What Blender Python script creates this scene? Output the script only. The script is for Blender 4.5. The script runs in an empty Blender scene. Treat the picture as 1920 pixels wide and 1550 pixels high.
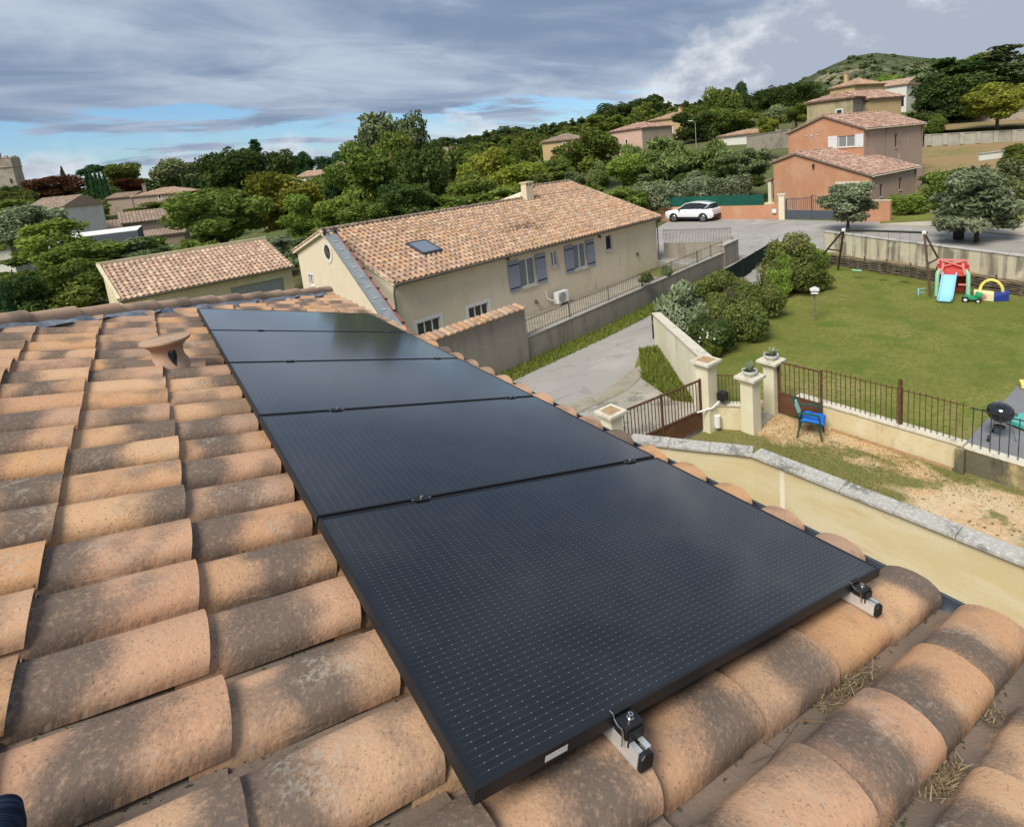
import bpy, bmesh, math, random
import numpy as np
from mathutils import Vector, Matrix, Euler
random.seed(7); rs = np.random.RandomState(11)
sc = bpy.context.scene; col = sc.collection
R = math.radians
# ------------------------------------------------------------------ camera
F, CX, CY = 1059.955, 1054.814, 483.873                # focal length and principal point, photograph pixels
yaw, pit, rol = R(36.3756), R(10.2134), R(-5.1921)
CAM = np.array([-0.31483, -0.85813, 7.0])
fw = np.array([math.sin(yaw)*math.cos(pit), math.cos(yaw)*math.cos(pit), -math.sin(pit)])
rt = np.array([math.cos(yaw), -math.sin(yaw), 0.0]); up_ = np.cross(rt, fw)
r2 = math.cos(rol)*rt + math.sin(rol)*up_; u2 = -math.sin(rol)*rt + math.cos(rol)*up_
cd = bpy.data.cameras.new('camera'); cam = bpy.data.objects.new('camera', cd); col.objects.link(cam)
cam.matrix_world = Matrix(((r2[0], u2[0], -fw[0], CAM[0]), (r2[1], u2[1], -fw[1], CAM[1]), (r2[2], u2[2], -fw[2], CAM[2]), (0, 0, 0, 1)))
cd.sensor_fit = 'HORIZONTAL'; cd.sensor_width = 36.0; cd.lens = F/1920*36
cd.shift_x = (960-CX)/1920; cd.shift_y = (CY-775)/1920
cd.clip_start = 0.05; cd.clip_end = 6000
sc.camera = cam
# ------------------------------------------------------------------ world: sky with cloud layers, sun
SUN_EL, SUN_DIR = R(50), Vector((-0.93, -0.32, 0)).normalized()   # towards the sun, horizontally
wd = bpy.data.worlds.new('World'); sc.world = wd; wd.use_nodes = True
nt = wd.node_tree; nt.nodes.clear()
def wn(t, **k):
    n = nt.nodes.new(t)
    for a, b in k.items(): setattr(n, a, b)
    return n
def wmath(op, a, b=None, c=None, clamp=False):
    n = wn('ShaderNodeMath', operation=op, use_clamp=clamp)
    for i, v in enumerate((a, b, c)):
        if v is None: continue
        if isinstance(v, (int, float)): n.inputs[i].default_value = v
        else: nt.links.new(v, n.inputs[i])
    return n.outputs[0]
def wsmooth(x, lo, hi):
    n = wn('ShaderNodeMapRange', interpolation_type='SMOOTHSTEP'); nt.links.new(x, n.inputs[0])
    n.inputs[1].default_value = lo; n.inputs[2].default_value = hi
    return n.outputs[0]
def wmix(f, a, b):
    n = wn('ShaderNodeMix', data_type='RGBA'); nt.links.new(f, n.inputs[0])
    for v, i in ((a, 6), (b, 7)):
        if isinstance(v, tuple): n.inputs[i].default_value = v+(1,)
        else: nt.links.new(v, n.inputs[i])
    return n.outputs[2]
sky = wn('ShaderNodeTexSky', sky_type='NISHITA'); sky.sun_disc = False
sky.sun_elevation = SUN_EL; sky.sun_rotation = math.atan2(SUN_DIR.x, SUN_DIR.y); sky.dust_density = 0.6; sky.ozone_density = 2.0
tc = wn('ShaderNodeTexCoord'); sx = wn('ShaderNodeSeparateXYZ'); nt.links.new(tc.outputs['Generated'], sx.inputs[0])
X, Y, Z = sx.outputs
den = wmath('ADD', wmath('MAXIMUM', Z, 0.0), 0.14)
cp = wn('ShaderNodeCombineXYZ'); nt.links.new(wmath('DIVIDE', X, den), cp.inputs[0]); nt.links.new(wmath('DIVIDE', Y, den), cp.inputs[1])
def wnoise(vec, scale, detail=8, rough=.55, off=(0, 0, 0), stretch=(1, 1, 1), rotz=0, dist=0.0):
    m = wn('ShaderNodeMapping'); nt.links.new(vec, m.inputs[0])
    m.inputs[1].default_value = off; m.inputs[2].default_value = (0, 0, rotz); m.inputs[3].default_value = stretch
    n = wn('ShaderNodeTexNoise'); nt.links.new(m.outputs[0], n.inputs[0])
    n.inputs['Scale'].default_value = scale; n.inputs['Detail'].default_value = detail; n.inputs['Roughness'].default_value = rough; n.inputs['Distortion'].default_value = dist
    return n.outputs[0]
P = cp.outputs[0]
side = wmath('ADD', wmath('MULTIPLY', X, float(rt[0])), wmath('MULTIPLY', Y, float(rt[1])))       # azimuth, left to right of view
n1 = wnoise(P, 0.9, off=(3.1, 1.7, 0), stretch=(.62, 1.0, 1), rotz=yaw, dist=.25, rough=.5)
n2 = wnoise(P, 2.3, off=(7.7, 2.2, 0), stretch=(.6, 1.0, 1), rotz=yaw+.35, dist=.6)
lay = wmath('ADD', wmath('MULTIPLY', n1, .58), wmath('MULTIPLY', n2, .42))
K = 10.0
def kc(r, g, b): return (r*K, g*K, b*K)
c1 = wmix(wsmooth(lay, .36, .66), kc(.155, .210, .310), kc(.375, .43, .515))
# blue gaps low down
gapn = wnoise(P, 1.5, off=(4.3, 2.1, 0), stretch=(.6, 1, 1), rotz=yaw, dist=.5)
low = wsmooth(Z, .16, .07)
gap = wmath('ADD', gapn, wmath('MULTIPLY', low, .20)); gap = wmath('SUBTRACT', gap, wmath('MULTIPLY', wsmooth(Z, .09, .20), .30)); gap = wmath('SUBTRACT', gap, wmath('MULTIPLY', wsmooth(side, .0, .45), .25))
nsky = wmix(wsmooth(gap, .50, .60), c1, sky.outputs[0])
skyb = wn('ShaderNodeMix', data_type='RGBA', blend_type='MULTIPLY'); skyb.inputs[0].default_value = 1
nt.links.new(sky.outputs[0], skyb.inputs[6]); skyb.inputs[7].default_value = (.62, .80, .98, 1)
nsky = wmix(wsmooth(gap, .60, .70), c1, skyb.outputs[2])
# bank of cumulus towards the hill
dv3 = tc.outputs['Generated']
cu = wnoise(dv3, 5.5, detail=10, rough=.56, off=(2.0, 4.0, 1.0), stretch=(1, 1, 1.6))
cuh = wmath('ADD', wmath('MULTIPLY', wsmooth(side, -.16, .62), .25), wmath('MULTIPLY', wmath('SUBTRACT', cu, .5), .36))
cum = wmath('SUBTRACT', wmath('ADD', cuh, .035), Z)
cu2 = wnoise(dv3, 13, detail=9, rough=.6, off=(5, 1, 2), stretch=(1, 1, 1.8))
cc = wmix(wsmooth(wmath('ADD', cum, wmath('MULTIPLY', wmath('SUBTRACT', cu2, .5), .36)), .0, .12), kc(.54, .565, .605), kc(.295, .335, .405))
fin = wmix(wsmooth(cum, -.01, .06), nsky, cc)
bg = wn('ShaderNodeBackground'); nt.links.new(fin, bg.inputs[0]); bg.inputs[1].default_value = 0.1
wo = wn('ShaderNodeOutputWorld'); nt.links.new(bg.outputs[0], wo.inputs[0])
sl = bpy.data.lights.new('sun', 'SUN'); sl.energy = 3.1; sl.angle = R(28); sl.color = (1, .95, .86)
so = bpy.data.objects.new('sun', sl); col.objects.link(so)
sd = Vector((SUN_DIR.x*math.cos(SUN_EL), SUN_DIR.y*math.cos(SUN_EL), math.sin(SUN_EL)))
so.rotation_euler = sd.to_track_quat('Z', 'Y').to_euler()
vs = sc.view_settings; vs.view_transform = 'Standard'; vs.look = 'None'; vs.exposure = 0.5; vs.gamma = 1.0
sc.render.engine = 'CYCLES'; sc.cycles.use_denoising = True; sc.cycles.max_bounces = 6; sc.cycles.diffuse_bounces = 3
sc.cycles.caustics_reflective = False; sc.cycles.caustics_refractive = False
# ------------------------------------------------------------------ measuring helpers: photograph pixel -> place in the world
def ray(x, y): return fw + r2*(x-CX)/F + u2*(CY-y)/F
def AT(x, y, d): return CAM + ray(x, y)*d
def G(x, y, z):
    r = ray(x, y); return CAM + r*(z-CAM[2])/r[2]
def PR(p):
    d = np.array(p)-CAM; w = d@fw; return CX+F*(d@r2)/w, CY-F*(d@u2)/w, w
def E2(deg): a = R(deg); return np.array([math.cos(a), math.sin(a), 0.])
def NRM(e): return np.array([-e[1], e[0], 0.])
def VP(x, y, A, e):                                    # pixel on the upright plane through A along e -> (metres along e, z)
    n = NRM(e); r = ray(x, y); t = ((A-CAM)@n)/(r@n); p = CAM+r*t; return (p-A)@e, p[2]
V3 = lambda p: Vector((float(p[0]), float(p[1]), float(p[2])))
# ------------------------------------------------------------------ materials
MATS = {}
def mat(name, base, rough=.8, spec=.3, metal=0., layers=(), bump=None, coat=0, trans=0):
    """layers: (scale or (sx,sy,sz), colour, lo, hi[, detail]) noise-driven colour patches; bump: (scale, strength[, distance])"""
    m = bpy.data.materials.new(name); m.use_nodes = True; t = m.node_tree; b = t.nodes['Principled BSDF']
    b.inputs['Roughness'].default_value = rough; b.inputs['Metallic'].default_value = metal; b.inputs['Specular IOR Level'].default_value = spec
    if coat: b.inputs['Coat Weight'].default_value = coat; b.inputs['Coat Roughness'].default_value = .06
    b.inputs['Base Color'].default_value = (*base, 1)
    tcn = t.nodes.new('ShaderNodeTexCoord'); cur = None
    def noise(s, det=6, off=0):
        mp = t.nodes.new('ShaderNodeMapping'); t.links.new(tcn.outputs['Object'], mp.inputs[0])
        mp.inputs[3].default_value = s if isinstance(s, tuple) else (s, s, s); mp.inputs[1].default_value = (off, off*1.7, off*.6)
        n = t.nodes.new('ShaderNodeTexNoise'); t.links.new(mp.outputs[0], n.inputs[0]); n.inputs['Scale'].default_value = 1; n.inputs['Detail'].default_value = det; n.inputs['Roughness'].default_value = .62
        return n.outputs[0]
    for i, L in enumerate(layers):
        s, c2, lo, hi = L[:4]
        mr = t.nodes.new('ShaderNodeMapRange'); mr.interpolation_type = 'SMOOTHSTEP'; t.links.new(noise(s, L[4] if len(L) > 4 else 6, 3.7*i+len(name)), mr.inputs[0]); mr.inputs[1].default_value = lo; mr.inputs[2].default_value = hi
        mx = t.nodes.new('ShaderNodeMix'); mx.data_type = 'RGBA'; t.links.new(mr.outputs[0], mx.inputs[0])
        if cur is None: mx.inputs[6].default_value = (*base, 1)
        else: t.links.new(cur, mx.inputs[6])
        mx.inputs[7].default_value = (*c2, 1); cur = mx.outputs[2]
    if cur is not None: t.links.new(cur, b.inputs['Base Color'])
    if bump:
        bp = t.nodes.new('ShaderNodeBump'); bp.inputs['Strength'].default_value = bump[1]; bp.inputs['Distance'].default_value = bump[2] if len(bump) > 2 else .02
        t.links.new(noise(bump[0], 8, 1.3), bp.inputs['Height']); t.links.new(bp.outputs[0], b.inputs['Normal'])
    MATS[name] = m
    return m
def tile_mat(name, cols, dark, darkamt=.75, fine=1.0, speck=True, pan=False):
    m = bpy.data.materials.new(name); m.use_nodes = True; t = m.node_tree; N = t.nodes; Lk = t.links; b = N['Principled BSDF']
    b.inputs['Roughness'].default_value = .86; b.inputs['Specular IOR Level'].default_value = .2
    at = N.new('ShaderNodeAttribute'); at.attribute_name = 'rnd'; oi = N.new('ShaderNodeObjectInfo'); uv = N.new('ShaderNodeUVMap')
    def mth(op, *a):
        n = N.new('ShaderNodeMath'); n.operation = op
        for i, v in enumerate(a):
            if isinstance(v, (int, float)): n.inputs[i].default_value = v
            else: Lk.new(v, n.inputs[i])
        return n.outputs[0]
    r = mth('FRACT', mth('ADD', mth('MULTIPLY', at.outputs['Fac'], 1.0), oi.outputs['Random']))
    r2_ = mth('FRACT', mth('MULTIPLY', r, 17.31))
    ad = N.new('ShaderNodeCombineXYZ'); Lk.new(mth('MULTIPLY', r, 91.7), ad.inputs[0]); Lk.new(mth('MULTIPLY', r2_, 53.3), ad.inputs[1]); Lk.new(mth('MULTIPLY', r, 11), ad.inputs[2])
    va = N.new('ShaderNodeVectorMath'); va.operation = 'ADD'; Lk.new(uv.outputs[0], va.inputs[0]); Lk.new(ad.outputs[0], va.inputs[1])
    def noise(scale, det=5, st=(1, 1, 1)):
        mp = N.new('ShaderNodeMapping'); Lk.new(va.outputs[0], mp.inputs[0]); mp.inputs[3].default_value = tuple(scale*s for s in st)
        n = N.new('ShaderNodeTexNoise'); Lk.new(mp.outputs[0], n.inputs[0]); n.inputs['Scale'].default_value = 1; n.inputs['Detail'].default_value = det; n.inputs['Roughness'].default_value = .6
        return n.outputs[0]
    def ramp(x, lo, hi):
        n = N.new('ShaderNodeMapRange'); n.interpolation_type = 'SMOOTHSTEP'; Lk.new(x, n.inputs[0]); n.inputs[1].default_value = lo; n.inputs[2].default_value = hi; return n.outputs[0]
    def mix(f, a, c):
        n = N.new('ShaderNodeMix'); n.data_type = 'RGBA'
        if isinstance(f, float): n.inputs[0].default_value = f
        else: Lk.new(f, n.inputs[0])
        for v, i in ((a, 6), (c, 7)):
            if isinstance(v, tuple): n.inputs[i].default_value = (*v, 1)
            else: Lk.new(v, n.inputs[i])
        return n.outputs[2]
    cr = N.new('ShaderNodeValToRGB'); Lk.new(r, cr.inputs[0]); el = cr.color_ramp.elements
    while len(el) < len(cols): el.new(.5)
    for i, c in enumerate(cols): el[i].position = i/(len(cols)-1); el[i].color = (*c, 1)
    c = cr.outputs[0]
    # flamed dark band across the tile at its own place
    sv = N.new('ShaderNodeSeparateXYZ'); Lk.new(uv.outputs[0], sv.inputs[0])
    band = mth('ABSOLUTE', mth('SUBTRACT', mth('ADD', sv.outputs[1], mth('MULTIPLY', mth('SUBTRACT', noise(5, 2), .5), .26)), mth('ADD', mth('MULTIPLY', mth('SUBTRACT', noise(120*fine, 3), .5), .10), mth('ADD', mth('MULTIPLY', r2_, .40), .04))))
    bandf = mth('MULTIPLY', ramp(band, .16, .04), ramp(mth('FRACT', mth('MULTIPLY', r, 7.77)), .12, .35))
    c = mix(mth('MULTIPLY', bandf, darkamt), c, dark)
    c = mix(mth('MULTIPLY', ramp(mth('ADD', mth('MULTIPLY', noise(4.2*fine, 2), .78), mth('MULTIPLY', noise(115*fine, 4), .22)), .49, .66), .5*darkamt/.75), c, dark)
    c = mix(mth('MULTIPLY', ramp(noise(75*fine, 6), .48, .80), .28), c, tuple(min(1, x*1.35+.03) for x in cols[1]))
    if speck:
        c = mix(mth('MULTIPLY', ramp(noise(130*fine, 3), .60, .68), .55), c, tuple(x*.55 for x in dark))
        c = mix(mth('MULTIPLY', mth('MULTIPLY', ramp(noise(5, 3), .56, .66), ramp(noise(70*fine, 4), .46, .6)), .5), c, (.42, .38, .31))
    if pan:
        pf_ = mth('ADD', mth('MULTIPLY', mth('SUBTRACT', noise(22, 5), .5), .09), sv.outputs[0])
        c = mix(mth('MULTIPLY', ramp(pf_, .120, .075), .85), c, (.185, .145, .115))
        c = mix(mth('MULTIPLY', ramp(mth('ADD', sv.outputs[0], mth('MULTIPLY', mth('SUBTRACT', noise(60, 4), .5), .06)), .370, .405), .8), c, (.07, .06, .04))  # dark rim painted along the free edge, deepening the joint gap's shade
    Lk.new(c, b.inputs['Base Color'])
    bp = N.new('ShaderNodeBump'); bp.inputs['Strength'].default_value = .5; bp.inputs['Distance'].default_value = .004
    Lk.new(mth('ADD', noise(90*fine, 6), mth('MULTIPLY', noise(16*fine, 3), 1.5)), bp.inputs['Height']); Lk.new(bp.outputs[0], b.inputs['Normal'])
    MATS[name] = m; return m
def leaf_mat(name, c1, c2, c3, trans=.38, k=2.6):
    c1, c2, c3 = [tuple(min(.85, x*k) for x in c) for c in (c1, c2, c3)]
    m = bpy.data.materials.new(name); m.use_nodes = True; t = m.node_tree; N = t.nodes; Lk = t.links
    N.remove(N['Principled BSDF']); out = N['Material Output']
    at = N.new('ShaderNodeAttribute'); at.attribute_name = 'rnd'; oi = N.new('ShaderNodeObjectInfo')
    cr = N.new('ShaderNodeValToRGB'); Lk.new(at.outputs['Fac'], cr.inputs[0]); el = cr.color_ramp.elements; el.new(.5)
    for i, c in enumerate((c1, c2, c3)): el[i].position = i*.5; el[i].color = (*c, 1)
    hs = N.new('ShaderNodeHueSaturation'); Lk.new(cr.outputs[0], hs.inputs['Color'])
    mr = N.new('ShaderNodeMapRange'); Lk.new(oi.outputs['Random'], mr.inputs[0]); mr.inputs[3].default_value = .8; mr.inputs[4].default_value = 1.2; Lk.new(mr.outputs[0], hs.inputs['Value'])
    mh = N.new('ShaderNodeMapRange'); Lk.new(oi.outputs['Random'], mh.inputs[0]); mh.inputs[3].default_value = .485; mh.inputs[4].default_value = .512; Lk.new(mh.outputs[0], hs.inputs['Hue'])
    d = N.new('ShaderNodeBsdfDiffuse'); tr = N.new('ShaderNodeBsdfTranslucent'); mx = N.new('ShaderNodeMixShader'); mx.inputs[0].default_value = trans
    Lk.new(hs.outputs[0], d.inputs[0]); Lk.new(hs.outputs[0], tr.inputs[0]); Lk.new(d.outputs[0], mx.inputs[1]); Lk.new(tr.outputs[0], mx.inputs[2]); Lk.new(mx.outputs[0], out.inputs[0])
    MATS[name] = m; return m
# own roof and others
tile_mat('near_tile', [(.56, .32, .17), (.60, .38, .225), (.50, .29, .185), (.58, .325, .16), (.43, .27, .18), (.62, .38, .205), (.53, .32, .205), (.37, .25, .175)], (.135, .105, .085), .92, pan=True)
tile_mat('hip_cap', [(.44, .29, .185), (.48, .33, .22), (.40, .26, .18), (.46, .31, .20)], (.20, .155, .12), .8)
tile_mat('orange_tile', [(.45, .255, .15), (.51, .34, .215), (.42, .26, .175), (.56, .40, .275), (.33, .215, .15), (.50, .29, .15), (.47, .33, .235), (.40, .28, .15)], (.18, .13, .10), .6, .6, False)
tile_mat('sand_tile', [(.48, .31, .21), (.60, .42, .29), (.41, .26, .185), (.62, .46, .33), (.36, .245, .175), (.54, .37, .25)], (.20, .14, .11), .6, .6, False)
tile_mat('pink_tile', [(.40, .215, .15), (.56, .36, .27), (.30, .17, .125), (.58, .41, .32), (.25, .16, .12), (.46, .26, .18), (.52, .34, .25), (.28, .17, .13)], (.17, .12, .10), .7, .6, False)
tile_mat('brown_tile', [(.30, .22, .16), (.38, .28, .20), (.28, .20, .15), (.40, .31, .23)], (.14, .11, .09), .6, .6, False)
# leaves
leaf_mat('leaf_dark', (.016, .028, .009), (.034, .050, .014), (.064, .082, .024))
leaf_mat('leaf_mid', (.034, .050, .011), (.066, .086, .019), (.115, .128, .030))
leaf_mat('leaf_yellow', (.056, .070, .011), (.105, .115, .019), (.17, .16, .032))
leaf_mat('leaf_lime', (.048, .075, .013), (.090, .125, .024), (.15, .18, .040))
leaf_mat('leaf_olive', (.075, .095, .048), (.145, .17, .095), (.25, .27, .17), .15, 1.6)
leaf_mat('leaf_grey', (.045, .065, .026), (.09, .115, .048), (.165, .185, .09), .15, 1.8)
leaf_mat('leaf_red', (.020, .010, .007), (.045, .018, .010), (.075, .035, .016))
leaf_mat('leaf_cypress', (.008, .022, .010), (.018, .040, .016), (.035, .060, .022), .1)
leaf_mat('leaf_bronze', (.034, .044, .012), (.066, .080, .022), (.115, .112, .038))
leaf_mat('leaf_bamboo', (.046, .064, .018), (.088, .112, .036), (.15, .175, .065))
leaf_mat('grass_blade', (.070, .095, .016), (.115, .135, .026), (.18, .185, .05), .3, 1.6)
leaf_mat('straw', (.13, .09, .05), (.27, .20, .115), (.42, .33, .20), .1, .85)
leaf_mat('petal', (.70, .70, .66), (.78, .78, .74), (.85, .84, .80), .2)
leaf_mat('agave_leaf', (.16, .20, .12), (.24, .28, .17), (.36, .38, .22), .1, 1.2)
mat('bark', (.060, .045, .032), .9, layers=[(14, (.12, .10, .08), .45, .7)], bump=(20, .6))
mat('pale_bark', (.20, .18, .14), .9, layers=[(14, (.11, .09, .07), .45, .7)], bump=(20, .6))
# masonry
mat('stucco_beige', (.71, .60, .445), .92, .15, layers=[((.7, .7, .25), (.62, .52, .36), .5, .72), ((3, 3, .3), (.54, .455, .33), .58, .78), (5, (.73, .63, .455), .45, .7)], bump=(60, .25, .01))
mat('stucco_cream', (.64, .54, .33), .92, .15, layers=[((1.2, 1.2, .5), (.70, .62, .43), .42, .62), ((2.2, 2.2, .7), (.30, .25, .15), .56, .78), (7, (.60, .48, .26), .5, .75)], bump=(50, .3, .01))
mat('stucco_pale', (.70, .64, .46), .92, .15, layers=[((1.0, 1.0, .6), (.78, .73, .58), .45, .65), ((2.0, 2.0, .5), (.40, .36, .26), .62, .85)], bump=(50, .3, .01))
mat('stucco_yellow', (.60, .49, .28), .92, .15, layers=[((.35, .35, 1.3), (.66, .57, .38), .44, .60), ((.5, .5, 2.2), (.55, .43, .22), .56, .70), (25, (.57, .46, .26), .5, .8)], bump=(50, .25, .01))
mat('stucco_dark', (.14, .125, .085), .95, .1, layers=[((1.6, 1.6, 1.2), (.44, .36, .18), .50, .70), ((3, 3, 1), (.075, .07, .055), .5, .75), (12, (.2, .18, .13), .5, .8)], bump=(40, .4, .01))
mat('stucco_grey', (.30, .265, .215), .95, .1, layers=[((2.4, 2.4, .35), (.22, .19, .155), .48, .72), (6, (.34, .30, .245), .5, .75)], bump=(40, .3, .01))
mat('stucco_streaked', (.56, .51, .37), .95, .1, layers=[((2.6, 2.6, .22), (.22, .20, .145), .46, .62), ((6, 6, .5), (.13, .12, .085), .55, .78), ((1.2, 1.2, 1.5), (.62, .57, .43), .5, .7)], bump=(40, .4, .01))
mat('stucco_orange', (.50, .25, .145), .92, .12, layers=[((.6, .6, .5), (.55, .31, .20), .42, .66), ((1.6, 1.6, .4), (.43, .215, .13), .52, .75)], bump=(40, .25, .01))
mat('stucco_mauve', (.47, .335, .28), .92, .12, layers=[((.5, .5, .35), (.36, .235, .18), .52, .74), ((1.4, 1.4, .5), (.50, .36, .30), .5, .7)], bump=(40, .25, .01))
mat('stucco_pink', (.62, .42, .33), .92, .12, bump=(20, .2))
mat('stucco_ochre', (.52, .38, .20), .92, .12, layers=[(.6, (.46, .33, .18), .45, .7)], bump=(20, .2))
mat('stucco_khaki', (.44, .36, .22), .92, .12, layers=[((.8, .8, .3), (.28, .23, .14), .45, .7)], bump=(20, .2))
mat('stucco_white', (.68, .65, .58), .92, .12, layers=[((1, 1, .4), (.5, .47, .4), .5, .75)], bump=(20, .2))
mat('stucco_taupe', (.36, .28, .22), .92, .12, layers=[((1, 1, .4), (.30, .23, .18), .5, .75)], bump=(20, .2))
mat('old_stone', (.40, .34, .27), .95, .1, layers=[(.35, (.28, .24, .19), .45, .65), (1.5, (.46, .40, .33), .5, .7)], bump=(3, .6, .1))
mat('coping_pale', (.62, .57, .45), .9, .15, layers=[(4, (.40, .36, .28), .48, .7), (22, (.70, .66, .55), .5, .7)], bump=(50, .4, .01))
mat('coping_grey', (.42, .40, .36), .9, .15, layers=[(2.2, (.20, .19, .165), .47, .66), (16, (.56, .54, .50), .48, .66)], bump=(45, .5, .01))
mat('concrete', (.40, .37, .31), .93, .12, layers=[(1.6, (.30, .275, .23), .45, .7), (12, (.46, .43, .37), .5, .75)], bump=(50, .35, .01))
mat('cap_tile', (.42, .28, .15), .9, .15, layers=[(14, (.28, .20, .12), .45, .7)], bump=(60, .4, .005))
# grounds
mat('ground_earth', (.11, .115, .05), .97, .05, layers=[(.05, (.10, .12, .045), .42, .6), (.4, (.22, .18, .10), .5, .75)], bump=(2, .5, .1))
mat('lawn', (.178, .185, .048), .97, .05, layers=[(.35, (.225, .228, .062), .42, .62), (.9, (.115, .155, .030), .48, .68), (.22, (.31, .26, .11), .52, .68), (7, (.13, .165, .034), .45, .65), (40, (.19, .19, .05), .5, .7)], bump=(45, .8, .03))
mat('asphalt', (.33, .31, .28), .95, .15, layers=[(.35, (.39, .37, .335), .45, .65), (1.3, (.25, .235, .21), .52, .72), (30, (.32, .30, .27), .5, .7), ((.3, 4, 1), (.23, .22, .19), .56, .72)], bump=(80, .5, .01))
mat('worn_asphalt', (.33, .30, .25), .96, .1, layers=[(1.1, (.20, .185, .16), .50, .58), (.6, (.42, .385, .32), .52, .64), (3.5, (.16, .17, .07), .62, .70), (28, (.40, .37, .31), .52, .68)], bump=(60, .7, .015))
mat('gravel_strip', (.33, .29, .22), .97, .1, layers=[(3, (.25, .22, .15), .45, .65), (35, (.40, .36, .29), .48, .66)], bump=(70, .8, .02))
mat('dirt', (.56, .37, .195), .97, .05, layers=[(.5, (.60, .47, .30), .46, .62), (1.6, (.46, .29, .14), .50, .70), (9, (.64, .50, .33), .52, .64), ((.55, .38, .5), (.17, .165, .055), .46, .56), (1.3, (.20, .18, .07), .58, .68), (30, (.44, .30, .16), .56, .70)], bump=(30, .8, .02))
mat('pavement_pale', (.46, .41, .32), .95, .1, layers=[(.7, (.36, .32, .25), .45, .65), (9, (.50, .45, .36), .5, .7)], bump=(40, .4, .01))
mat('brown_field', (.27, .19, .10), .97, .05, layers=[(.3, (.19, .175, .07), .45, .62), (2, (.28, .2, .11), .5, .7)], bump=(6, .6, .05))
mat('patio_slab', (.20, .20, .205), .85, .2, layers=[(2, (.235, .235, .24), .45, .7)], bump=(60, .2, .005))
mat('hill_scrub', (.085, .10, .050), .97, .05, layers=[(.018, (.15, .15, .075), .48, .60), (.05, (.045, .062, .028), .47, .58), (.011, (.27, .23, .16), .57, .66), (.15, (.065, .08, .038), .45, .6)], bump=(.06, 1.0, 5))
# metals, plastics, paint
mat('white_paint', (.72, .72, .70), .5, .4)
mat('white_plastic', (.74, .74, .72), .4, .4)
mat('black_plastic', (.012, .012, .013), .45, .4)
mat('frame_black', (.012, .013, .015), .5, .4)
mat('alu', (.80, .80, .78), .38, .5, .65, layers=[((60, 3, 60), (.66, .66, .65), .4, .7)])
mat('steel', (.62, .61, .58), .25, .5, 1.0)
mat('alu_matt', (.42, .44, .43), .5, .5, .7, layers=[(3, (.34, .36, .355), .4, .7)])
mat('rail_red', (.34, .09, .075), .5, .4, layers=[(4, (.25, .08, .07), .4, .7)])
mat('rust_iron', (.105, .055, .030), .85, .2, layers=[(12, (.16, .085, .045), .45, .7)], bump=(40, .4, .003))
mat('rust_plate', (.115, .055, .030), .8, .2, layers=[(1.5, (.16, .08, .045), .45, .7), (8, (.085, .042, .025), .5, .75)], bump=(40, .3, .003))
mat('iron_dark', (.035, .032, .030), .7, .3)
mat('gate_grey', (.075, .085, .105), .55, .4)
mat('shutter_blue', (.30, .325, .405), .65, .3, layers=[((30, 30, 2), (.26, .285, .36), .45, .7)])
mat('wood_white', (.70, .70, .69), .6, .3)
mat('dark_glass', (.018, .022, .026), .06, .6)
mat('curtain', (.34, .35, .34), .85, .2)
mat('pale_glass', (.23, .245, .245), .08, .6)
mat('sky_glass', (.30, .34, .38), .08, .9, .6)
mat('lead', (.16, .18, .215), .5, .4, .3, layers=[(9, (.30, .33, .37), .42, .66), (30, (.11, .125, .155), .5, .7)], bump=(26, .9, .012))
mat('gutter_grey', (.050, .062, .080), .42, .45)
mat('zinc_brown', (.155, .13, .11), .55, .35)
mat('green_net', (.010, .075, .052), .8, .2, layers=[((2, 2, 6), (.014, .10, .07), .45, .65)])
mat('dark_net', (.006, .022, .018), .85, .2)
mat('chair_green', (.010, .075, .055), .45, .4)
mat('cushion_blue', (.015, .13, .50), .7, .3, layers=[(9, (.02, .17, .58), .45, .7)])
mat('back_pad', (.34, .50, .42), .7, .3)
mat('toy_red', (.60, .085, .075), .45, .4)
mat('toy_coral', (.72, .25, .22), .45, .4)
mat('toy_mint', (.30, .62, .40), .45, .4)
mat('toy_green', (.02, .30, .13), .45, .4)
mat('toy_sky', (.27, .56, .70), .4, .4)
mat('toy_yellow', (.80, .68, .16), .45, .4)
mat('toy_cream', (.80, .73, .42), .45, .4)
mat('toy_blue', (.025, .045, .25), .45, .4)
mat('toy_pink', (.75, .25, .27), .45, .4)
mat('toy_teal', (.10, .42, .36), .45, .4)
mat('wood_brown', (.10, .060, .035), .8, .2, layers=[((20, 20, 2), (.065, .04, .025), .45, .7)], bump=(30, .4, .004))
mat('wicker', (.15, .125, .09), .9, .1, layers=[((4, 4, 30), (.24, .205, .155), .42, .66)], bump=(30, .5, .006))
mat('car_white', (.76, .77, .78), .22, .5, coat=.6)
mat('tyre', (.015, .015, .016), .85, .2)
mat('rim', (.45, .46, .48), .3, .5, .9)
mat('lamp_red', (.35, .012, .012), .25, .5)
mat('lamp_clear', (.65, .68, .70), .1, .6)
mat('enamel_black', (.010, .010, .012), .12, .6, coat=.6)
mat('knit_navy', (.030, .045, .085), .95, .1, layers=[((4, 140, 4), (.012, .018, .036), .42, .58)], bump=((6, 150, 6), 1.0, .006))
mat('moss', (.045, .055, .018), .97, .05, layers=[(60, (.10, .075, .045), .45, .6)])
mat('mortar_dirt', (.22, .165, .115), .97, .05, layers=[(9, (.13, .10, .07), .45, .65), (45, (.30, .24, .18), .5, .66)], bump=(60, .6, .004))
mat('sticker', (.62, .62, .58), .5, .4, layers=[((900, 900, 500), (.10, .10, .10), .56, .60, 2)])
mat('roof_underlay', (.12, .085, .06), .95, .1)
mat('white_bag', (.6, .6, .58), .5, .4)
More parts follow.
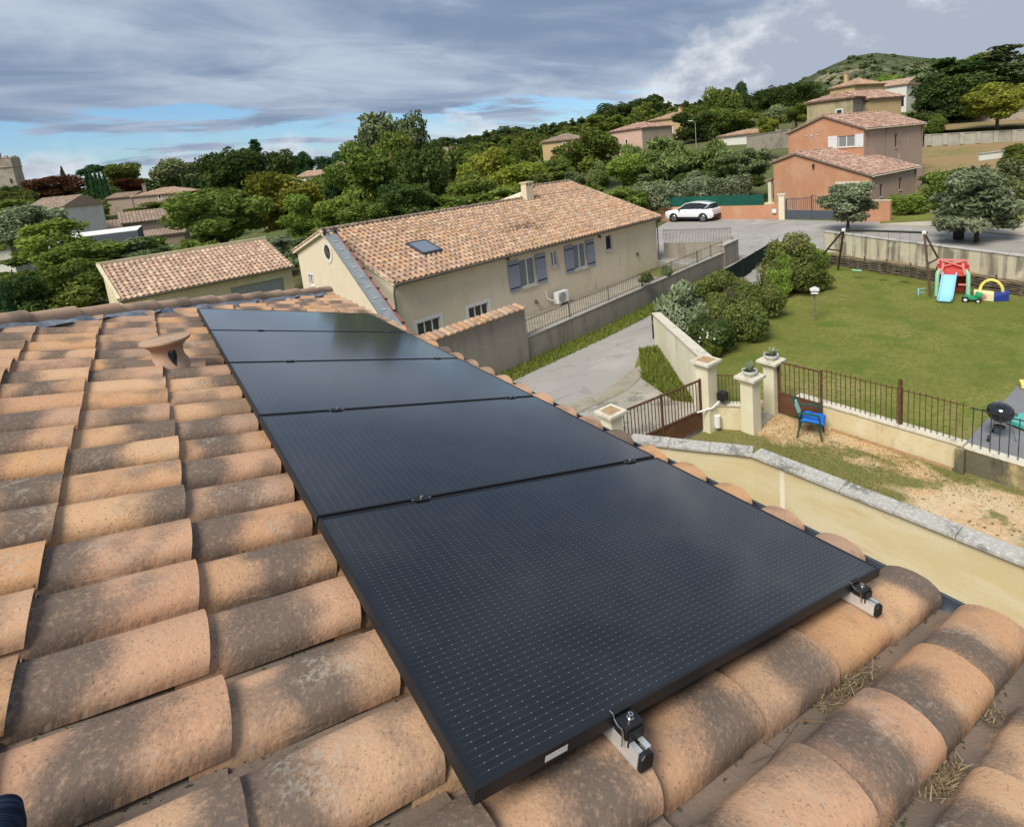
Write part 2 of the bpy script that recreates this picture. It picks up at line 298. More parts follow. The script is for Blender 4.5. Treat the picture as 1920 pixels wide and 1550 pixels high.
def glass_cells():
    m = bpy.data.materials.new('solar_glass'); m.use_nodes = True; t = m.node_tree; N = t.nodes; Lk = t.links; b = N['Principled BSDF']
    uv = N.new('ShaderNodeUVMap'); s = N.new('ShaderNodeSeparateXYZ'); Lk.new(uv.outputs[0], s.inputs[0]); a, u = s.outputs[0], s.outputs[1]
    def mth(op, *v):
        n = N.new('ShaderNodeMath'); n.operation = op
        for i, q in enumerate(v):
            if isinstance(q, (int, float)): n.inputs[i].default_value = q
            else: Lk.new(q, n.inputs[i])
        return n.outputs[0]
    pu = .0182
    du = mth('ABSOLUTE', mth('SUBTRACT', mth('MODULO', mth('ADD', u, 1000*pu+.0020), pu), pu/2))
    line = mth('LESS_THAN', du, .00042)
    da = mth('ABSOLUTE', mth('SUBTRACT', mth('MODULO', mth('ADD', a, .0185*400), .0302), .0151))
    dot = mth('MULTIPLY', mth('LESS_THAN', du, .0013), mth('LESS_THAN', da, .0017))
    gu = mth('LESS_THAN', mth('ABSOLUTE', mth('SUBTRACT', mth('MODULO', mth('ADD', u, 18.2), .182), .091)), .0013)
    ga = mth('LESS_THAN', mth('ABSOLUTE', mth('SUBTRACT', mth('MODULO', mth('ADD', a, 9.1*2), .0937), .04685)), .0008)
    inn = mth('MULTIPLY', mth('MULTIPLY', mth('GREATER_THAN', u, .020), mth('LESS_THAN', u, 1.114)), mth('MULTIPLY', mth('GREATER_THAN', a, .022), mth('LESS_THAN', a, 1.700)))
    def mix(f, x, y):
        n = N.new('ShaderNodeMix'); n.data_type = 'RGBA'; Lk.new(f, n.inputs[0])
        for v, i in ((x, 6), (y, 7)):
            if isinstance(v, tuple): n.inputs[i].default_value = (*v, 1)
            else: Lk.new(v, n.inputs[i])
        return n.outputs[2]
    c = mix(mth('MAXIMUM', gu, ga), (.0072, .0082, .0115), (.0040, .0045, .006))
    c = mix(mth('MULTIPLY', line, inn), c, (.050, .056, .070))
    c = mix(mth('MULTIPLY', dot, inn), c, (.15, .16, .18))
    tcn = N.new('ShaderNodeTexCoord')
    dn = N.new('ShaderNodeTexNoise'); Lk.new(tcn.outputs['Object'], dn.inputs[0]); dn.inputs['Scale'].default_value = 3.2; dn.inputs['Detail'].default_value = 9; dn.inputs['Roughness'].default_value = .68
    dm = N.new('ShaderNodeMapRange'); Lk.new(dn.outputs[0], dm.inputs[0]); dm.inputs[1].default_value = .45; dm.inputs[2].default_value = .80; dm.inputs[4].default_value = .10
    c = mix(dm.outputs[0], c, (.16, .15, .135))
    Lk.new(c, b.inputs['Base Color']); n = N.new('ShaderNodeTexNoise'); Lk.new(tcn.outputs['Object'], n.inputs[0]); n.inputs['Scale'].default_value = 1.6; n.inputs['Detail'].default_value = 7
    mr = N.new('ShaderNodeMapRange'); Lk.new(n.outputs[0], mr.inputs[0]); mr.inputs[1].default_value = .35; mr.inputs[2].default_value = .7; mr.inputs[3].default_value = .085; mr.inputs[4].default_value = .15
    Lk.new(mr.outputs[0], b.inputs['Roughness']); b.inputs['IOR'].default_value = 1.5; b.inputs['Specular IOR Level'].default_value = .02; b.inputs['Coat Weight'].default_value = 1.0; b.inputs['Coat IOR'].default_value = 1.5; b.inputs['Coat Roughness'].default_value = .10; b.inputs['Sheen Weight'].default_value = .26; b.inputs['Sheen Roughness'].default_value = .22
    MATS['solar_glass'] = m
glass_cells()
# ------------------------------------------------------------------ object helpers
def wm(o):
    m = Matrix.LocRotScale(o.location, o.rotation_euler, o.scale)
    return (wm(o.parent) @ m) if o.parent else m
def tag(o, label=None, cat=None, group=None, kind=None):
    for k, v in (('label', label), ('category', cat), ('group', group), ('kind', kind)):
        if v: o[k] = v
    return o
def thing(name, label, cat, loc=(0, 0, 0), rotz=0, group=None):
    o = bpy.data.objects.new(name, None); o.empty_display_size = .2; col.objects.link(o)
    o.location = V3(loc); o.rotation_euler = (0, 0, rotz)
    return tag(o, label, cat, group, 'thing')
def inst(mesh, name, parent=None, loc=(0, 0, 0), rot=None, scale=None, world=True):
    o = bpy.data.objects.new(name, mesh); col.objects.link(o); o.parent = parent
    if parent is not None and world:
        o.location = wm(parent).inverted() @ V3(loc)
    else: o.location = V3(loc)
    if rot is not None: o.rotation_euler = rot
    if scale is not None: o.scale = scale
    return o
def copy_tree(o, parent=None):
    c = o.copy(); col.objects.link(c); c.parent = parent
    for ch in o.children: copy_tree(ch, c)
    return c
class MB:
    def __init__(s): s.v = []; s.f = []; s.uv = []; s.rnd = []
    def add(s, vs, fs, rnd=None):
        o = len(s.v); s.v += [tuple(map(float, p)) for p in vs]; s.f += [tuple(i+o for i in f) for f in fs]
        if rnd is not None: s.rnd += [rnd]*len(fs)
        return s
    def hexa(s, p):                                    # 8 points: bottom ring 0-3, top ring 4-7
        return s.add(p, [(3, 2, 1, 0), (4, 5, 6, 7), (0, 1, 5, 4), (1, 2, 6, 5), (2, 3, 7, 6), (3, 0, 4, 7)])
    def box(s, c, d, ang=0, M=None):
        c = np.array(c, float); hx, hy, hz = d[0]/2, d[1]/2, d[2]/2; ca, sa = math.cos(ang), math.sin(ang); p = []
        for z in (-hz, hz):
            for x, y in ((-hx, -hy), (hx, -hy), (hx, hy), (-hx, hy)):
                q = np.array([x*ca-y*sa, x*sa+y*ca, z])
                if M is not None: q = np.array(M @ Vector((x, y, z)))
                p.append(c+q)
        return s.hexa(p)
    def beam(s, a, b, w, h, upv=(0, 0, 1)):            # rectangular bar a-b
        a = np.array(a, float); b = np.array(b, float); d = b-a; d /= np.linalg.norm(d); sd_ = np.cross(d, upv)
        if np.linalg.norm(sd_) < 1e-6: sd_ = np.array([1., 0, 0])
        sd_ /= np.linalg.norm(sd_); u = np.cross(sd_, d); p = []
        for q in (a, b):
            for x, y in ((-1, -1), (1, -1), (1, 1), (-1, 1)): p.append(q+sd_*x*w/2+u*y*h/2)
        return s.hexa(p)
    def prism(s, poly, d):                             # polygon swept by vector d
        n = len(poly); d = np.array(d, float); a = [np.array(p, float) for p in poly]; v = a+[p+d for p in a]
        return s.add(v, [tuple(range(n))[::-1], tuple(range(n, 2*n))]+[(i, (i+1) % n, n+(i+1) % n, n+i) for i in range(n)])
    def tube(s, pts, r, n=8, cap=True):
        pts = [np.array(p, float) for p in pts]; rr = r if isinstance(r, (list, tuple)) else [r]*len(pts); v = []; pu = None
        for i, p in enumerate(pts):
            d = pts[min(i+1, len(pts)-1)]-pts[max(i-1, 0)]; d /= (np.linalg.norm(d)+1e-9)
            if pu is None: pu = np.cross(d, (0, 0, 1) if abs(d[2]) < .9 else (1, 0, 0))
            pu = pu-d*(pu@d); pu /= np.linalg.norm(pu); w = np.cross(d, pu)
            for k in range(n): a = 2*math.pi*k/n; v.append(p+(pu*math.cos(a)+w*math.sin(a))*rr[i])
        f = [(i*n+k, i*n+(k+1) % n, (i+1)*n+(k+1) % n, (i+1)*n+k) for i in range(len(pts)-1) for k in range(n)]
        if cap: f += [tuple(range(n))[::-1], tuple(range((len(pts)-1)*n, len(pts)*n))]
        return s.add(v, f)
    def lathe(s, prof, c=(0, 0, 0), n=20, a0=0, a1=2*math.pi):
        c = np.array(c, float); v = []; full = abs(a1-a0-2*math.pi) < 1e-6; m = n if full else n+1
        for r, z in prof:
            for k in range(m): a = a0+(a1-a0)*k/n; v.append(c+np.array([r*math.cos(a), r*math.sin(a), z]))
        f = [(i*m+k, i*m+(k+1) % m, (i+1)*m+(k+1) % m, (i+1)*m+k) for i in range(len(prof)-1) for k in range(m if full else n)]
        return s.add(v, f)
    def quad(s, a, b, c, d): return s.add([a, b, c, d], [(0, 1, 2, 3)])
    def grid(s, fn, nu, nv):
        v = [fn(i/nu, j/nv) for j in range(nv+1) for i in range(nu+1)]; w = nu+1
        return s.add(v, [(j*w+i, j*w+i+1, (j+1)*w+i+1, (j+1)*w+i) for j in range(nv) for i in range(nu)])
    def mesh(s, name, m, smooth=False, bevel=0, inv=None):
        me = bpy.data.meshes.new(name); v = s.v if inv is None else [tuple(inv @ Vector(p)) for p in s.v]
        me.from_pydata(v, [], s.f); me.materials.append(MATS[m])
        if s.rnd: me.attributes.new('rnd', 'FLOAT', 'FACE').data.foreach_set('value', s.rnd)
        bm = bmesh.new(); bm.from_mesh(me)
        if bevel: bmesh.ops.bevel(bm, geom=[e for e in bm.edges if len(e.link_faces) == 2 and e.calc_face_angle(0) > .5], offset=bevel, segments=2, affect='EDGES', profile=.6, clamp_overlap=True)
        if not s.rnd: bmesh.ops.recalc_face_normals(bm, faces=bm.faces)
        bm.to_mesh(me); bm.free()
        if smooth: smooth_mesh(me)
        return me
    def build(s, name, m, parent=None, smooth=False, bevel=0, world=True):
        inv = wm(parent).inverted() if (parent is not None and world) else None
        o = bpy.data.objects.new(name, s.mesh(name, m, smooth, bevel, inv)); col.objects.link(o); o.parent = parent
        return o
def smooth_mesh(me, ang=35):
    me.shade_smooth()
    me.set_sharp_from_angle(angle=R(ang))
def struct(o): o['kind'] = 'structure'; return o
# ------------------------------------------------------------------ roof tiles (one-piece canal tiles): pan on the far side, barrel, free edge
PITCH, EXPO, TLEN = .283, .38, .45
def tile_profile(k=16):
    pts = []                                           # (offset along -u, height); pan bottom at 0
    for i in range(5): t = i/4; pts.append((-.030+.080*t, .010*(1-math.sin(math.pi*t))+.002))
    for i in range(1, k+1):
        t = i/k; a = math.pi*(1-t); x = .174+.111*math.cos(a); h = .004+.030*t**3+.084*max(0, math.sin(a))**.80
        pts.append((x, h))
    return pts
PROF = tile_profile()
def tile_geo(seed=0, prof=PROF, tlen=TLEN, thick=.013, seg=4):
    """local frame: x = -u side, y = down the slope, z = off the roof. lower end lies on the next tile."""
    rr = random.Random(seed); m = MB(); n = len(prof); uvs = {}
    tap = .955
    for lay in (0, 1):
        for j in range(seg+1):
            t = j/seg
            for i, (x, h) in enumerate(prof):
                sc_ = tap+(1-tap)*2*t if i > 4 else 1
                xx = .174+(x-.174)*sc_; hh = h*sc_-(.020*(1-t)*((i-4)/(n-5))**3 if i > 4 else 0)
                m.v.append((xx+rr.uniform(-.0012, .0012), t*tlen, hh+.017*t-(thick if lay else 0)*(1 if i > 4 else .9)+rr.uniform(-.001, .001)))
    def id_(l, j, i): return l*(seg+1)*n+j*n+i
    for j in range(seg):
        for i in range(n-1):
            m.f.append((id_(0, j, i), id_(0, j, i+1), id_(0, j+1, i+1), id_(0, j+1, i)))
            m.f.append((id_(1, j, i), id_(1, j+1, i), id_(1, j+1, i+1), id_(1, j, i+1)))
    for i in range(n-1): m.f.append((id_(0, seg, i), id_(0, seg, i+1), id_(1, seg, i+1), id_(1, seg, i)))
    for j in range(seg):
        m.f.append((id_(0, j, n-1), id_(1, j, n-1), id_(1, j+1, n-1), id_(0, j+1, n-1)))
        m.f.append((id_(0, j, 0), id_(0, j+1, 0), id_(1, j+1, 0), id_(1, j, 0)))
    return m
def arc_of(prof):
    a = [0.]
    for (x0, h0), (x1, h1) in zip(prof[:-1], prof[1:]): a.append(a[-1]+math.hypot(x1-x0, h1-h0))
    return a
def uv_arc(me, prof, seg):
    arc = arc_of(prof); n = len(prof); uvl = me.uv_layers.new(name='UVMap')
    for l in me.loops: vi = l.vertex_index; uvl.data[l.index].uv = (arc[vi % n], me.vertices[vi].co.y)
def uv_local(me, sx=1, sy=1):
    uvl = me.uv_layers.new(name='UVMap')
    for l in me.loops:
        c = me.vertices[l.vertex_index].co; uvl.data[l.index].uv = (c.x*sx+c.z*.7, c.y*sy)
SL = R(15.49925); O = np.array([0, 0, 7.0-1.16168]); DV = np.array([math.cos(SL), 0, -math.sin(SL)]); NR = np.array([math.sin(SL), 0, math.cos(SL)]); UU = np.array([0, 1., 0])
def RW(u, v, h=0): return O+UU*u+DV*v+NR*h             # roof coordinates: along the eave, down the slope, above the panel faces
def RF(x, y, h=0):
    r = ray(x, y); p = CAM+r*(((O+NR*h-CAM)@NR)/(r@NR)); return p[1], (p-O)@DV
ROT_ROOF = Matrix((( -UU[0], DV[0], NR[0]), (-UU[1], DV[1], NR[1]), (-UU[2], DV[2], NR[2])))  # local x=-u, y=v, z=n  (columns)
# ================================================================== OWN HOUSE
EAVE_V = 1.935; HIPU, HIPV = 8.45, 2.0
def hip_u(v): return HIPU-(HIPV-v)/1.038*1.0
house = thing('tiled_house', 'house under the viewer with weathered canal tile roof carrying the black solar panels', 'house', (-3.0, 2.5, 0))
ez = RW(0, EAVE_V)[2]
wallb = MB(); wx1 = RW(0, EAVE_V-.35)[0]
wallb.prism([(-7, -5.5, -1.6), (wx1, -5.5, -1.6), (wx1, 8.1, -1.6), (-7, 8.1, -1.6)], (0, 0, RW(0, EAVE_V)[2]-.24+1.6)); wallb.build('wall', 'stucco_beige', house)
dk = MB()
d0 = -.20
def clipdeck(v): return hip_u(v)-.02
poly = [RW(-5.5, -5.0, d0), RW(-5.5, EAVE_V-.05, d0), RW(clipdeck(EAVE_V-.05), EAVE_V-.05, d0), RW(clipdeck(-5.0), -5.0, d0)]
dk.prism(poly, NR*-.06)
hipw = lambda v, h=0: RW(hip_u(v), v, h)
roof = dk.build('roof', 'roof_underlay', house)
# the slope beyond the hip
dk2 = MB(); a, b_ = hipw(EAVE_V-.05, d0), hipw(-5, d0); fl = np.array([-12, a[1], a[2]]); dk2.prism([a, b_, np.array([-12, b_[1], b_[2]]), fl], (0, 0, -.06)); dk2.build('rear_slope', 'brown_tile', house)
TM = []
for sd_ in range(5):
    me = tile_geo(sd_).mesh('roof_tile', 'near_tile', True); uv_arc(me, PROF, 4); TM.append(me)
tq = ROT_ROOF
hidden = MB(); cnt = 0
RINV = wm(roof).inverted()
def tile_place(k, row):
    u0 = .165+PITCH*k; v1 = EAVE_V-EXPO*row+(.062 if row == 0 else 0); return u0, v1-TLEN, v1
for k in range(-17, 31):
    for row in range(0, 18):
        u0, va, vb = tile_place(k, row); ua, ub = u0-.285, u0+.01
        hu_lo, hu_hi = hip_u(va)-.05, hip_u(vb)-.05
        if ua > hu_hi: continue
        inside = ua > .12 and ub < 5.62 and va > .10 and vb < 1.66
        indiv = (not inside) and va > -1.75 and u0 > -.95
        jr = random.Random(k*100+row)
        rot = tq @ Euler((jr.uniform(-.006, .006), jr.uniform(-.014, .014), jr.uniform(-.010, .010))).to_matrix()
        loc = RW(u0+jr.uniform(-.004, .004), va+jr.uniform(-.008, .008), -.182+jr.uniform(-.002, .003))
        cut = ub > hu_lo
        me = TM[jr.randrange(5)]
        M4 = Matrix.Translation(V3(loc)) @ rot.to_4x4()
        if cut:
            bm = bmesh.new(); bm.from_mesh(me); bm.transform(M4)
            hp = V3(RW(hip_u(0)-.05, 0)); hd = V3(RW(hip_u(1), 1)-RW(hip_u(0), 0)).normalized(); pn = hd.cross(V3(NR)).normalized()
            if pn.y < 0: pn = -pn
            bmesh.ops.bisect_plane(bm, geom=bm.verts[:]+bm.edges[:]+bm.faces[:], plane_co=hp, plane_no=pn, clear_outer=True)
            if len(bm.verts) < 6: bm.free(); continue
            bm.transform(M4.inverted()); m2 = bpy.data.meshes.new('roof_tile'); bm.to_mesh(m2); bm.free(); m2.materials.append(MATS['near_tile'])
            if indiv:
                o = inst(m2, 'roof_tile', roof, loc); o.rotation_euler = rot.to_euler(); cnt += 1
            continue
        if indiv:
            o = inst(me, 'roof_tile', roof, loc); o.rotation_euler = rot.to_euler(); cnt += 1
        elif u0 > -3.5 and va > -4.6:
            pr = PROF[::2]+[PROF[-1]]; rn = jr.random(); vv = []
            for t in (0, 1):
                for x, h in pr: vv.append(RINV @ (M4 @ Vector((x, t*TLEN, h+.017*t))))
            n_ = len(pr); hidden.add(vv, [(i, i+1, n_+i+1, n_+i) for i in range(n_-1)], rn)
print('individual near tiles', cnt)
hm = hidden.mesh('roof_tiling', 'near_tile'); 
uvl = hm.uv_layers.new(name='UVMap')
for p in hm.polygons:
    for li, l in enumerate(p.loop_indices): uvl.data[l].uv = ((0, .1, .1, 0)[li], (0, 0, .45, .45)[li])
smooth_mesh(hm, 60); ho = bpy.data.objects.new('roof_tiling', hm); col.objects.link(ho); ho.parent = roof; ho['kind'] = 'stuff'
# dirt and moss lying in the joints
mo = MB(); rr = random.Random(5)
for i in range(1500):
    k = rr.randint(-4, 13); u = .165+PITCH*k-.285+rr.gauss(-.004, .010); v = rr.uniform(-1.3, 1.95) if k <= 0 else rr.uniform(-1.2, -.02)
    if k <= 0 and rr.random() < .5: v = rr.uniform(.1, 1.9)
    p = RW(u, v, -.172+rr.uniform(0, .012)); s = rr.uniform(.003, .009); q = [p+np.array([rr.uniform(-s, s), rr.uniform(-s, s), rr.uniform(-s, s)*.6]) for _ in range(4)]
    mo.add(q, [(0, 1, 2), (0, 2, 3), (0, 3, 1), (1, 3, 2)])
mo.build('joint_moss', 'moss', roof)['kind'] = 'stuff'
# gutter and eave board
gt = MB(); gp = []
for a in np.linspace(0, math.pi, 9): gp.append((.062-.062*math.cos(a), -.065*math.sin(a)))
def gut(u, x, z): 
    b = RW(u, EAVE_V+.02, -.175); return np.array([b[0]+x, b[1], b[2]+z])
for s_ in (0, 1):
    pass
gl = [gut(-5.5, x, z) for x, z in gp]; gr = [gut(8.5, x, z) for x, z in gp]; n_ = len(gp)
gi = [gut(-5.5, x*.94+.004, z*.93+.004) for x, z in gp]; gj = [gut(8.5, x*.94+.004, z*.93+.004) for x, z in gp]
gt.add(gl+gr, [(i, i+1, n_+i+1, n_+i) for i in range(n_-1)]); gt.add(gi+gj, [(i, i+1, n_+i+1, n_+i) for i in range(n_-1)])
gt.tube([gut(-5.5, .125, .004), gut(8.5, .125, .004)], .008, 6)
gt.build('gutter', 'gutter_grey', house, True)
# underlay strip of the hip, crumpled
lead = MB(); rr = random.Random(3)
L0, L1 = -3.2, 1.9
def leadf(s, t):
    v = L0+(L1-L0)*s; w = (.02, .12, .20, .26)[int(round(t*3))]
    h = -.085+(-.010 if t > .9 else .02*(1-t))+.018*math.sin(s*97+t*3)*t+rr.uniform(-.008, .008)
    pd = np.array([0, -1., 0])*w*1.2
    return hipw(v, h)+pd+DV*(.05*math.sin(s*61)*t)
lead.grid(leadf, 80, 3); lead.build('hip_flashing', 'lead', house, True)
# hip cap tiles
hd = (hipw(1.9)-hipw(-3)); hd /= np.linalg.norm(hd); hs = np.cross(hd, (0, 0, 1)); hs /= np.linalg.norm(hs); hn = np.cross(hs, hd)
def cap_geo(seed, L=.46):
    rr = random.Random(seed); m = MB()
    for lay in (0, 1):
        for j in range(4):
            t = j/3; rad = (.084+.012*t)-(.013 if lay else 0)
            for i in range(13):
                a = math.pi*i/12; m.v.append((-math.cos(a)*rad, t*L, math.sin(a)*rad*1.0+.018*t+rr.uniform(-.001, .001)))
    def id_(l, j, i): return l*52+j*13+i
    for j in range(3):
        for i in range(12):
            m.f.append((id_(0, j, i), id_(0, j, i+1), id_(0, j+1, i+1), id_(0, j+1, i))); m.f.append((id_(1, j, i), id_(1, j+1, i), id_(1, j+1, i+1), id_(1, j, i+1)))
    for i in range(12):
        m.f.append((id_(0, 3, i), id_(0, 3, i+1), id_(1, 3, i+1), id_(1, 3, i)))
    return m
CM = []
for s_ in range(3):
    me = cap_geo(s_).mesh('hip_tile', 'hip_cap', True); uv_arc(me, [(-.1*math.cos(math.pi*i/12), .1*math.sin(math.pi*i/12)) for i in range(13)], 3); CM.append(me)
HR = Matrix(((hs[0], hd[0], hn[0]), (hs[1], hd[1], hn[1]), (hs[2], hd[2], hn[2])))
tot = np.linalg.norm(hipw(1.93)-hipw(-3.2)); nn = int(tot/.40)
for i in range(nn+1):
    p = hipw(1.93)-hd*(.46+i*.40); jr = random.Random(i)
    o = inst(CM[i % 3], 'hip_tile', roof, p+np.array([0, 0, -.112])); o.rotation_euler = (HR @ Euler((0, jr.uniform(-.03, .03), jr.uniform(-.012, .012))).to_matrix()).to_euler()
# mortar disc closing the last cap
em = MB(); em.add([hipw(1.93, -.095)+hs*.08*math.cos(a)+hn*.08*math.sin(a) for a in np.linspace(0, math.pi, 9)], [tuple(range(9))]); em.build('end_mortar', 'mortar_dirt', house)
# roof vent (terracotta lantern) on its base tile
vu, vv_ = 3.78, -.30
vt = thing('roof_vent', 'flared terracotta roof vent with a dark opening rising from the tiles', 'roof vent', RW(vu, vv_, -.10))
vb = RW(vu, vv_, -.085)
lan = MB()
prof = [(.142, -.09), (.132, -.03), (.112, .015), (.094, .055), (.088, .090), (.096, .125), (.120, .152), (.142, .165), (.147, .174), (.145, .185), (.122, .190), (.05, .194), (.001, .195)]
lan.lathe(prof, vb, 36); lo = lan.build('body', 'hip_cap', vt, True, world=True)
uv_local(lo.data)
op = MB(); cdir = np.array(CAM-vb); cdir[2] = 0; cdir /= np.linalg.norm(cdir); cdir = cdir*math.cos(.25)+np.array([-cdir[1], cdir[0], 0])*math.sin(.25); sdv = np.array([-cdir[1], cdir[0], 0])
shape = [(0, .005), (.012, .03), (.022, .06), (.026, .09), (.018, .112), (-.018, .112), (-.026, .09), (-.022, .06), (-.012, .03)]
def vrad(z): return float(np.interp(z, [-.03, .015, .055, .09, .125, .152], [.132, .112, .094, .088, .096, .120]))
op.add([vb+cdir*(vrad(z)+.002)*math.cos(math.asin(min(.9, abs(x)/vrad(z))))+sdv*x+np.array([0, 0, z]) for x, z in shape], [tuple(range(len(shape)))])
op.build('opening', 'black_plastic', vt)
bs = MB(); bs.tube([RW(vu, vv_-.24, -.165), RW(vu, vv_+.20, -.155)], .108, 24); bo = bs.build('base_tile', 'near_tile', vt, True); uv_local(bo.data)
# ------------------------------------------------------------------ solar panels
PW, PL, PG = 1.134, 1.722, .02
ordn = ['nearest solar panel, the one with a white sticker on its black frame', 'second solar panel from the near end of the row', 'middle solar panel of the row of five', 'fourth solar panel from the near end of the row', 'farthest solar panel of the row, next to the hip tiles']
def rbox(m, u0, u1, v0, v1, h0, h1):
    p = [RW(u, v, h0) for u, v in ((u0, v0), (u1, v0), (u1, v1), (u0, v1))]+[RW(u, v, h1) for u, v in ((u0, v0), (u1, v0), (u1, v1), (u0, v1))]
    return m.hexa(p)
for i in range(5):
    u0 = i*(PW+PG); u1 = u0+PW
    pn = thing('solar_panel', ordn[i], 'solar panel', RW(u0, 0, -.03), 0, 'black solar panels on the roof')
    fr = MB(); t = .0085
    rbox(fr, u0, u0+t, 0, PL, -.03, 0); rbox(fr, u1-t, u1, 0, PL, -.03, 0); rbox(fr, u0+t, u1-t, 0, t, -.03, -.0001); rbox(fr, u0+t, u1-t, PL-t, PL, -.03, -.0001)
    rbox(fr, u0+t, u0+.03, t, PL-t, -.03, -.0285); rbox(fr, u1-.03, u1-t, t, PL-t, -.03, -.0285)
    fr.build('frame', 'frame_black', pn, bevel=.0012)
    gm = MB(); inv = wm(pn).inverted(); q = [RW(u0+t, t, -.0018), RW(u0+t, PL-t, -.0018), RW(u1-t, PL-t, -.0018), RW(u1-t, t, -.0018)]
    gm.quad(*q); me = gm.mesh('glass', 'solar_glass', inv=inv); uvl = me.uv_layers.new(name='UVMap')
    for l in me.loops:
        w = wm(pn) @ me.vertices[l.vertex_index].co; w = np.array(w)-O; uvl.data[l.index].uv = (w@DV, w[1]-u0)
    if me.polygons[0].normal.z < 0: me.flip_normals()
    o = bpy.data.objects.new('glass', me); col.objects.link(o); o.parent = pn
    bk = MB(); rbox(bk, u0+t, u1-t, t, PL-t, -.006, -.004); bk.build('backsheet', 'black_plastic', pn)
    if i == 0:
        st = MB(); 
        def fp(v, h): return RW(-.0012, v, h)
        st.add([fp(.165, -.022), fp(.225, -.022), fp(.225, -.008), fp(.165, -.008)], [(0, 1, 2, 3)]); st.build('sticker', 'sticker', pn)
RAILV = (.385, 1.525)
for i, rv in enumerate(RAILV):
    rl = thing('mounting_rail', ('aluminium mounting rail under the uphill half of the panels, silver end nearer the sticker', 'aluminium mounting rail under the downhill half of the panels, silver end near the gutter')[i], 'mounting rail', RW(-.1, rv, -.07), 0, 'rails under the panels')
    b = MB(); w = .020
    rbox(b, -.078, 5.80, rv-w, rv-w+.003, -.070, -.031); rbox(b, -.078, 5.80, rv+w-.003, rv+w, -.070, -.031)
    rbox(b, -.078, 5.80, rv-w+.003, rv+w-.003, -.070, -.067); rbox(b, -.078, 5.80, rv-w+.003, rv-.006, -.034, -.0312); rbox(b, -.078, 5.80, rv+.006, rv+w-.003, -.034, -.0312)
    b.build('channel', 'alu', rl)
    e = MB(); pl = [(rv-w+.001, -.069), (rv+w-.001, -.069), (rv+w-.001, -.040), (rv+.010, -.031), (rv-.010, -.031), (rv-w+.001, -.040)]
    e.prism([RW(-.0785, v, h) for v, h in pl], UU*-.012); e.build('end_cap', 'black_plastic', rl, bevel=.003)
    for hu in np.arange(.13, 5.7, .849):
        hk = MB(); rbox(hk, hu-.02, hu+.02, rv-.03, rv-.022, -.10, -.045); rbox(hk, hu-.02, hu+.02, rv-.20, rv-.03, -.108, -.10); hk.build('roof_hook', 'steel', rl)
    # end clamp gripping the near frame
    ec = thing('end_clamp', ('black end clamp with a silver bolt on the rail nearest the sticker', 'black end clamp with a silver bolt on the rail beside the gutter')[i], 'panel clamp', RW(-.03, rv, -.03), 0, 'end clamps')
    b = MB(); rbox(b, -.044, -.003, rv-.026, rv+.030, -.0305, -.004); rbox(b, -.050, -.044, rv-.022, rv+.026, -.044, -.010); b.build('block', 'black_plastic', ec, bevel=.003)
    b = MB(); pts = [RW(.010, rv-.032, .003), RW(-.002, rv-.032, .0035), RW(-.006, rv-.032, -.004), RW(-.020, rv-.032, -.010), RW(-.034, rv-.032, -.008), RW(-.038, rv-.032, -.020), RW(-.040, rv-.032, -.040)]
    for a_, c_ in zip(pts[:-1], pts[1:]): b.beam(a_, c_, .0035, .0035, DV)
    b.build('spring_wire', 'steel', ec)
    b = MB(); rbox(b, -.003, .011, rv-.026, rv+.030, .0006, .003); b.build('lip', 'black_plastic', ec)
    c0 = RW(-.022, rv+.004, -.004); b = MB()
    for rr_, h0, h1 in ((.0085, 0, .002), (.0065, .002, .010)):
        ring = lambda h: [c0+NR*h+(UU*math.cos(a)+DV*math.sin(a))*rr_ for a in np.linspace(0, 2*math.pi, 15)[:-1]]
        b.prism(ring(h0), NR*(h1-h0))
    b.build('bolt', 'steel', ec)
    b = MB(); b.prism([c0+NR*.0101+(UU*math.cos(a)+DV*math.sin(a))*.003 for a in np.linspace(0, 2*math.pi, 7)[:-1]], NR*.0004); b.build('bolt_socket', 'black_plastic', ec)
gapn_ = ['first and second', 'second and third', 'third and fourth', 'fourth and fifth']
for g in range(4):
    for i, rv in enumerate(RAILV):
        uc = (g+1)*(PW+PG)-.01
        mc = thing('mid_clamp', 'small clamp between the %s panels from the near end, %s side' % (gapn_[g], ('uphill', 'downhill')[i]), 'panel clamp', RW(uc, rv, -.03), 0, 'mid clamps between panels')
        b = MB(); rbox(b, uc-.007, uc+.007, rv-.028, rv+.028, -.028, .0015); rbox(b, uc-.019, uc+.019, rv-.028, rv+.028, .0016, .0042); b.build('block', 'frame_black', mc, bevel=.001)
        b = MB(); b.prism([RW(uc, rv, .0043)+(UU*math.cos(a)+DV*math.sin(a))*.0065 for a in np.linspace(0, 2*math.pi, 11)[:-1]], NR*.006); b.build('bolt', 'steel', mc)
        b = MB(); rbox(b, uc-.004, uc+.004, rv-.040, rv-.030, -.002, .0015); rbox(b, uc-.004, uc+.004, rv+.030, rv+.040, -.002, .0015); b.build('spring', 'steel', mc)
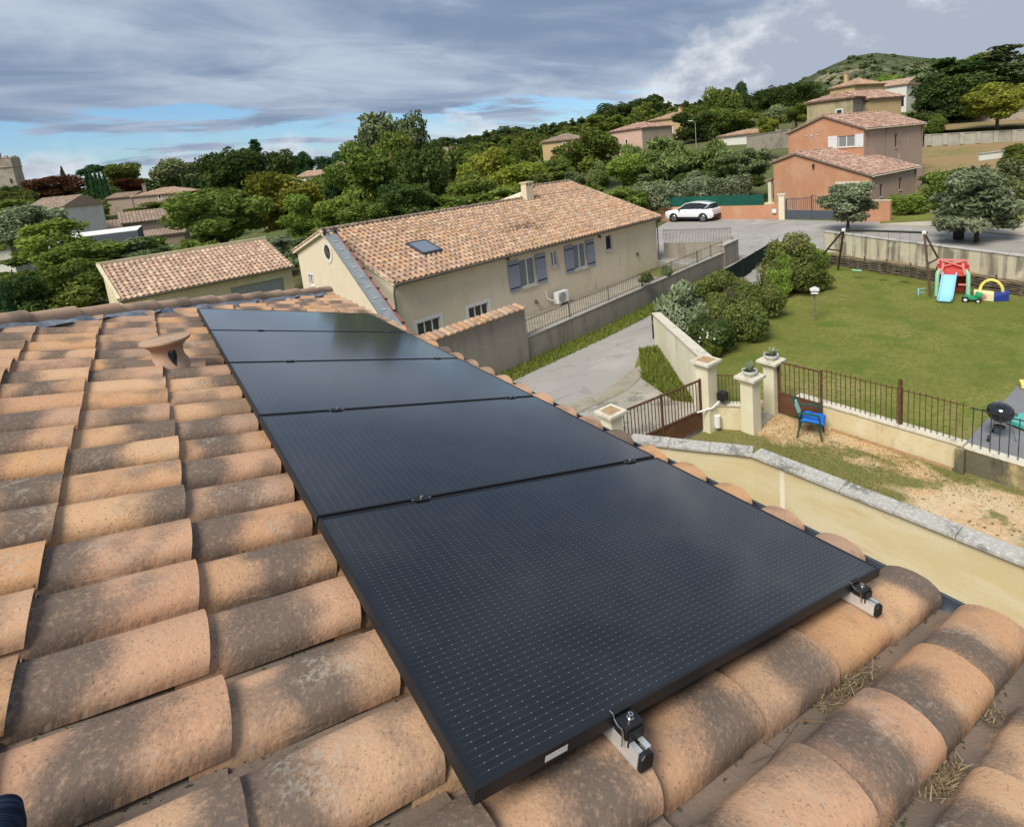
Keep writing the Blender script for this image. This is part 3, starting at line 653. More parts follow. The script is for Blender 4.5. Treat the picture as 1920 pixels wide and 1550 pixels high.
# ------------------------------------------------------------------ straw in the channels at lower right
for si, (u, va, vb, n_, lab) in enumerate([(-.152, .98, 1.42, 170, 'long drift of dry straw in the tile channel nearest the panel'), (-.436, .98, 1.22, 120, 'clump of dry straw in the second tile channel from the panel'), (-.432, .74, .86, 34, 'small tuft of straw lying towards the bottom edge of the picture'), (-.436, 1.42, 1.56, 40, 'scrap of straw at the right edge near the gutter')]):
    m = MB(); rr = random.Random(si+40)
    for i in range(n_*2):
        v = rr.triangular(va, vb); du = rr.gauss(0, .014); p = RW(u+du, v, -.160+abs(rr.gauss(0, .010))); a = rr.gauss(1.4, .8); L = rr.uniform(.008, .042); d = DV*math.sin(a)+UU*math.cos(a)+NR*rr.uniform(-.1, .35)
        w = rr.uniform(.0006, .0024); sdv_ = np.cross(d, NR); sdv_ /= np.linalg.norm(sdv_); q = p+d*L
        m.add([p-sdv_*w, p+sdv_*w, q+sdv_*w*.6, q-sdv_*w*.6], [(0, 1, 2, 3)], rr.random())
    if si == 0:
        for (ua, va_, ub, vb_) in ((-.145, .93, -.19, .66), (-.135, .93, -.20, 1.0), (-.15, .70, -.18, .80)):
            p, q = RW(ua, va_, -.150), RW(ub, vb_, -.135); m.add([p-DV*.002, p+DV*.002, q+DV*.002, q-DV*.002], [(0, 1, 2, 3)], .6); m.add([p-NR*.002, p+NR*.002, q+NR*.002, q-NR*.002], [(0, 1, 2, 3)], .4)
    o = m.build('dry_straw', 'straw'); tag(o, lab, 'straw', None, 'stuff')
# ribbed navy knit at the lower left corner
ku, kv = RF(-8, 1528, -.04)
k_ = MB(); kc_ = RW(ku, kv, -.05)
k_.tube([kc_+NR*-.03+UU*-.12-DV*.05, kc_+UU*-.06-DV*.02, kc_+UU*-.02, kc_+UU*.012, kc_+UU*.022], [.055, .05, .045, .034, .008], 24)
tag(k_.build('knit_cuff', 'knit_navy', None, True), 'dark navy ribbed knit fabric at the lower left corner of the roof', 'clothing')
# ================================================================== GROUND
AZX = [-600, 0, 500, 960, 1300, 1640, 1900, 2600]
DEP = [0, 30, 45, 60, 80, 110, 160, 300, 700, 1500, 4000]
TAB = np.array([
 [-.15, -.6, -1.2, -1.2, -.2, 2, 5, 16, 20, 20, 20], [-.15, -.6, -1.2, -1.2, -.2, 2, 5, 16, 20, 20, 20],
 [-.15, -.5, -1.0, -1.2, -.2, 2.6, 5, 6, 8, 8, 8], [-.15, -.3, -.2, .3, 1.8, 5, 7.5, 9, 10, 10, 10],
 [-.15, -.1, .35, 1.0, 3.4, 7, 12, 18, 25, 25, 20], [-.15, -.1, .3, .9, 5.2, 10, 15, 30, 50, 40, 20],
 [-.15, -.1, .3, 1.2, 5.4, 9.5, 15, 36, 60, 40, 20], [-.15, -.1, .3, 1.2, 5.4, 9.5, 15, 36, 60, 40, 20]])
AZA = [math.atan2((x-CX), F) for x in AZX]
def gz(x, y):
    dx, dy = x-CAM[0], y-CAM[1]; d = math.hypot(dx, dy); az = math.atan2(dx, dy)-yaw
    while az > math.pi: az -= 2*math.pi
    while az < -math.pi: az += 2*math.pi
    az = max(AZA[0], min(AZA[-1], az)); de = d*math.cos(max(-1.0, min(1.0, az)))
    col_ = [float(np.interp(de, DEP, TAB[k])) for k in range(len(AZX))]
    return float(np.interp(az, AZA, col_))
tm = MB(); rad = [0, 3, 8, 14, 20, 27, 34, 40, 46, 53, 60, 70, 80, 95, 110, 135, 160, 200, 300, 450, 700, 1100, 1500, 2500, 4500]; na = 120
vs_ = [(CAM[0], CAM[1], -.15)]
for r_ in rad[1:]:
    for k in range(na):
        a = 2*math.pi*k/na; x, y = CAM[0]+r_*math.sin(a), CAM[1]+r_*math.cos(a); vs_.append((x, y, gz(x, y)-(1.3 if r_ < 10 else 0)))
fs_ = [(0, 1+(k+1) % na, 1+k) for k in range(na)]
for i in range(len(rad)-2):
    for k in range(na): fs_.append((1+i*na+k, 1+i*na+(k+1) % na, 1+(i+1)*na+(k+1) % na, 1+(i+1)*na+k))
tm.add(vs_, fs_); struct(tm.build('ground', 'ground_earth', None, True))
def sheet(name, m, pts, zs):                            # flat patch, pts world xy
    b = MB(); n = len(pts); z = zs if isinstance(zs, (list, tuple)) else [zs]*n
    b.add([(p[0], p[1], z[i]) for i, p in enumerate(pts)]+[(p[0], p[1], z[i]-.4) for i, p in enumerate(pts)], [tuple(range(n))]+[(i, (i+1) % n, n+(i+1) % n, n+i) for i in range(n)])
    return struct(b.build(name, m))
def g2(x, y, z=0): return tuple(G(x, y, z)[:2])
# wall along the house opposite, direction of the lane
W0 = G(987, 632, .9); W1 = G(1357, 473, 1.2); EL = (W1-W0); EL[2] = 0; LL = np.linalg.norm(EL); EL /= LL; NL = NRM(EL)
lane_in = lambda s, o, z=0: (W0+EL*s+NL*o)*np.array([1, 1, 0])+np.array([0, 0, z])
lz = lambda s: float(np.interp(s, [-14, 4, LL, LL+10, LL+22], [0.0, 0.0, .30, .55, .62]))
# driveway and yard in front of the wall
sheet('driveway', 'dirt', [(8.90, -6), (12.6, -6), (12.4, 7.9), (10.0, 7.75), (7.3, 7.9), (7.42, 7.52), (8.70, 5.45)], 0.0)
sheet('yard', 'concrete', [(1.5, -6), (8.9, -6), (8.6, 5.4), (7.35, 7.5), (7.0, 7.85), (1.5, 8.6)], -1.2)
sheet('lawn', 'lawn', [(12.4, -2), (27.6, 1.0), (29.4, 15.0), (27.3, 17.0), (14.2, 13.2), (10.3, 7.95), (12.3, 7.9)], 0.012)
sheet('patio', 'patio_slab', [(12.45, -3), (18.5, -3), g2(1930, 700, .03), g2(1815, 826, .03), (12.45, 3.3)], 0.05)
# lane
lane = MB(); NS = 44
def lanef(t, w):
    s = -14+(LL+14)*t; o = -.75-(3.55+.9*max(0, t-.6))*w; return lane_in(s, o, lz(s)+.008+.02*math.sin(w*math.pi))
lane.grid(lanef, NS, 6); struct(lane.build('road', 'asphalt', None, True))
gs = MB(); gs.grid(lambda t, w: lane_in(-14+(LL+14)*t, -.02-.80*w, lz(-14+(LL+14)*t)+.022), NS, 2); struct(gs.build('verge', 'lawn'))
gs = MB(); gs.grid(lambda t, w: lane_in(-10+(LL+6)*t, -3.75-.55*w+.12*math.sin(t*37), lz(-10+(LL+6)*t)+.030), NS, 2); struct(gs.build('gravel_edge', 'gravel_strip'))
# forecourt patch before the gate
sheet('forecourt', 'worn_asphalt', [tuple(lane_in(-9, -3.9)[:2]), tuple(lane_in(4.0, -3.9)[:2]), (13.0, 11.3), (10.0, 7.8), (7.0, 7.9), (4, 8.5)], .016)
sheet('grass_verge', 'lawn', [g2(1200, 660), g2(1232, 655), g2(1330, 760), g2(1262, 752), g2(1205, 712), g2(1190, 690)], .028)
# court in front of the red house
WB0 = np.array([29.35, 15.0, 0]); WB1 = np.array([26.95, 4.6, 0])
cz = .66
ct = [tuple(lane_in(LL-.3, -.72)[:2]), tuple(lane_in(LL+.2, 6.0)[:2]), (31.5, 30.2), (39.5, 34.5), G(1430, 412, cz)[:2], G(1660, 418, cz)[:2], G(1760, 432, cz)[:2], (34.5, -2), (28.2, 1), (WB1[0]+.1, WB1[1]), (WB0[0]+.1, WB0[1]), (28.0, 17.1), tuple(lane_in(LL-.3, -4.6)[:2])]
ctz = [.32, .50, .62, .66, .70, .72, .74, .72, .70, .68, .60, .50, .32]
sheet('court', 'asphalt', [tuple(map(float, p)) for p in ct], ctz)
sheet('pavement', 'pavement_pale', [tuple(G(1650, 419, .78)[:2]), tuple(G(1740, 425, .78)[:2]), tuple(G(1960, 445, .78)[:2]), tuple(G(1960, 418, .78)[:2]), tuple(G(1790, 412, .78)[:2])], .78)
sheet('garden', 'lawn', [tuple(G(1650, 417, .80)[:2]), tuple(G(1790, 411, .80)[:2]), tuple(G(1960, 416, .80)[:2]), (70, 5), (70, 20), tuple(G(1700, 360, .8)[:2])], .80)
sheet('garden_bank', 'lawn', [(33.8, 33.6), (39.6, 34.8), (43.6, 28.6), (50.5, 31), (47, 44), (34, 42)], .95)
sheet('side_path', 'gravel_strip', [tuple(lane_in(.1, .2)[:2]), tuple(lane_in(12.5, .2)[:2]), tuple(lane_in(12.5, 5.9)[:2]), tuple(lane_in(.1, 5.9)[:2])], .09)
sheet('back_garden', 'lawn', [tuple(lane_in(12.5, .2)[:2]), tuple(lane_in(LL-.2, .2)[:2]), tuple(lane_in(LL, 5.9)[:2]), tuple(lane_in(12.5, 5.9)[:2])], .10)
# sloping field with the terrace wall at right
fld = MB(); fa = [AT(1728, 332, 57), AT(1960, 318, 52), AT(1960, 262, 60), AT(1728, 276, 66)]
fld.grid(lambda u, v: (fa[0]*(1-u)+fa[1]*u)*(1-v)+(fa[3]*(1-u)+fa[2]*u)*v, 8, 6); struct(fld.build('field', 'brown_field'))
fl2 = MB(); fb = [AT(1728, 247, 67), AT(1960, 232, 61), AT(1960, 200, 120), AT(1728, 212, 120)]
fl2.grid(lambda u, v: (fb[0]*(1-u)+fb[1]*u)*(1-v)+(fb[3]*(1-u)+fb[2]*u)*v, 8, 6); struct(fl2.build('terrace', 'brown_field'))
# ================================================================== buildings
def facade(m, P0, e, L, z0, z1, ops, depth=.13):
    n = NRM(e); xs = sorted({0, L, *[v for o in ops for v in o[:2]]}); zs = sorted({z0, z1, *[v for o in ops for v in o[2:]]})
    pt = lambda s, z, d=0: np.array([P0[0], P0[1], 0])+e*s+n*d+np.array([0, 0, z])
    for a, b in zip(xs[:-1], xs[1:]):
        for c, d in zip(zs[:-1], zs[1:]):
            if any(o[0] <= a and b <= o[1] and o[2] <= c and d <= o[3] for o in ops): continue
            m.quad(pt(a, c), pt(b, c), pt(b, d), pt(a, d))
    for a, b, c, d in ops:
        m.quad(pt(a, c), pt(a, c, depth), pt(b, c, depth), pt(b, c)); m.quad(pt(a, d), pt(b, d), pt(b, d, depth), pt(a, d, depth))
        m.quad(pt(a, c), pt(a, d), pt(a, d, depth), pt(a, c, depth)); m.quad(pt(b, c), pt(b, c, depth), pt(b, d, depth), pt(b, d))
def obox(m, P0, e, s0, s1, d0, d1, z0, z1):             # box in wall coordinates: along e, inward d, height
    n = NRM(e); pt = lambda s, d, z: np.array([P0[0], P0[1], 0])+e*s+n*d+np.array([0, 0, z])
    return m.hexa([pt(s0, d0, z0), pt(s1, d0, z0), pt(s1, d1, z0), pt(s0, d1, z0), pt(s0, d0, z1), pt(s1, d0, z1), pt(s1, d1, z1), pt(s0, d1, z1)])
def window(root, P0, e, op, fmat='wood_white', pane='dark_glass', mull=1, sill=True, inset=.06, fwid=.06, curtain=False, sillmat='coping_pale'):
    a, b, c, d = op; f = MB(); i0, i1 = inset, inset+.05
    obox(f, P0, e, a, a+fwid, i0, i1, c, d); obox(f, P0, e, b-fwid, b, i0, i1, c, d); obox(f, P0, e, a+fwid, b-fwid, i0, i1, c, c+fwid); obox(f, P0, e, a+fwid, b-fwid, i0, i1, d-fwid, d)
    for k in range(mull): x = a+(b-a)*(k+1)/(mull+1); obox(f, P0, e, x-fwid*.6, x+fwid*.6, i0-.004, i1, c+fwid, d-fwid)
    w = f.build('window', fmat, root)
    p = MB(); obox(p, P0, e, a+fwid*.5, b-fwid*.5, i0+.02, i0+.028, c+fwid*.5, d-fwid*.5); p.build('pane', 'pale_glass' if curtain else pane, w)
    if curtain: q = MB(); obox(q, P0, e, a+fwid, b-fwid, i0+.0285, i0+.034, c, d); q.build('curtain', 'curtain', w)
    if sill: s = MB(); obox(s, P0, e, a-.08, b+.08, -.07, i0, c-.07, c-.003); s.build('sill', sillmat, w)
    return w
def shutter(root, P0, e, s0, s1, z0, z1, m='shutter_blue', off=-.05):
    b = MB(); n = max(3, int(round((s1-s0)/.13))); w = (s1-s0)/n
    for k in range(n): obox(b, P0, e, s0+k*w+.003, s0+(k+1)*w-.003, off, off+.03, z0, z1)
    o = b.build('shutter', m, root)
    for z in (z0+(z1-z0)*.12, z0+(z1-z0)*.86):
        h = MB(); obox(h, P0, e, s0+.01, s1-.01, off-.012, off-.002, z-.025, z+.025); h.build('strap_hinge', 'iron_dark' if m == 'shutter_blue' else m, o)
    return o
def tiled_face(root_roof, A, B, Cc, D, tmat, pitch=.25, row=.36, nind=0, amp=.065, name='roof_tiling', hippy=False):
    """A,B eave left/right (seen from outside), Cc,D ridge right/left"""
    A, B, Cc, D = [np.array(p, float) for p in (A, B, Cc, D)]
    ex = B-A; Le = np.linalg.norm(ex); ex /= Le; mid = (Cc+D)/2-(A+B)/2
    upv = (D-A)-ex*((D-A)@ex); Hs = np.linalg.norm(upv); upv /= Hs; nz = np.cross(ex, upv)
    if nz[2] < 0: nz = -nz
    dl, dr = (D-A)@ex, (Cc-A)@ex
    nc = max(1, int(round(Le/pitch))); p = Le/nc; nr = max(1, int(round(Hs/row))); q = Hs/nr
    cells = []
    for j in range(nr):
        for i in range(nc):
            s, t = (i+.5)*p, (j+.5)*q; tt = t/Hs
            if s < dl*tt-.02 or s > Le+(dr-Le)*tt+.02: continue
            cells.append((i, j))
    n_arc = 6; prof = [(0, 0)]+[(.26*p+.74*p*k/n_arc, .006+amp*math.sin(math.pi*k/n_arc)**.8 if 0 < k < n_arc else .006) for k in range(n_arc+1)]
    lift = .035; n_ = len(prof)
    def local():                                        # x along eave, y up slope, z off
        v = [(x, -.05, h+lift) for x, h in prof]+[(x, q, h*.86+.004) for x, h in prof]+[(x, -.05, max(-.002, h+lift-.05) if k else 0) for k, (x, h) in enumerate(prof)]
        v[2*n_:] = [(x, -.05, (h+lift)*.15) for x, h in prof]
        f = [(k, k+1, n_+k+1, n_+k) for k in range(n_-1)]+[(2*n_+k, 2*n_+k+1, k+1, k) for k in range(n_-1)]
        return v, f
    lv, lf = local()
    c0 = [A+ex*(i*p)+upv*(j*q) for i, j in cells]
    order = sorted(range(len(cells)), key=lambda k: np.linalg.norm(c0[k]-CAM))
    near = set(order[:nind]); Mr = Matrix(((ex[0], upv[0], nz[0]), (ex[1], upv[1], nz[1]), (ex[2], upv[2], nz[2])))
    if nind:
        t_ = MB(); t_.v = list(lv); t_.f = list(lf); me = t_.mesh('roof_tile', tmat); me.attributes.new('rnd', 'FLOAT', 'FACE')
        uv_local(me); smooth_mesh(me, 50)
        if me.polygons[2].normal.z < 0: me.flip_normals()
    big = MB(); inv = wm(root_roof).inverted(); rr = random.Random(int(abs(A[0]*13+A[1]*7)))
    npv = np.array(lv)
    for k in range(len(cells)):
        if k in near:
            o = inst(me, 'roof_tile', root_roof, c0[k]+nz*rr.uniform(-.004, .006)); o.rotation_euler = (Mr @ Euler((rr.uniform(-.01, .01), 0, rr.uniform(-.02, .02))).to_matrix()).to_euler()
        else:
            jz = rr.uniform(-.004, .006); w = c0[k]+npv[:, :1]*ex+npv[:, 1:2]*upv+(npv[:, 2:]+jz)*nz
            big.add([inv @ Vector(x) for x in w], lf, rr.random())
    if big.f:
        me2 = big.mesh(name, tmat); uvl = me2.uv_layers.new(name='UVMap'); nl = len(me2.loops)
        tf = len(lf); base = []
        for f in lf:
            for vi in f: base += [lv[vi][0], lv[vi][1]+.05]
        reps = nl//(len(base)//2); uvl.data.foreach_set('uv', base*reps)
        smooth_mesh(me2, 50)
        o = bpy.data.objects.new(name, me2); col.objects.link(o); o.parent = root_roof; o['kind'] = 'stuff'
def capline(root, a, b, r, m, name='ridge_tile', seg=.38, mx=40):
    a = np.array(a, float); b = np.array(b, float); d = b-a; L = np.linalg.norm(d); d /= L; sd_ = np.cross(d, (0, 0, 1)); sd_ /= np.linalg.norm(sd_); u = np.cross(sd_, d)
    n = min(mx, max(1, int(round(L/seg)))); q = L/n; t_ = MB()
    for j, (t, rr_) in enumerate(((0, r), (1.06, r*1.12))):
        for i in range(9): an = math.pi*i/8; t_.v.append((-math.cos(an)*rr_, t*q, math.sin(an)*rr_))
    t_.f = [(i, i+1, 10+i, 9+i) for i in range(8)]+[tuple(range(9, 18))]
    me = t_.mesh('ridge_tile', m); uv_local(me); smooth_mesh(me, 50)
    if me.polygons[3].normal.z < 0: me.flip_normals()
    Mr = Matrix(((sd_[0], d[0], u[0]), (sd_[1], d[1], u[1]), (sd_[2], d[2], u[2]))).to_euler()
    for k in range(n): o = inst(me, name, root, a+d*q*k); o.rotation_euler = Mr
def pt3(P0, e, s, d, z): return np.array([P0[0], P0[1], 0])+e*s+NRM(e)*d+np.array([0, 0, z])
# ------------------------------------------------------------------ long house opposite
eB = E2(10.276); A = G(738, 530, 3.1); LB = 17.45; S_ = .328; WR, ZR, WL_ = 5.3, 3.1+5.3*.328, 8.45
hb = thing('long_house', 'long beige house across the lane with orange tiled roof and blue shutters', 'house', (*A[:2], 0), R(10.276))
P0 = pt3(A, eB, .14, .32, 0)                             # wall line
wtop = 3.1+.32*S_-.06
ops = [(6.20, 7.20, 1.36, 2.66), (8.28, 8.72, 1.92, 2.66), (9.85, 10.80, 1.42, 2.70), (12.45, 13.0, 1.90, 2.74), (.75, 1.80, .62, 1.28), (3.20, 4.25, .62, 1.24)]
w_ = MB(); facade(w_, P0, eB, LB-.28, -.6, wtop, ops)
Wb = WL_-.5; zl = wtop+.0
nB = NRM(eB)
gops = [(Wb-7.35+.0, 0, 0, 0)]
# gable wall (faces the viewer's side): runs along nB, outward = -eB ; use frame e' = -nB from the far corner
Pg = pt3(P0, eB, 0, Wb, 0); eg = -nB
sw = (Wb-(7.28-.32)-.22, Wb-(7.28-.32)+.22, 2.30, 2.80)
zL = 3.1+(WR+(WR-WL_))*S_*1.0
zLe = ZR-(WL_-WR)*.311-.06; zap = ZR-.08
facade(w_, Pg, eg, Wb, -.6, wtop, [sw])
def gp_(d, z): return pt3(P0, eB, 0, d, z)
w_.add([gp_(0, wtop), gp_(Wb, wtop), gp_(Wb, zLe), gp_(WR-.32, zap)], [(0, 1, 2, 3)])
w_.quad(pt3(P0, eB, 0, Wb, -.6), pt3(P0, eB, LB-.28, Wb, -.6), pt3(P0, eB, LB-.28, Wb, zLe), pt3(P0, eB, 0, Wb, zLe))
w_.add([pt3(P0, eB, LB-.28, 0, -.6), pt3(P0, eB, LB-.28, Wb, -.6), pt3(P0, eB, LB-.28, Wb, zLe), pt3(P0, eB, LB-.28, WR-.32, zap), pt3(P0, eB, LB-.28, 0, wtop)], [(0, 1, 2, 3, 4)])
w_.build('wall', 'stucco_beige', hb)
for i, o_ in enumerate(ops):
    if i in (0, 2):
        window(hb, P0, eB, o_, mull=1, curtain=True); wd_ = (o_[1]-o_[0])*.62
        shutter(hb, P0, eB, o_[0]-wd_-.05, o_[0]-.03, o_[2]-.05, o_[3]+.03); shutter(hb, P0, eB, o_[1]+.03, o_[1]+wd_+.05, o_[2]-.05, o_[3]+.03)
    elif i in (1, 3): window(hb, P0, eB, o_, mull=1 if i == 1 else 0, curtain=(i == 1))
    else:
        window(hb, P0, eB, o_, fmat='wood_white', mull=2, sill=False, fwid=.05)
        su = MB(); obox(su, P0, eB, o_[0]-.14, o_[1]+.14, -.004, -.0005, o_[2]-.1, o_[2]); obox(su, P0, eB, o_[0]-.14, o_[1]+.14, -.004, -.0005, o_[3], o_[3]+.13); obox(su, P0, eB, o_[0]-.14, o_[0], -.004, -.0005, o_[2], o_[3]); obox(su, P0, eB, o_[1], o_[1]+.14, -.004, -.0005, o_[2], o_[3]); su.build('window_surround', 'white_paint', hb)
window(hb, Pg, eg, sw, mull=1)
su = MB(); obox(su, Pg, eg, sw[0]-.1, sw[1]+.1, -.004, -.0005, sw[3], sw[3]+.1); su.build('window_surround', 'white_paint', hb)
# round gable window
oc = pt3(P0, eB, -.003, 5.18-.32, 3.93); oc_ = MB()
ringp = lambda r_, x: [oc-eB*x+nB*math.cos(a)*r_+np.array([0, 0, math.sin(a)*r_*1.15]) for a in np.linspace(0, 2*math.pi, 25)[:-1]]
o1, o2, o3, o4 = ringp(.42, .002), ringp(.27, .002), ringp(.42, .02), ringp(.27, .02)
oc_.add(o1+o2+o3+o4, [f for k in range(24) for f in ((48+k, 48+(k+1) % 24, 72+(k+1) % 24, 72+k), (k, (k+1) % 24, 48+(k+1) % 24, 48+k), (24+k, 72+k, 72+(k+1) % 24, 24+(k+1) % 24))])
ow = oc_.build('round_window', 'stucco_white', hb)
q = MB(); q.add(ringp(.27, .004), [tuple(range(24))]); q.build('pane', 'dark_glass', ow)
q = MB()
for k in range(4): a = k*math.pi/4; d_ = nB*math.cos(a)*.26+np.array([0, 0, math.sin(a)*.30]); q.beam(oc-eB*.014-d_, oc-eB*.014+d_, .02, .02, eB)
q.build('grille', 'zinc_brown', ow)
# roof
def rB(s, d, h=0): z = 3.1+d*S_ if d <= WR else ZR-(d-WR)*.311; return pt3(A, eB, s, d, z+h)
def onB(x, y, h=0):
    nb = np.cross(eB, rB(0, 1)-rB(0, 0)); nb /= np.linalg.norm(nb); r = ray(x, y); p0 = rB(0, 0, h); return CAM+r*(((p0-CAM)@nb)/(r@nb))
def sd_on(x, y): p = onB(x, y, .03)-A; return p@eB, p@nB
sd_on_wa = sd_on(975, 371)[0]
rf = MB(); t_ = -.05
rf.add([rB(0, 0, t_), rB(LB, 0, t_), rB(LB, WR, t_), rB(0, WR, t_), rB(0, WL_, t_), rB(LB, WL_, t_), rB(0, 0, t_-.09), rB(LB, 0, t_-.09), rB(LB, WR, t_-.09), rB(0, WR, t_-.09), rB(0, WL_, t_-.09), rB(LB, WL_, t_-.09)],
       [(0, 1, 2, 3), (3, 2, 5, 4), (6, 7, 1, 0), (0, 3, 9, 6), (3, 4, 10, 9), (1, 7, 8, 2), (2, 8, 11, 5), (4, 5, 11, 10), (6, 9, 8, 7), (9, 10, 11, 8)])
rfB = rf.build('roof', 'stucco_beige', hb)
tiled_face(rfB, rB(0, 0, -.045), rB(LB, 0, -.045), rB(LB, WR, -.045), rB(0, WR, -.045), 'orange_tile', .235, .345, 300)
tiled_face(rfB, rB(LB, WL_, -.045), rB(0, WL_, -.045), rB(0, WR, -.045), rB(LB, WR, -.045), 'orange_tile', .235, .345, 0, name='rear_tiling')
capline(rfB, rB(0, WR, .01), rB(sd_on_wa, WR, .01), .10, 'brown_tile', 'ridge_tile', .42)
capline(rfB, rB(.05, 0, 0), rB(.05, WR, 0), .075, 'sand_tile', 'verge_tile', .38); capline(rfB, rB(.05, WL_, 0), rB(.05, WR, 0), .075, 'sand_tile', 'verge_tile', .38); capline(rfB, rB(LB-.05, 0, 0), rB(LB-.05, WR, 0), .075, 'sand_tile', 'verge_tile', .38)
g_ = MB(); gpB = [(-.06+.055*math.cos(a), .055*math.sin(a)) for a in np.linspace(math.pi, 2*math.pi, 7)]
ga = [pt3(A, eB, -.02, d, 3.0+z) for d, z in gpB]; gb = [pt3(A, eB, LB+.02, d, 3.0+z) for d, z in gpB]; g_.add(ga+gb, [(i, i+1, 8+i, 7+i) for i in range(6)]); g_.build('gutter', 'zinc_brown', hb, True)
for s in (.10, LB-.10): g_ = MB(); g_.tube([pt3(A, eB, s, -.04, 2.95), pt3(A, eB, s, .2, 2.8), pt3(A, eB, s, .25, 2.6), pt3(A, eB, s, .25, -.5)], .035, 8); g_.build('downpipe', 'zinc_brown', hb, True)
# on the roof plane
s0, d0_ = sd_on(760, 462); s1, d1 = sd_on(812, 470); s2, d2 = sd_on(785, 478)
sk0, dk0 = sd_on(786, 479); sk1, dk1 = sd_on(785, 455)
sA, sB, dA, dB = s0+.55, s0+1.35, 1.75, 2.75
sA = sd_on(765, 459)[0]; sB = sA+.80; dA = sd_on(786, 479)[1]; dB = dA+1.0
sf = MB()
for a_, b_2, c_, d_ in ((sA-.08, sA, dA-.08, dB+.08), (sB, sB+.08, dA-.08, dB+.08), (sA, sB, dA-.08, dA), (sA, sB, dB, dB+.08)):
    sf.hexa([rB(a_, c_, 0), rB(b_2, c_, 0), rB(b_2, d_, 0), rB(a_, d_, 0), rB(a_, c_, .13), rB(b_2, c_, .13), rB(b_2, d_, .13), rB(a_, d_, .13)])
so_ = sf.build('skylight', 'gutter_grey', hb); q = MB(); q.quad(rB(sA, dA, .115), rB(sB, dA, .115), rB(sB, dB, .115), rB(sA, dB, .115)); q.build('pane', 'sky_glass', so_)
# chimney
cs, cdn = sd_on(990, 372); ch = MB(); cb = rB(cs, cdn); M_ = Matrix.Rotation(R(10.276), 3, 'Z')
ch.box(cb+np.array([0, 0, .08]), (.55, .42, 1.3), M=M_); cho = ch.build('chimney', 'stucco_beige', hb)
q = MB()
for dx in (-.22, 0, .22): q.box(cb+np.array(M_ @ Vector((dx, 0, 0)))+np.array([0, 0, .80]), (.10, .40, .16), M=M_)
q.box(cb+np.array([0, 0, .92]), (.62, .50, .08), M=M_); q.build('chimney_cap', 'stucco_cream', cho)
# wing roof rising behind the ridge at the far end
wg = MB(); wa = sd_on(975, 371)[0]
wq_ = lambda s, d, h=0: pt3(A, eB, s, d, 3.1+d*S_+h)
wg.add([wq_(wa, WR, -.03), wq_(LB, WR, -.03), wq_(LB, WR+1.5, -.03), wq_(wa+2.6, WR+1.5, -.03), wq_(wa, WR+3.0, -1.3), wq_(LB, WR+3.0, -1.3)], [(0, 1, 2, 3), (3, 2, 5, 4), (0, 3, 4), (1, 5, 2)]); wgo = wg.build('wing_roof', 'stucco_beige', hb)
tiled_face(wgo, wq_(wa, WR, -.025), wq_(LB, WR, -.025), wq_(LB, WR+1.5, -.025), wq_(wa+2.6, WR+1.5, -.025), 'orange_tile', .235, .345, 0, name='wing_tiling')
capline(wgo, wq_(wa+2.6, WR+1.5, .02), wq_(LB, WR+1.5, .02), .10, 'brown_tile'); capline(wgo, wq_(wa, WR, .02), wq_(wa+2.6, WR+1.5, .02), .09, 'brown_tile')
# dark moss on the tiles
m_ = MB(); rr = random.Random(8); ms, md = sd_on(985, 426)
for i in range(420):
    p = rB(ms+rr.gauss(0, .75), md+rr.gauss(.1, .30), .055+rr.uniform(-.02, .03)); s = rr.uniform(.02, .055); q_ = [p+np.array([rr.uniform(-s, s), rr.uniform(-s, s), rr.uniform(-s, s)*.5]) for _ in range(4)]; m_.add(q_, [(0, 1, 2), (0, 2, 3), (0, 3, 1), (1, 3, 2)])
m_.build('roof_moss', 'moss', rfB)['kind'] = 'stuff'
# wall fittings
for (s, z) in ((5.55, 2.86), (11.9, 2.78), (15.1, 1.25), (7.0, .55)):
    q = MB(); obox(q, P0, eB, s-.06, s+.06, -.10, -.002, z-.07, z+.07); obox(q, P0, eB, s-.03, s+.03, -.16, -.10, z-.10, z); q.build('wall_lamp' if z > 2 else 'outdoor_tap', 'zinc_brown', hb, bevel=.01)
# air conditioner standing against the wall
ap = pt3(P0, eB, 8.35, -.42, .12); ac = thing('air_conditioner', 'white outdoor air conditioner unit beside the wall below the shuttered windows', 'air conditioner', ap, R(10.276))
Pa = pt3(P0, eB, 0, 0, 0); b = MB(); obox(b, Pa, eB, 8.0, 8.74, -.50, -.20, .22, .76); b.build('case', 'white_plastic', ac, bevel=.02)
b = MB()
cF = pt3(Pa, eB, 8.30, -.503, .49)
for r_ in (.22, .17, .12, .07): b.tube([cF+eB*math.cos(a)*r_+np.array([0, 0, math.sin(a)*r_]) for a in np.linspace(0, 2*math.pi, 21)], .008, 5, False)
b.build('fan_grille', 'concrete', ac)
b = MB(); b.add([cF+nB*.0015+eB*math.cos(a)*.25+np.array([0, 0, math.sin(a)*.25]) for a in np.linspace(0, 2*math.pi, 25)[:-1]], [tuple(range(24))]); b.build('fan_opening', 'curtain', ac)
b = MB(); 
for s in (8.1, 8.72): obox(b, Pa, eB, s-.04, s+.04, -.50, -.02, .10, .22)
b.build('bracket', 'concrete', ac); b = MB(); b.tube([pt3(Pa, eB, 8.0, -.35, .45), pt3(Pa, eB, 7.8, -.3, .42), pt3(Pa, eB, 7.7, -.08, .55), pt3(Pa, eB, 7.7, -.02, .9)], .025, 6); b.build('hose', 'white_plastic', ac)
# hoist ladder leaning on the gable
lt = pt3(A, eB, -.35, 3.55, ZR-.02); lbm = np.array([6.05, 17.2, -.1])
_l = CAM+ray(727, 590)*17.6
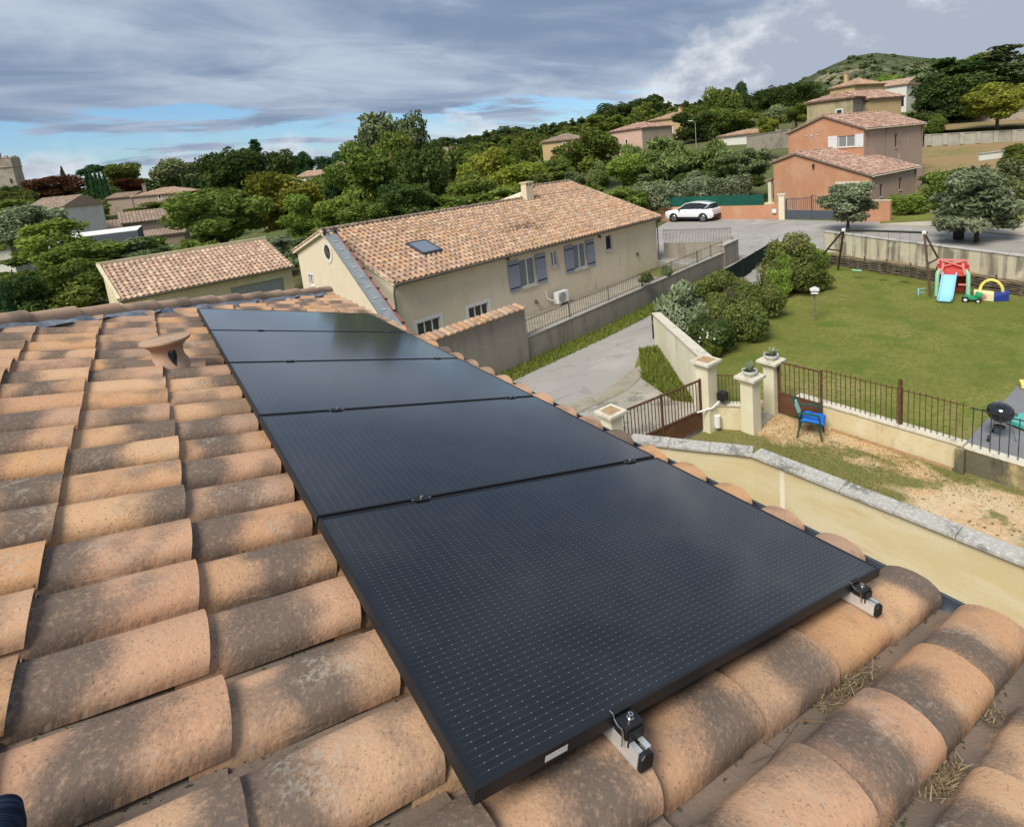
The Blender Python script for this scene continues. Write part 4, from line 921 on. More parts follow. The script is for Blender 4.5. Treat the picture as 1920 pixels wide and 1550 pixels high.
# lower end: on the line seen in the photograph, further down to the ground
ldir = _l-lt; lb_ = lt+ldir*((lt[2]+.05)/(lt[2]-_l[2])); ldir = lb_-lt; lL = np.linalg.norm(ldir); ldir /= lL
lw = np.cross(ldir, (0, 0, 1)); lw /= np.linalg.norm(lw); ln_ = np.cross(lw, ldir); ln_ *= np.sign(ln_[2])
if lw@rt < 0: lw = -lw
ld = thing('hoist_ladder', 'grey and red hoist ladder leaning on the gable end of the long house', 'ladder', lb_)
b = MB(); 
b.beam(lt-lw*.20, lb_-lw*.20, .05, .10, ln_); b.build('side_rail', 'alu_matt', ld)
b = MB(); b.beam(lt+lw*.15, lb_+lw*.15, .05, .10, ln_); b.build('side_rail', 'alu_matt', ld)
b = MB(); b.beam(lt+lw*.235-ldir*.1, lb_+lw*.235, .06, .05, ln_); b.build('red_rail', 'rail_red', ld)
b = MB(); b.beam(lt-lw*.025, lb_-lw*.025, .30, .02, ln_); b.build('tray', 'alu_matt', ld)
for k in range(1, int(lL/.75)):
    b = MB(); c_ = lt+ldir*(.75*k)+ln_*.03; b.beam(c_-lw*.09, c_+lw*.05, .05, .025, ln_); b.build('rung', 'alu', ld)
    b = MB(); c_ = lt+ldir*(.75*k+.2)+lw*.25+ln_*.03; b.box(c_, (.07, .07, .07)); b.build('roller_bracket', 'black_plastic', ld)
for k in (-.22, .16):
    b = MB(); c_ = lt+lw*k-ldir*.05+ln_*.10; b.tube([c_-lw*.035, c_+lw*.035], .15, 16); b.build('wheel', 'iron_dark', ld, True)
b = MB(); b.beam(lt-lw*.3-ldir*.02+ln_*.1, lt+lw*.36-ldir*.02+ln_*.1, .05, .05, ln_); b.build('axle', 'alu_matt', ld)
# ------------------------------------------------------------------ garage to the left of it
Ag = G(222, 562, 2.3); Lg, Wg, Hg = 8.05, 3.62, 3.72
gh = thing('garage', 'low garage left of the long house with pale canal tiles sloping one way', 'garage', (*Ag[:2], 0), R(10.276))
def rG(s, d, h=0): return pt3(Ag, eB, s, d, 2.3+(Hg-2.3)*d/Wg+h)
Pgw = pt3(Ag, eB, .12, .22, 0); b = MB(); go = (4.6, 7.3, -.2, 1.72)
facade(b, Pgw, eB, Lg-.24, -1.5, 2.28, [go]); 
Wg2 = Wg-.25
for s in (0, Lg-.24): b.add([pt3(Pgw, eB, s, 0, -1.5), pt3(Pgw, eB, s, Wg2, -1.5), pt3(Pgw, eB, s, Wg2, Hg+.02), pt3(Pgw, eB, s, 0, 2.28)], [(0, 1, 2, 3)])
b.quad(pt3(Pgw, eB, 0, Wg2, -1.5), pt3(Pgw, eB, Lg-.24, Wg2, -1.5), pt3(Pgw, eB, Lg-.24, Wg2, Hg+.02), pt3(Pgw, eB, 0, Wg2, Hg+.02)); b.build('wall', 'stucco_cream', gh)
b = MB(); obox(b, Pgw, eB, go[0], go[1], .10, .13, go[2], go[3])
for k in range(1, 8): obox(b, Pgw, eB, go[0]+.02, go[1]-.02, .09, .10, go[3]-k*.22-.01, go[3]-k*.22+.012)
b.build('garage_door', 'curtain', gh)
b = MB(); b.hexa([rG(0, 0, -.16), rG(Lg, 0, -.16), rG(Lg, Wg, -.16), rG(0, Wg, -.16), rG(0, 0, -.05), rG(Lg, 0, -.05), rG(Lg, Wg, -.05), rG(0, Wg, -.05)]); rfG = b.build('roof', 'stucco_cream', gh)
tiled_face(rfG, rG(.1, 0, -.045), rG(Lg-.05, 0, -.045), rG(Lg-.05, Wg-.1, -.045), rG(.1, Wg-.1, -.045), 'sand_tile', .235, .34, 260)
b = MB(); b.beam(rG(-.02, Wg, .02), rG(Lg+.02, Wg, .02), .16, .16); b.build('parapet', 'stucco_cream', gh); b = MB(); b.beam(rG(.02, 0, 0), rG(.02, Wg, 0), .14, .12); b.build('verge', 'stucco_cream', gh)
g_ = MB(); g_.add([pt3(Ag, eB, s, d, 2.2+z) for s in (0, Lg) for d, z in gpB], [(i, i+1, 8+i, 7+i) for i in range(6)]); g_.build('gutter', 'zinc_brown', gh, True)
# ------------------------------------------------------------------ walls along the lane
def bar_mesh(r=.008):
    m = MB(); m.beam((0, 0, 0), (0, 0, 1), r*2, r*2, (0, 1, 0)); return m
BARM = {}
def bars(root, a, b, n, h, m='rust_iron', r=.008, zoff=0):
    key = (m, r)
    if key not in BARM: BARM[key] = bar_mesh(r).mesh('bar', m)
    a = np.array(a, float); b = np.array(b, float)
    for k in range(n):
        p = a+(b-a)*(k+.5)/n; inst(BARM[key], 'bar', root, p+np.array([0, 0, zoff]), scale=(1, 1, h))
lw_ = thing('low_wall', 'low grey rendered wall with railing along the lane before the long house', 'wall', lane_in(0, 0, 0), 0)
b = MB(); b.hexa([lane_in(0, 0, -.3), lane_in(LL, 0, -.3), lane_in(LL, .2, -.3), lane_in(0, .2, -.3), lane_in(0, 0, .86), lane_in(LL, 0, 1.16), lane_in(LL, .2, 1.16), lane_in(0, .2, .86)]); b.build('wall', 'stucco_grey', lw_)
b = MB(); b.hexa([lane_in(0, -.03, .862), lane_in(LL, -.03, 1.162), lane_in(LL, .23, 1.162), lane_in(0, .23, .862), lane_in(0, -.03, .90), lane_in(LL, -.03, 1.2), lane_in(LL, .23, 1.2), lane_in(0, .23, .90)]); b.build('coping', 'concrete', lw_)
zt = lambda s: .90+.30*s/LL
b = MB(); b.beam(lane_in(.1, .1, zt(0)+.55), lane_in(LL, .1, zt(LL)+.55), .02, .02); b.build('rail', 'zinc_brown', lw_); b = MB(); b.beam(lane_in(.1, .1, zt(0)+.08), lane_in(LL, .1, zt(LL)+.08), .02, .02); b.build('rail', 'zinc_brown', lw_)
bars(lw_, lane_in(.1, .1, zt(0)+.02), lane_in(12.5, .1, zt(12.5)+.02), 96, .58, 'zinc_brown', .006)
for s in (2.4, 4.8, 7.2, 9.6, 12, 13.4, 14.6, 15.8):
    b = MB(); b.beam(lane_in(s, .1, zt(s)), lane_in(s, .1, zt(s)+.62), .035, .035, eB); b.build('post', 'zinc_brown', lw_)
eb = thing('end_block', 'taller square end of the low grey lane wall at the court', 'wall', lane_in(LL, 0, .3))
b = MB(); b.hexa([lane_in(LL-.02, -.06, 0), lane_in(LL+1.6, -.06, 0), lane_in(LL+1.6, .26, 0), lane_in(LL-.02, .26, 0), lane_in(LL-.02, -.06, 1.55), lane_in(LL+1.6, -.06, 1.62), lane_in(LL+1.6, .26, 1.62), lane_in(LL-.02, .26, 1.55)]); b.build('wall', 'stucco_grey', eb)
b = MB(); b.hexa([lane_in(LL-.06, -.10, 1.552), lane_in(LL+1.64, -.10, 1.622), lane_in(LL+1.64, .30, 1.622), lane_in(LL-.06, .30, 1.552), lane_in(LL-.06, -.10, 1.60), lane_in(LL+1.64, -.10, 1.67), lane_in(LL+1.64, .30, 1.67), lane_in(LL-.06, .30, 1.60)]); b.build('coping', 'concrete', eb)
# cross wall behind the little garden
q0 = AT(1243, 438, 33.5); q1 = lane_in(LL+1.55, .3, 0); 
cw = thing('garden_wall', 'pale wall with thin railing closing the small garden beside the long house', 'wall', (*q1[:2], .3))
b = MB(); dq = (q1-q0)*np.array([1, 1, 0]); dq /= np.linalg.norm(dq); nq = NRM(dq)*.18
b.hexa([(*q0[:2], 0), (*q1[:2], 0), (*(q1+nq)[:2], 0), (*(q0+nq)[:2], 0), (*q0[:2], 1.35), (*q1[:2], 1.45), (*(q1+nq)[:2], 1.45), (*(q0+nq)[:2], 1.35)]); b.build('wall', 'stucco_grey', cw)
b = MB(); b.beam((*q0[:2], 2.15), (*q1[:2], 2.25), .03, .03); b.build('rail', 'zinc_brown', cw)
bars(cw, (*q0[:2], 1.34), (*q1[:2], 1.44), 46, .82, 'zinc_brown', .008)
# tall grey wall with tiled coping at the left
T0 = lane_in(0, 0, 0); eW = -EL
sW = VP(795, 640, T0, EL)[0]; 
tw = thing('tall_wall', 'grey rendered wall with orange tile coping left of the lane', 'wall', T0)
b = MB(); b.hexa([lane_in(sW, -.08, -.3), lane_in(-.03, -.08, -.3), lane_in(-.03, .16, -.3), lane_in(sW, .16, -.3), lane_in(sW, -.08, 2.0), lane_in(-.03, -.08, 2.0), lane_in(-.03, .16, 2.0), lane_in(sW, .16, 2.0)]); b.build('wall', 'stucco_grey', tw)
nt_ = 14
tmc = MB()
for t in (0, 1):
    for k in range(7): a = math.pi*k/6; tmc.v.append((-math.cos(a)*.115, t*.52-.26, math.sin(a)*.06+(.06-.10*t)))
tmc.f = [(k, k+1, 8+k, 7+k) for k in range(6)]+[tuple(range(7))[::-1], tuple(range(7, 14))]
tmm = tmc.mesh('coping_tile', 'orange_tile'); uv_local(tmm)
aL = math.atan2(EL[1], EL[0])
for k in range(int(abs(sW)/.235)):
    if abs(sW)-k*.235 < .1: continue
    o = inst(tmm, 'coping_tile', tw, lane_in(-.15-k*.235, .02, 2.02)); o.rotation_euler = (0, 0, aL+math.pi)
b = MB(); b.hexa([lane_in(sW, -.10, 2.0), lane_in(-.03, -.10, 2.0), lane_in(-.03, .18, 2.0), lane_in(sW, .18, 2.0), lane_in(sW, -.10, 2.03), lane_in(-.03, -.10, 2.03), lane_in(-.03, .18, 2.08), lane_in(sW, .18, 2.08)]); b.build('mortar_bed', 'mortar_dirt', tw)
# ================================================================== boundary walls and gate pillars
def pillar(label, x, y, h, m='stucco_pale', w=.36, capw=.56, ang=.03, tilecap=True):
    t = thing('gate_pillar', label, 'pillar', (x, y, 0), ang, 'rendered gate pillars')
    b = MB(); b.box((0, 0, (h-.1)/2-.1), (w, w, h+.1)); b.build('shaft', m, t, bevel=.01, world=False)
    b = MB(); b.box((0, 0, h-.015), (capw, capw, .075)); b.build('cap', 'coping_pale', t, bevel=.012, world=False)
    if tilecap: b = MB(); b.box((0, 0, h+.026), (capw*.62, capw*.62, .006)); b.build('cap_inlay', 'cap_tile', t, world=False)
    b = MB(); b.box((0, 0, h-.10), (w+.06, w+.06, .09)); b.build('neck', m, t, bevel=.01, world=False)
    return t
pillar('square pillar close to the tile eave at the near end of the rusty gate', 7.1, 7.96, 1.46, w=.34, capw=.52)
pillar('tall pillar with tan inlaid cap where the rusty gate meets the pale wall', 10.05, 7.74, 1.80, w=.36, capw=.56)
pillar('pillar carrying the nearer agave bowl', 10.66, 6.93, 1.42, w=.34, capw=.54, tilecap=False)
pillar('pillar carrying the farther agave bowl at the start of the iron fence', 11.86, 7.13, 1.42, w=.30, capw=.54, tilecap=False)
def agave(label, x, y, z, seed, n, h):
    t = thing('agave_pot', label, 'potted plant', (x, y, z), 0, 'agave bowls on the pillars')
    b = MB(); b.lathe([(.085, 0), (.10, .008), (.155, .06), (.178, .115), (.180, .135), (.165, .135), (.155, .110), (.0, .105)], n=24); b.build('bowl', 'white_plastic', t, True, world=False)
    rr = random.Random(seed); b = MB()
    for k in range(n):
        a = rr.uniform(0, 6.283); el = rr.uniform(.35, 1.35); L = h*rr.uniform(.7, 1.1); d = np.array([math.cos(a)*math.cos(el), math.sin(a)*math.cos(el), math.sin(el)]); s_ = np.array([-math.sin(a), math.cos(a), 0]); w = .018
        p0 = np.array([0, 0, .10])+d*.02; p1 = p0+d*L*.55; p2 = p0+d*L+np.array([0, 0, -.03*math.cos(el)])
        nn_ = np.cross(d, s_)
        b.add([p0-s_*w*.7, p0+s_*w*.7, p1+s_*w, p1-s_*w, p2, p1-nn_*.01, p0-nn_*.012], [(0, 6, 5, 3), (6, 1, 2, 5), (3, 5, 4), (5, 2, 4)], rr.random())
    b.build('leaves', 'agave_leaf', t, world=False)['kind'] = 'stuff'
    b = MB(); b.lathe([(.0, .112), (.16, .11)], n=16); b.build('soil', 'iron_dark', t, world=False)
agave('white bowl with pale spiky agave on the nearer pillar', 10.66, 6.93, 1.443, 1, 26, .26)
agave('white bowl with dark grey agave on the farther pillar', 11.86, 7.13, 1.443, 2, 34, .26)
def wall_seg(root, a, b, th, zb, za0, za1, m, name='wall', side=1):
    a = np.array([*a[:2], 0.]); b = np.array([*b[:2], 0.]); e = (b-a)/np.linalg.norm(b-a); n = NRM(e)*th*side; q = MB(); z = lambda v: np.array([0, 0, v])
    q.hexa([a+z(zb), b+z(zb), b+n+z(zb), a+n+z(zb), a+z(za0), b+z(za1), b+n+z(za1), a+n+z(za0)]); return q.build(name, m, root)
def cop_seg(root, a, b, th, ov, z0, z1, t, m, side=1, n=6, name='coping'):
    a = np.array([*a[:2], 0.]); b = np.array([*b[:2], 0.]); L = np.linalg.norm(b-a); e = (b-a)/L; nn_ = NRM(e)*side; rr = random.Random(int(L*100))
    for k in range(n):
        s0, s1 = L*k/n+.003, L*(k+1)/n-.003; za, zb_ = z0+(z1-z0)*k/n, z0+(z1-z0)*(k+1)/n; q = MB(); j = rr.uniform(-.004, .004)
        p = lambda s, d, z: a+e*s+nn_*d+np.array([0, 0, z+j])
        q.hexa([p(s0, -ov, za), p(s1, -ov, zb_), p(s1, th+ov, zb_), p(s0, th+ov, za), p(s0, -ov, za+t), p(s1, -ov, zb_+t), p(s1, th+ov, zb_+t), p(s0, th+ov, za+t)]); q.build(name, m, root, bevel=.008)
# yellow wall with grey coping below the eave
yw = thing('yellow_wall', 'yellow rendered boundary wall with grey coping stones below the eave', 'wall', (8.49, 5.4, 0))
c1_, c2_, c3_ = np.array([7.30, 7.50]), np.array([8.55, 5.42]), np.array([8.85, -5.0])
wall_seg(yw, c1_, c2_, .20, -1.5, .80, .80, 'stucco_yellow', side=1); wall_seg(yw, c2_, c3_, .20, -1.5, .80, .80, 'stucco_yellow', side=1)
cop_seg(yw, c1_-np.array([.05, -.08]), c2_, .20, .075, .82, .82, .06, 'coping_grey', 1, 3); cop_seg(yw, c2_+np.array([0, -.01]), c3_, .20, .075, .818, .818, .062, 'coping_grey', 1, 12)
b = MB(); wj = c2_+(c3_-c2_)*.135
for c_, w_2 in ((c2_+(c3_-c2_)*.06, .10),):
    b.box((c_[0]-.004, c_[1], .36), (.006, w_2, .80)); b.build('lime_run', 'stucco_pale', yw)
# pale wall running away from the gate
pw = thing('pale_wall', 'tall pale rendered wall with stone coping running away along the grass', 'wall', (10.3, 8.0, 0))
a_, b_ = np.array([10.22, 7.95]), np.array([13.70, 13.05])
wall_seg(pw, a_, b_, .22, -.3, 1.70, 1.16, 'stucco_pale', side=-1); cop_seg(pw, a_, b_, .22, .045, 1.702, 1.162, .05, 'coping_pale', -1, 9)
# low panel with rail between the first pillars
lp = thing('low_panel_wall', 'short low rendered wall with iron rail between two gate pillars', 'wall', (10.3, 7.4, 0))
wall_seg(lp, (10.17, 7.60), (10.56, 7.08), .15, -.2, .62, .62, 'stucco_cream', side=1); cop_seg(lp, (10.17, 7.60), (10.56, 7.08), .15, .03, .622, .622, .05, 'coping_pale', 1, 1)
b = MB(); b.beam((10.2, 7.64, 1.40), (10.6, 7.10, 1.40), .02, .02); b.build('rail', 'rust_iron', lp); bars(lp, (10.24, 7.58, .66), (10.58, 7.12, .66), 7, .75, 'iron_dark', .004)
# sliding gate
gd = thing('rusty_gate', 'rusty iron driveway gate with upright bars and a solid plate below', 'gate', (8.5, 7.85, 0))
g0, g1 = np.array([7.30, 7.96, 0]), np.array([9.86, 7.78, 0]); z_ = lambda v: np.array([0, 0, v])
for zz, nm in ((1.34, 'top_rail'), (.55, 'middle_rail'), (.10, 'bottom_rail')): b = MB(); b.beam(g0+z_(zz), g1+z_(zz), .04, .04); b.build(nm, 'rust_iron', gd)
b = MB(); b.beam(g0+z_(.325), g1+z_(.325), .012, .41); b.build('plate', 'rust_plate', gd)
bars(gd, g0+z_(.56), g1+z_(.56), 25, .77, 'rust_iron', .008)
for t in (0.0, .5, 1.0): b = MB(); c_ = g0+(g1-g0)*t; b.beam(c_+z_(.06), c_+z_(1.38), .045, .045, (0, 1, 0)); b.build('stile', 'rust_iron', gd)
# gate opener: black box, white arm, white motor
op_ = thing('gate_opener', 'white gate opener arm and black box on the tall pillar', 'gate opener', (10.1, 7.5, .6))
b = MB(); b.box((10.24, 7.42, .90), (.22, .20, .22)); b.build('box', 'black_plastic', op_, bevel=.03)
b = MB(); b.tube([(10.10, 7.50, .42), (10.10, 7.50, .12)], .075, 14); b.build('motor', 'white_plastic', op_, True)
b = MB(); b.tube([(10.16, 7.45, .80), (9.95, 7.52, .66), (9.62, 7.72, .60)], .022, 8); b.build('arm', 'white_plastic', op_, True)
# open small gate leaf and low wall with iron fence
sg = thing('small_gate', 'open brown iron gate leaf with solid lower plate beside the blue chair', 'gate', (11.9, 6.9, 0))
h0, h1 = np.array([11.90, 6.96, 0]), np.array([11.95, 5.86, 0])
for zz in (1.40, .58, .08): b = MB(); b.beam(h0+z_(zz), h1+z_(zz), .035, .035); b.build('rail', 'rust_iron', sg)
b = MB(); b.beam(h0+z_(.33), h1+z_(.33), .012, .46); b.build('plate', 'rust_plate', sg); bars(sg, h0+z_(.6), h1+z_(.6), 9, .79, 'rust_iron', .008)
for c_ in (h0, h1): b = MB(); b.beam(c_+z_(.04), c_+z_(1.44), .045, .045, (1, 0, 0)); b.build('stile', 'rust_iron', sg)
th_ = MB(); th_.hexa([(10.8, 6.85, -.1), (11.75, 7.0, -.1), (11.72, 7.28, -.1), (10.78, 7.1, -.1), (10.8, 6.85, .03), (11.75, 7.0, .03), (11.72, 7.28, .03), (10.78, 7.1, .03)]); tag(th_.build('threshold', 'concrete', None, bevel=.01), 'worn concrete threshold between the two agave pillars', 'threshold')
fw0, fw1, fw2 = np.array([12.0, 6.55]), np.array([12.06, 2.96]), np.array([12.12, -4.0])
fwt = thing('fence_wall', 'low cream wall with pale coping and rusty iron fence beside the driveway', 'fence', (12.0, 5.0, 0))
wall_seg(fwt, fw0, fw1, .20, -.2, .53, .53, 'stucco_cream', side=1); cop_seg(fwt, fw0, fw1, .20, .03, .532, .532, .05, 'coping_pale', 1, 4)
b = MB(); b.beam((fw0[0]+.1, fw0[1]-.6, 1.38), (fw1[0]+.1, fw1[1], 1.38), .018, .018); b.build('rail', 'rust_iron', fwt)
bars(fwt, (fw0[0]+.1, 5.86, .58), (fw1[0]+.1, fw1[1], .58), 26, .86, 'rust_iron', .007)
b = MB(); b.beam((12.13, 4.18, .5), (12.13, 4.18, 1.62), .06, .06, (0, 1, 0)); b.build('post', 'rust_iron', fwt)
fd = thing('stained_wall', 'dark stained end of the boundary wall with iron fence before the grill', 'fence', (12.1, 1.5, 0))
wall_seg(fd, fw1-np.array([0, .005]), fw2, .22, -.2, .50, .50, 'stucco_dark', side=1); cop_seg(fd, fw1-np.array([0, .01]), fw2, .22, .02, .502, .502, .035, 'coping_pale', 1, 6)
b = MB(); b.beam((12.17, 2.9, 1.36), (12.23, -4, 1.36), .018, .018); b.build('rail', 'iron_dark', fd); bars(fd, (12.17, 2.92, .53), (12.23, -3.9, .53), 46, .86, 'iron_dark', .007)
b = MB(); b.box((11.98, 2.98, .24), (.12, .16, .56)); b.build('pilaster', 'stucco_dark', fd)
b = MB(); b.beam((11.93, 5.6, .03), (11.96, 3.1, .03), .05, .06); b.build('kerb', 'cap_tile', fwt)
# ------------------------------------------------------------------ garden chair with blue cushion
ch_ = thing('garden_chair', 'dark green plastic garden chair with a bright blue cushion by the fence', 'chair', (11.42, 5.84, 0), R(-66))
rr = random.Random(2)
for sx, sy in ((-1, -1), (1, -1), (1, 1), (-1, 1)):
    b = MB(); b.tube([(.22*sx+.05*sx, .22*sy+.04*sy, 0), (.22*sx, .22*sy, .24), (.21*sx, .21*sy, .42)], [.018, .022, .03], 8); b.build('leg', 'chair_green', ch_, True, world=False)
b = MB(); b.box((0, 0, .42), (.48, .48, .04)); b.build('seat', 'chair_green', ch_, bevel=.015, world=False)
b = MB(); b.grid(lambda u, v: np.array([-.23-.13*v-.05*math.sin(math.pi*u)*v, (u-.5)*.46*(1-.25*v*v), .44+.42*v]), 8, 8); bo = b.build('backrest', 'chair_green', ch_, True, world=False); md = bo.modifiers.new('s', 'SOLIDIFY'); md.thickness = .025
b = MB(); b.grid(lambda u, v: np.array([-.205-.11*v-.05*math.sin(math.pi*u)*v, (u-.5)*.34*(1-.2*v*v), .50+.30*v]), 6, 6); bo = b.build('back_pad', 'back_pad', ch_, True, world=False); md = bo.modifiers.new('s', 'SOLIDIFY'); md.thickness = .02
for s in (-1, 1): b = MB(); b.tube([(-.26, .25*s, .62), (.0, .27*s, .645), (.20, .26*s, .62), (.235, .245*s, .42)], [.022, .025, .025, .02], 8); b.build('armrest', 'chair_green', ch_, True, world=False)
cu_ = MB(); cu_.grid(lambda u, v: np.array([(u-.5)*.50+.03, (v-.5)*.52, .665-.05*(abs(u-.5)*2)**6-.05*(abs(v-.5)*2)**6+.012*math.sin(u*9)*math.sin(v*8)]), 12, 12)
cuo = cu_.build('blue_cushion', 'cushion_blue', None, True, world=False); cuo.location = (11.42, 5.84, -.16); cuo.rotation_euler = (0, R(4), R(-66)); md = cuo.modifiers.new('s', 'SOLIDIFY'); md.thickness = .06; tag(cuo, 'bright blue cushion lying on the green garden chair', 'cushion')
# ------------------------------------------------------------------ kettle grill
kg = thing('kettle_grill', 'black kettle grill on silver legs standing on the grey patio', 'grill', (13.85, 2.85, .05), R(20)); kg.scale = (.88, .88, .88)
b = MB(); b.lathe([(.02, .47), (.12, .48), (.22, .54), (.275, .63), (.288, .71), (.280, .715)], n=32); b.build('bowl', 'enamel_black', kg, True, world=False)
b = MB(); b.lathe([(.292, .712), (.288, .735), (.26, .83), (.19, .90), (.10, .935), (.0, .945)], n=32); b.build('lid', 'enamel_black', kg, True, world=False)
b = MB(); b.tube([(-.07, 0, .935), (-.06, 0, .985), (.06, 0, .985), (.07, 0, .935)], .013, 8); b.build('lid_handle', 'steel', kg, True, world=False)
b = MB(); b.lathe([(.04, .952), (.035, .956), (0, .957)], (.12, .06, -.018), 10); b.build('vent_disc', 'steel', kg, world=False)
for k in range(3):
    a = k*2.094+.3; b = MB(); b.tube([(math.cos(a)*.19, math.sin(a)*.19, .53), (math.cos(a)*.34, math.sin(a)*.34, .03)], .012, 8); b.build('leg', 'steel', kg, True, world=False)
    if k < 2:
        b = MB(); c_ = np.array([math.cos(a)*.34, math.sin(a)*.34, .075]); d_ = np.array([math.cos(1.347), math.sin(1.347), 0]); b.tube([c_-d_*.02, c_+d_*.02], .075, 16); b.build('wheel', 'black_plastic', kg, True, world=False)
b = MB(); b.lathe([(.0, .30), (.11, .30), (.13, .33), (.12, .335), (0, .31)], n=20); b.build('ash_pan', 'iron_dark', kg, True, world=False)
for s in (-1, 1): b = MB(); b.tube([(-.06, .285*s, .69), (-.05, .33*s, .69), (.05, .33*s, .69), (.06, .285*s, .69)], .012, 8); b.build('side_handle', 'black_plastic', kg, True, world=False)
# teal and yellow things on the patio
p_ = G(1905, 797, .08); b = MB(); b.box((p_[0]+.25, p_[1]-.15, .16), (.8, .45, .12), -.3); o = b.build('teal_box', 'toy_teal', None, bevel=.03); tag(o, 'low teal plastic box on the patio behind the grill', 'box')
p_ = G(1925, 727, .05); yt = thing('yellow_toy', 'small yellow toy at the right edge of the patio', 'toy', p_); b = MB(); b.box(p_+np.array([0, 0, .09]), (.34, .28, .14), .4); b.build('body', 'toy_yellow', yt, bevel=.03); b = MB(); b.tube([p_+np.array([-.12, 0, .15]), p_+np.array([-.1, 0, .28]), p_+np.array([.1, 0, .28]), p_+np.array([.12, 0, .15])], .02, 8); b.build('handle', 'toy_yellow', yt, True)
# ------------------------------------------------------------------ bird table on the lawn
p_ = G(1528, 601, .01); bt = thing('bird_table', 'white bird table on a thin post standing on the lawn', 'bird table', p_)
b = MB(); b.tube([p_, p_+np.array([.01, 0, .55]), p_+np.array([0, .01, 1.10])], .028, 8); b.build('post', 'pale_bark', bt, True)
b = MB(); b.box(p_+np.array([0, 0, 1.10]), (.34, .26, .03), .5); b.build('tray', 'wood_white', bt)
b = MB()
for s in (-1, 1): b.box(p_+np.array([math.cos(.5)*.13*s, math.sin(.5)*.13*s, 1.17]), (.02, .2, .12), .5)
b.build('side_board', 'wood_white', bt); b = MB(); ca, sa = math.cos(.5), math.sin(.5)
rp = lambda x, y, z: p_+np.array([x*ca-y*sa, x*sa+y*ca, z]); b.prism([rp(-.2, -.16, 1.22), rp(-.2, 0, 1.29), rp(-.2, .16, 1.22), rp(-.2, .16, 1.205), rp(-.2, -.16, 1.205)], rp(.2, 0, 0)-rp(-.2, 0, 0)); b.build('roof', 'wood_white', bt)
# ------------------------------------------------------------------ swing set
sw_ = thing('swing_set', 'brown wooden swing frame standing before the streaked wall', 'swing', (*G(1660, 520, 0)[:2], 0))
TR, TL = AT(1733, 435, 24.4), G(1582, 431, 2.36); TR[2] = TL[2] = 2.36
RA, RB_, LA, LB_ = G(1745, 558, 0), G(1786, 532, 0), G(1571, 506, 0), G(1550, 503, 0)
LB_ = LA+(LB_-LA)/np.linalg.norm(LB_-LA)*1.5
for a_, b_2 in ((RA, TR), (RB_, TR), (LA, TL), (LB_, TL)): b = MB(); b.tube([a_-np.array([0, 0, .05]), b_2], .045, 8); b.build('leg', 'wood_brown', sw_, True)
for a_, b_2, t in ((RA, RB_, TR), (LA, LB_, TL)): b = MB(); b.tube([a_*.5+t*.5, b_2*.5+t*.5], .035, 8); b.build('brace', 'wood_brown', sw_, True)
b = MB(); d_ = (TR-TL)/np.linalg.norm(TR-TL); b.tube([TL-d_*.12, TR+d_*.12], .05, 8); b.build('top_beam', 'iron_dark', sw_, True)
for c_ in (TL, TR): b = MB(); b.box(c_+np.array([0, 0, .0]), (.16, .16, .14), .3); b.build('joint', 'white_plastic', sw_, bevel=.02)
for t, zl_ in ((.18, .45), (.52, .4), (.78, .4)):
    c_ = TL+(TR-TL)*t
    for s in (-.2, .2): b = MB(); b.tube([c_+d_*s, (c_+d_*s)*np.array([1, 1, 0])+np.array([0, 0, zl_])], .008, 5); b.build('rope', 'pale_bark', sw_)
    b = MB(); q_ = c_*np.array([1, 1, 0])+np.array([0, 0, zl_]); b.beam(q_-d_*.22, q_+d_*.22, .17, .025); b.build('swing_seat', 'toy_mint' if t < .3 else 'wood_brown', sw_)
# ------------------------------------------------------------------ playhouse with slide
def frame_at(p, toward):
    f = np.array([toward[0]-p[0], toward[1]-p[1], 0.]); f /= np.linalg.norm(f); return f, np.array([-f[1], f[0], 0.])*-1
pp = G(1785, 553, 0); pf, prr = frame_at(pp, CAM); prr = -prr if prr@rt < 0 else prr
LQ = lambda x, y, z: pp+prr*x+pf*y+np.array([0, 0, z])
ps = thing('play_tower', 'red toy climbing tower with pale blue slide on the lawn', 'play tower', pp)
b = MB()
path = [(.20, .92), (.32, .88), (.70, .52), (1.02, .22), (1.30, .12), (1.42, .11)]
for (y0, z0), (y1, z1) in zip(path[:-1], path[1:]):
    xa = -.10-.12*(y0-.2); xb = -.10-.12*(y1-.2)
    b.hexa([LQ(xa-.21, y0, z0-.03), LQ(xa+.21, y0, z0-.03), LQ(xb+.21, y1, z1-.03), LQ(xb-.21, y1, z1-.03), LQ(xa-.21, y0, z0), LQ(xa+.21, y0, z0), LQ(xb+.21, y1, z1), LQ(xb-.21, y1, z1)])
sl_ = b.build('slide', 'toy_sky', ps)
for s in (-1, 1):
    b = MB(); b.tube([LQ(-.10-.12*(y-.2)+.225*s, y, z+.05) for y, z in path], .035, 7); b.build('slide_side', 'toy_sky', sl_, True)
for x, y in ((-.52, .25), (.52, .25)): b = MB(); b.tube([LQ(x, y+.05, 0), LQ(x, y, .45), LQ(x*.98, y, .95), LQ(x*.86, y-.08, 1.12)], [.085, .075, .075, .06], 8); b.build('corner_post', 'toy_mint', ps, True)
for x, y in ((-.5, -.5), (.5, -.5)): b = MB(); b.tube([LQ(x, y, 0), LQ(x, y, .6), LQ(x*.95, y, 1.2)], .075, 8); b.build('corner_post', 'toy_red', ps, True)
b = MB(); b.hexa([LQ(-.5, -.5, .86), LQ(.5, -.5, .86), LQ(.5, .25, .86), LQ(-.5, .25, .86), LQ(-.5, -.5, .92), LQ(.5, -.5, .92), LQ(.5, .25, .92), LQ(-.5, .25, .92)]); b.build('platform', 'toy_red', ps)
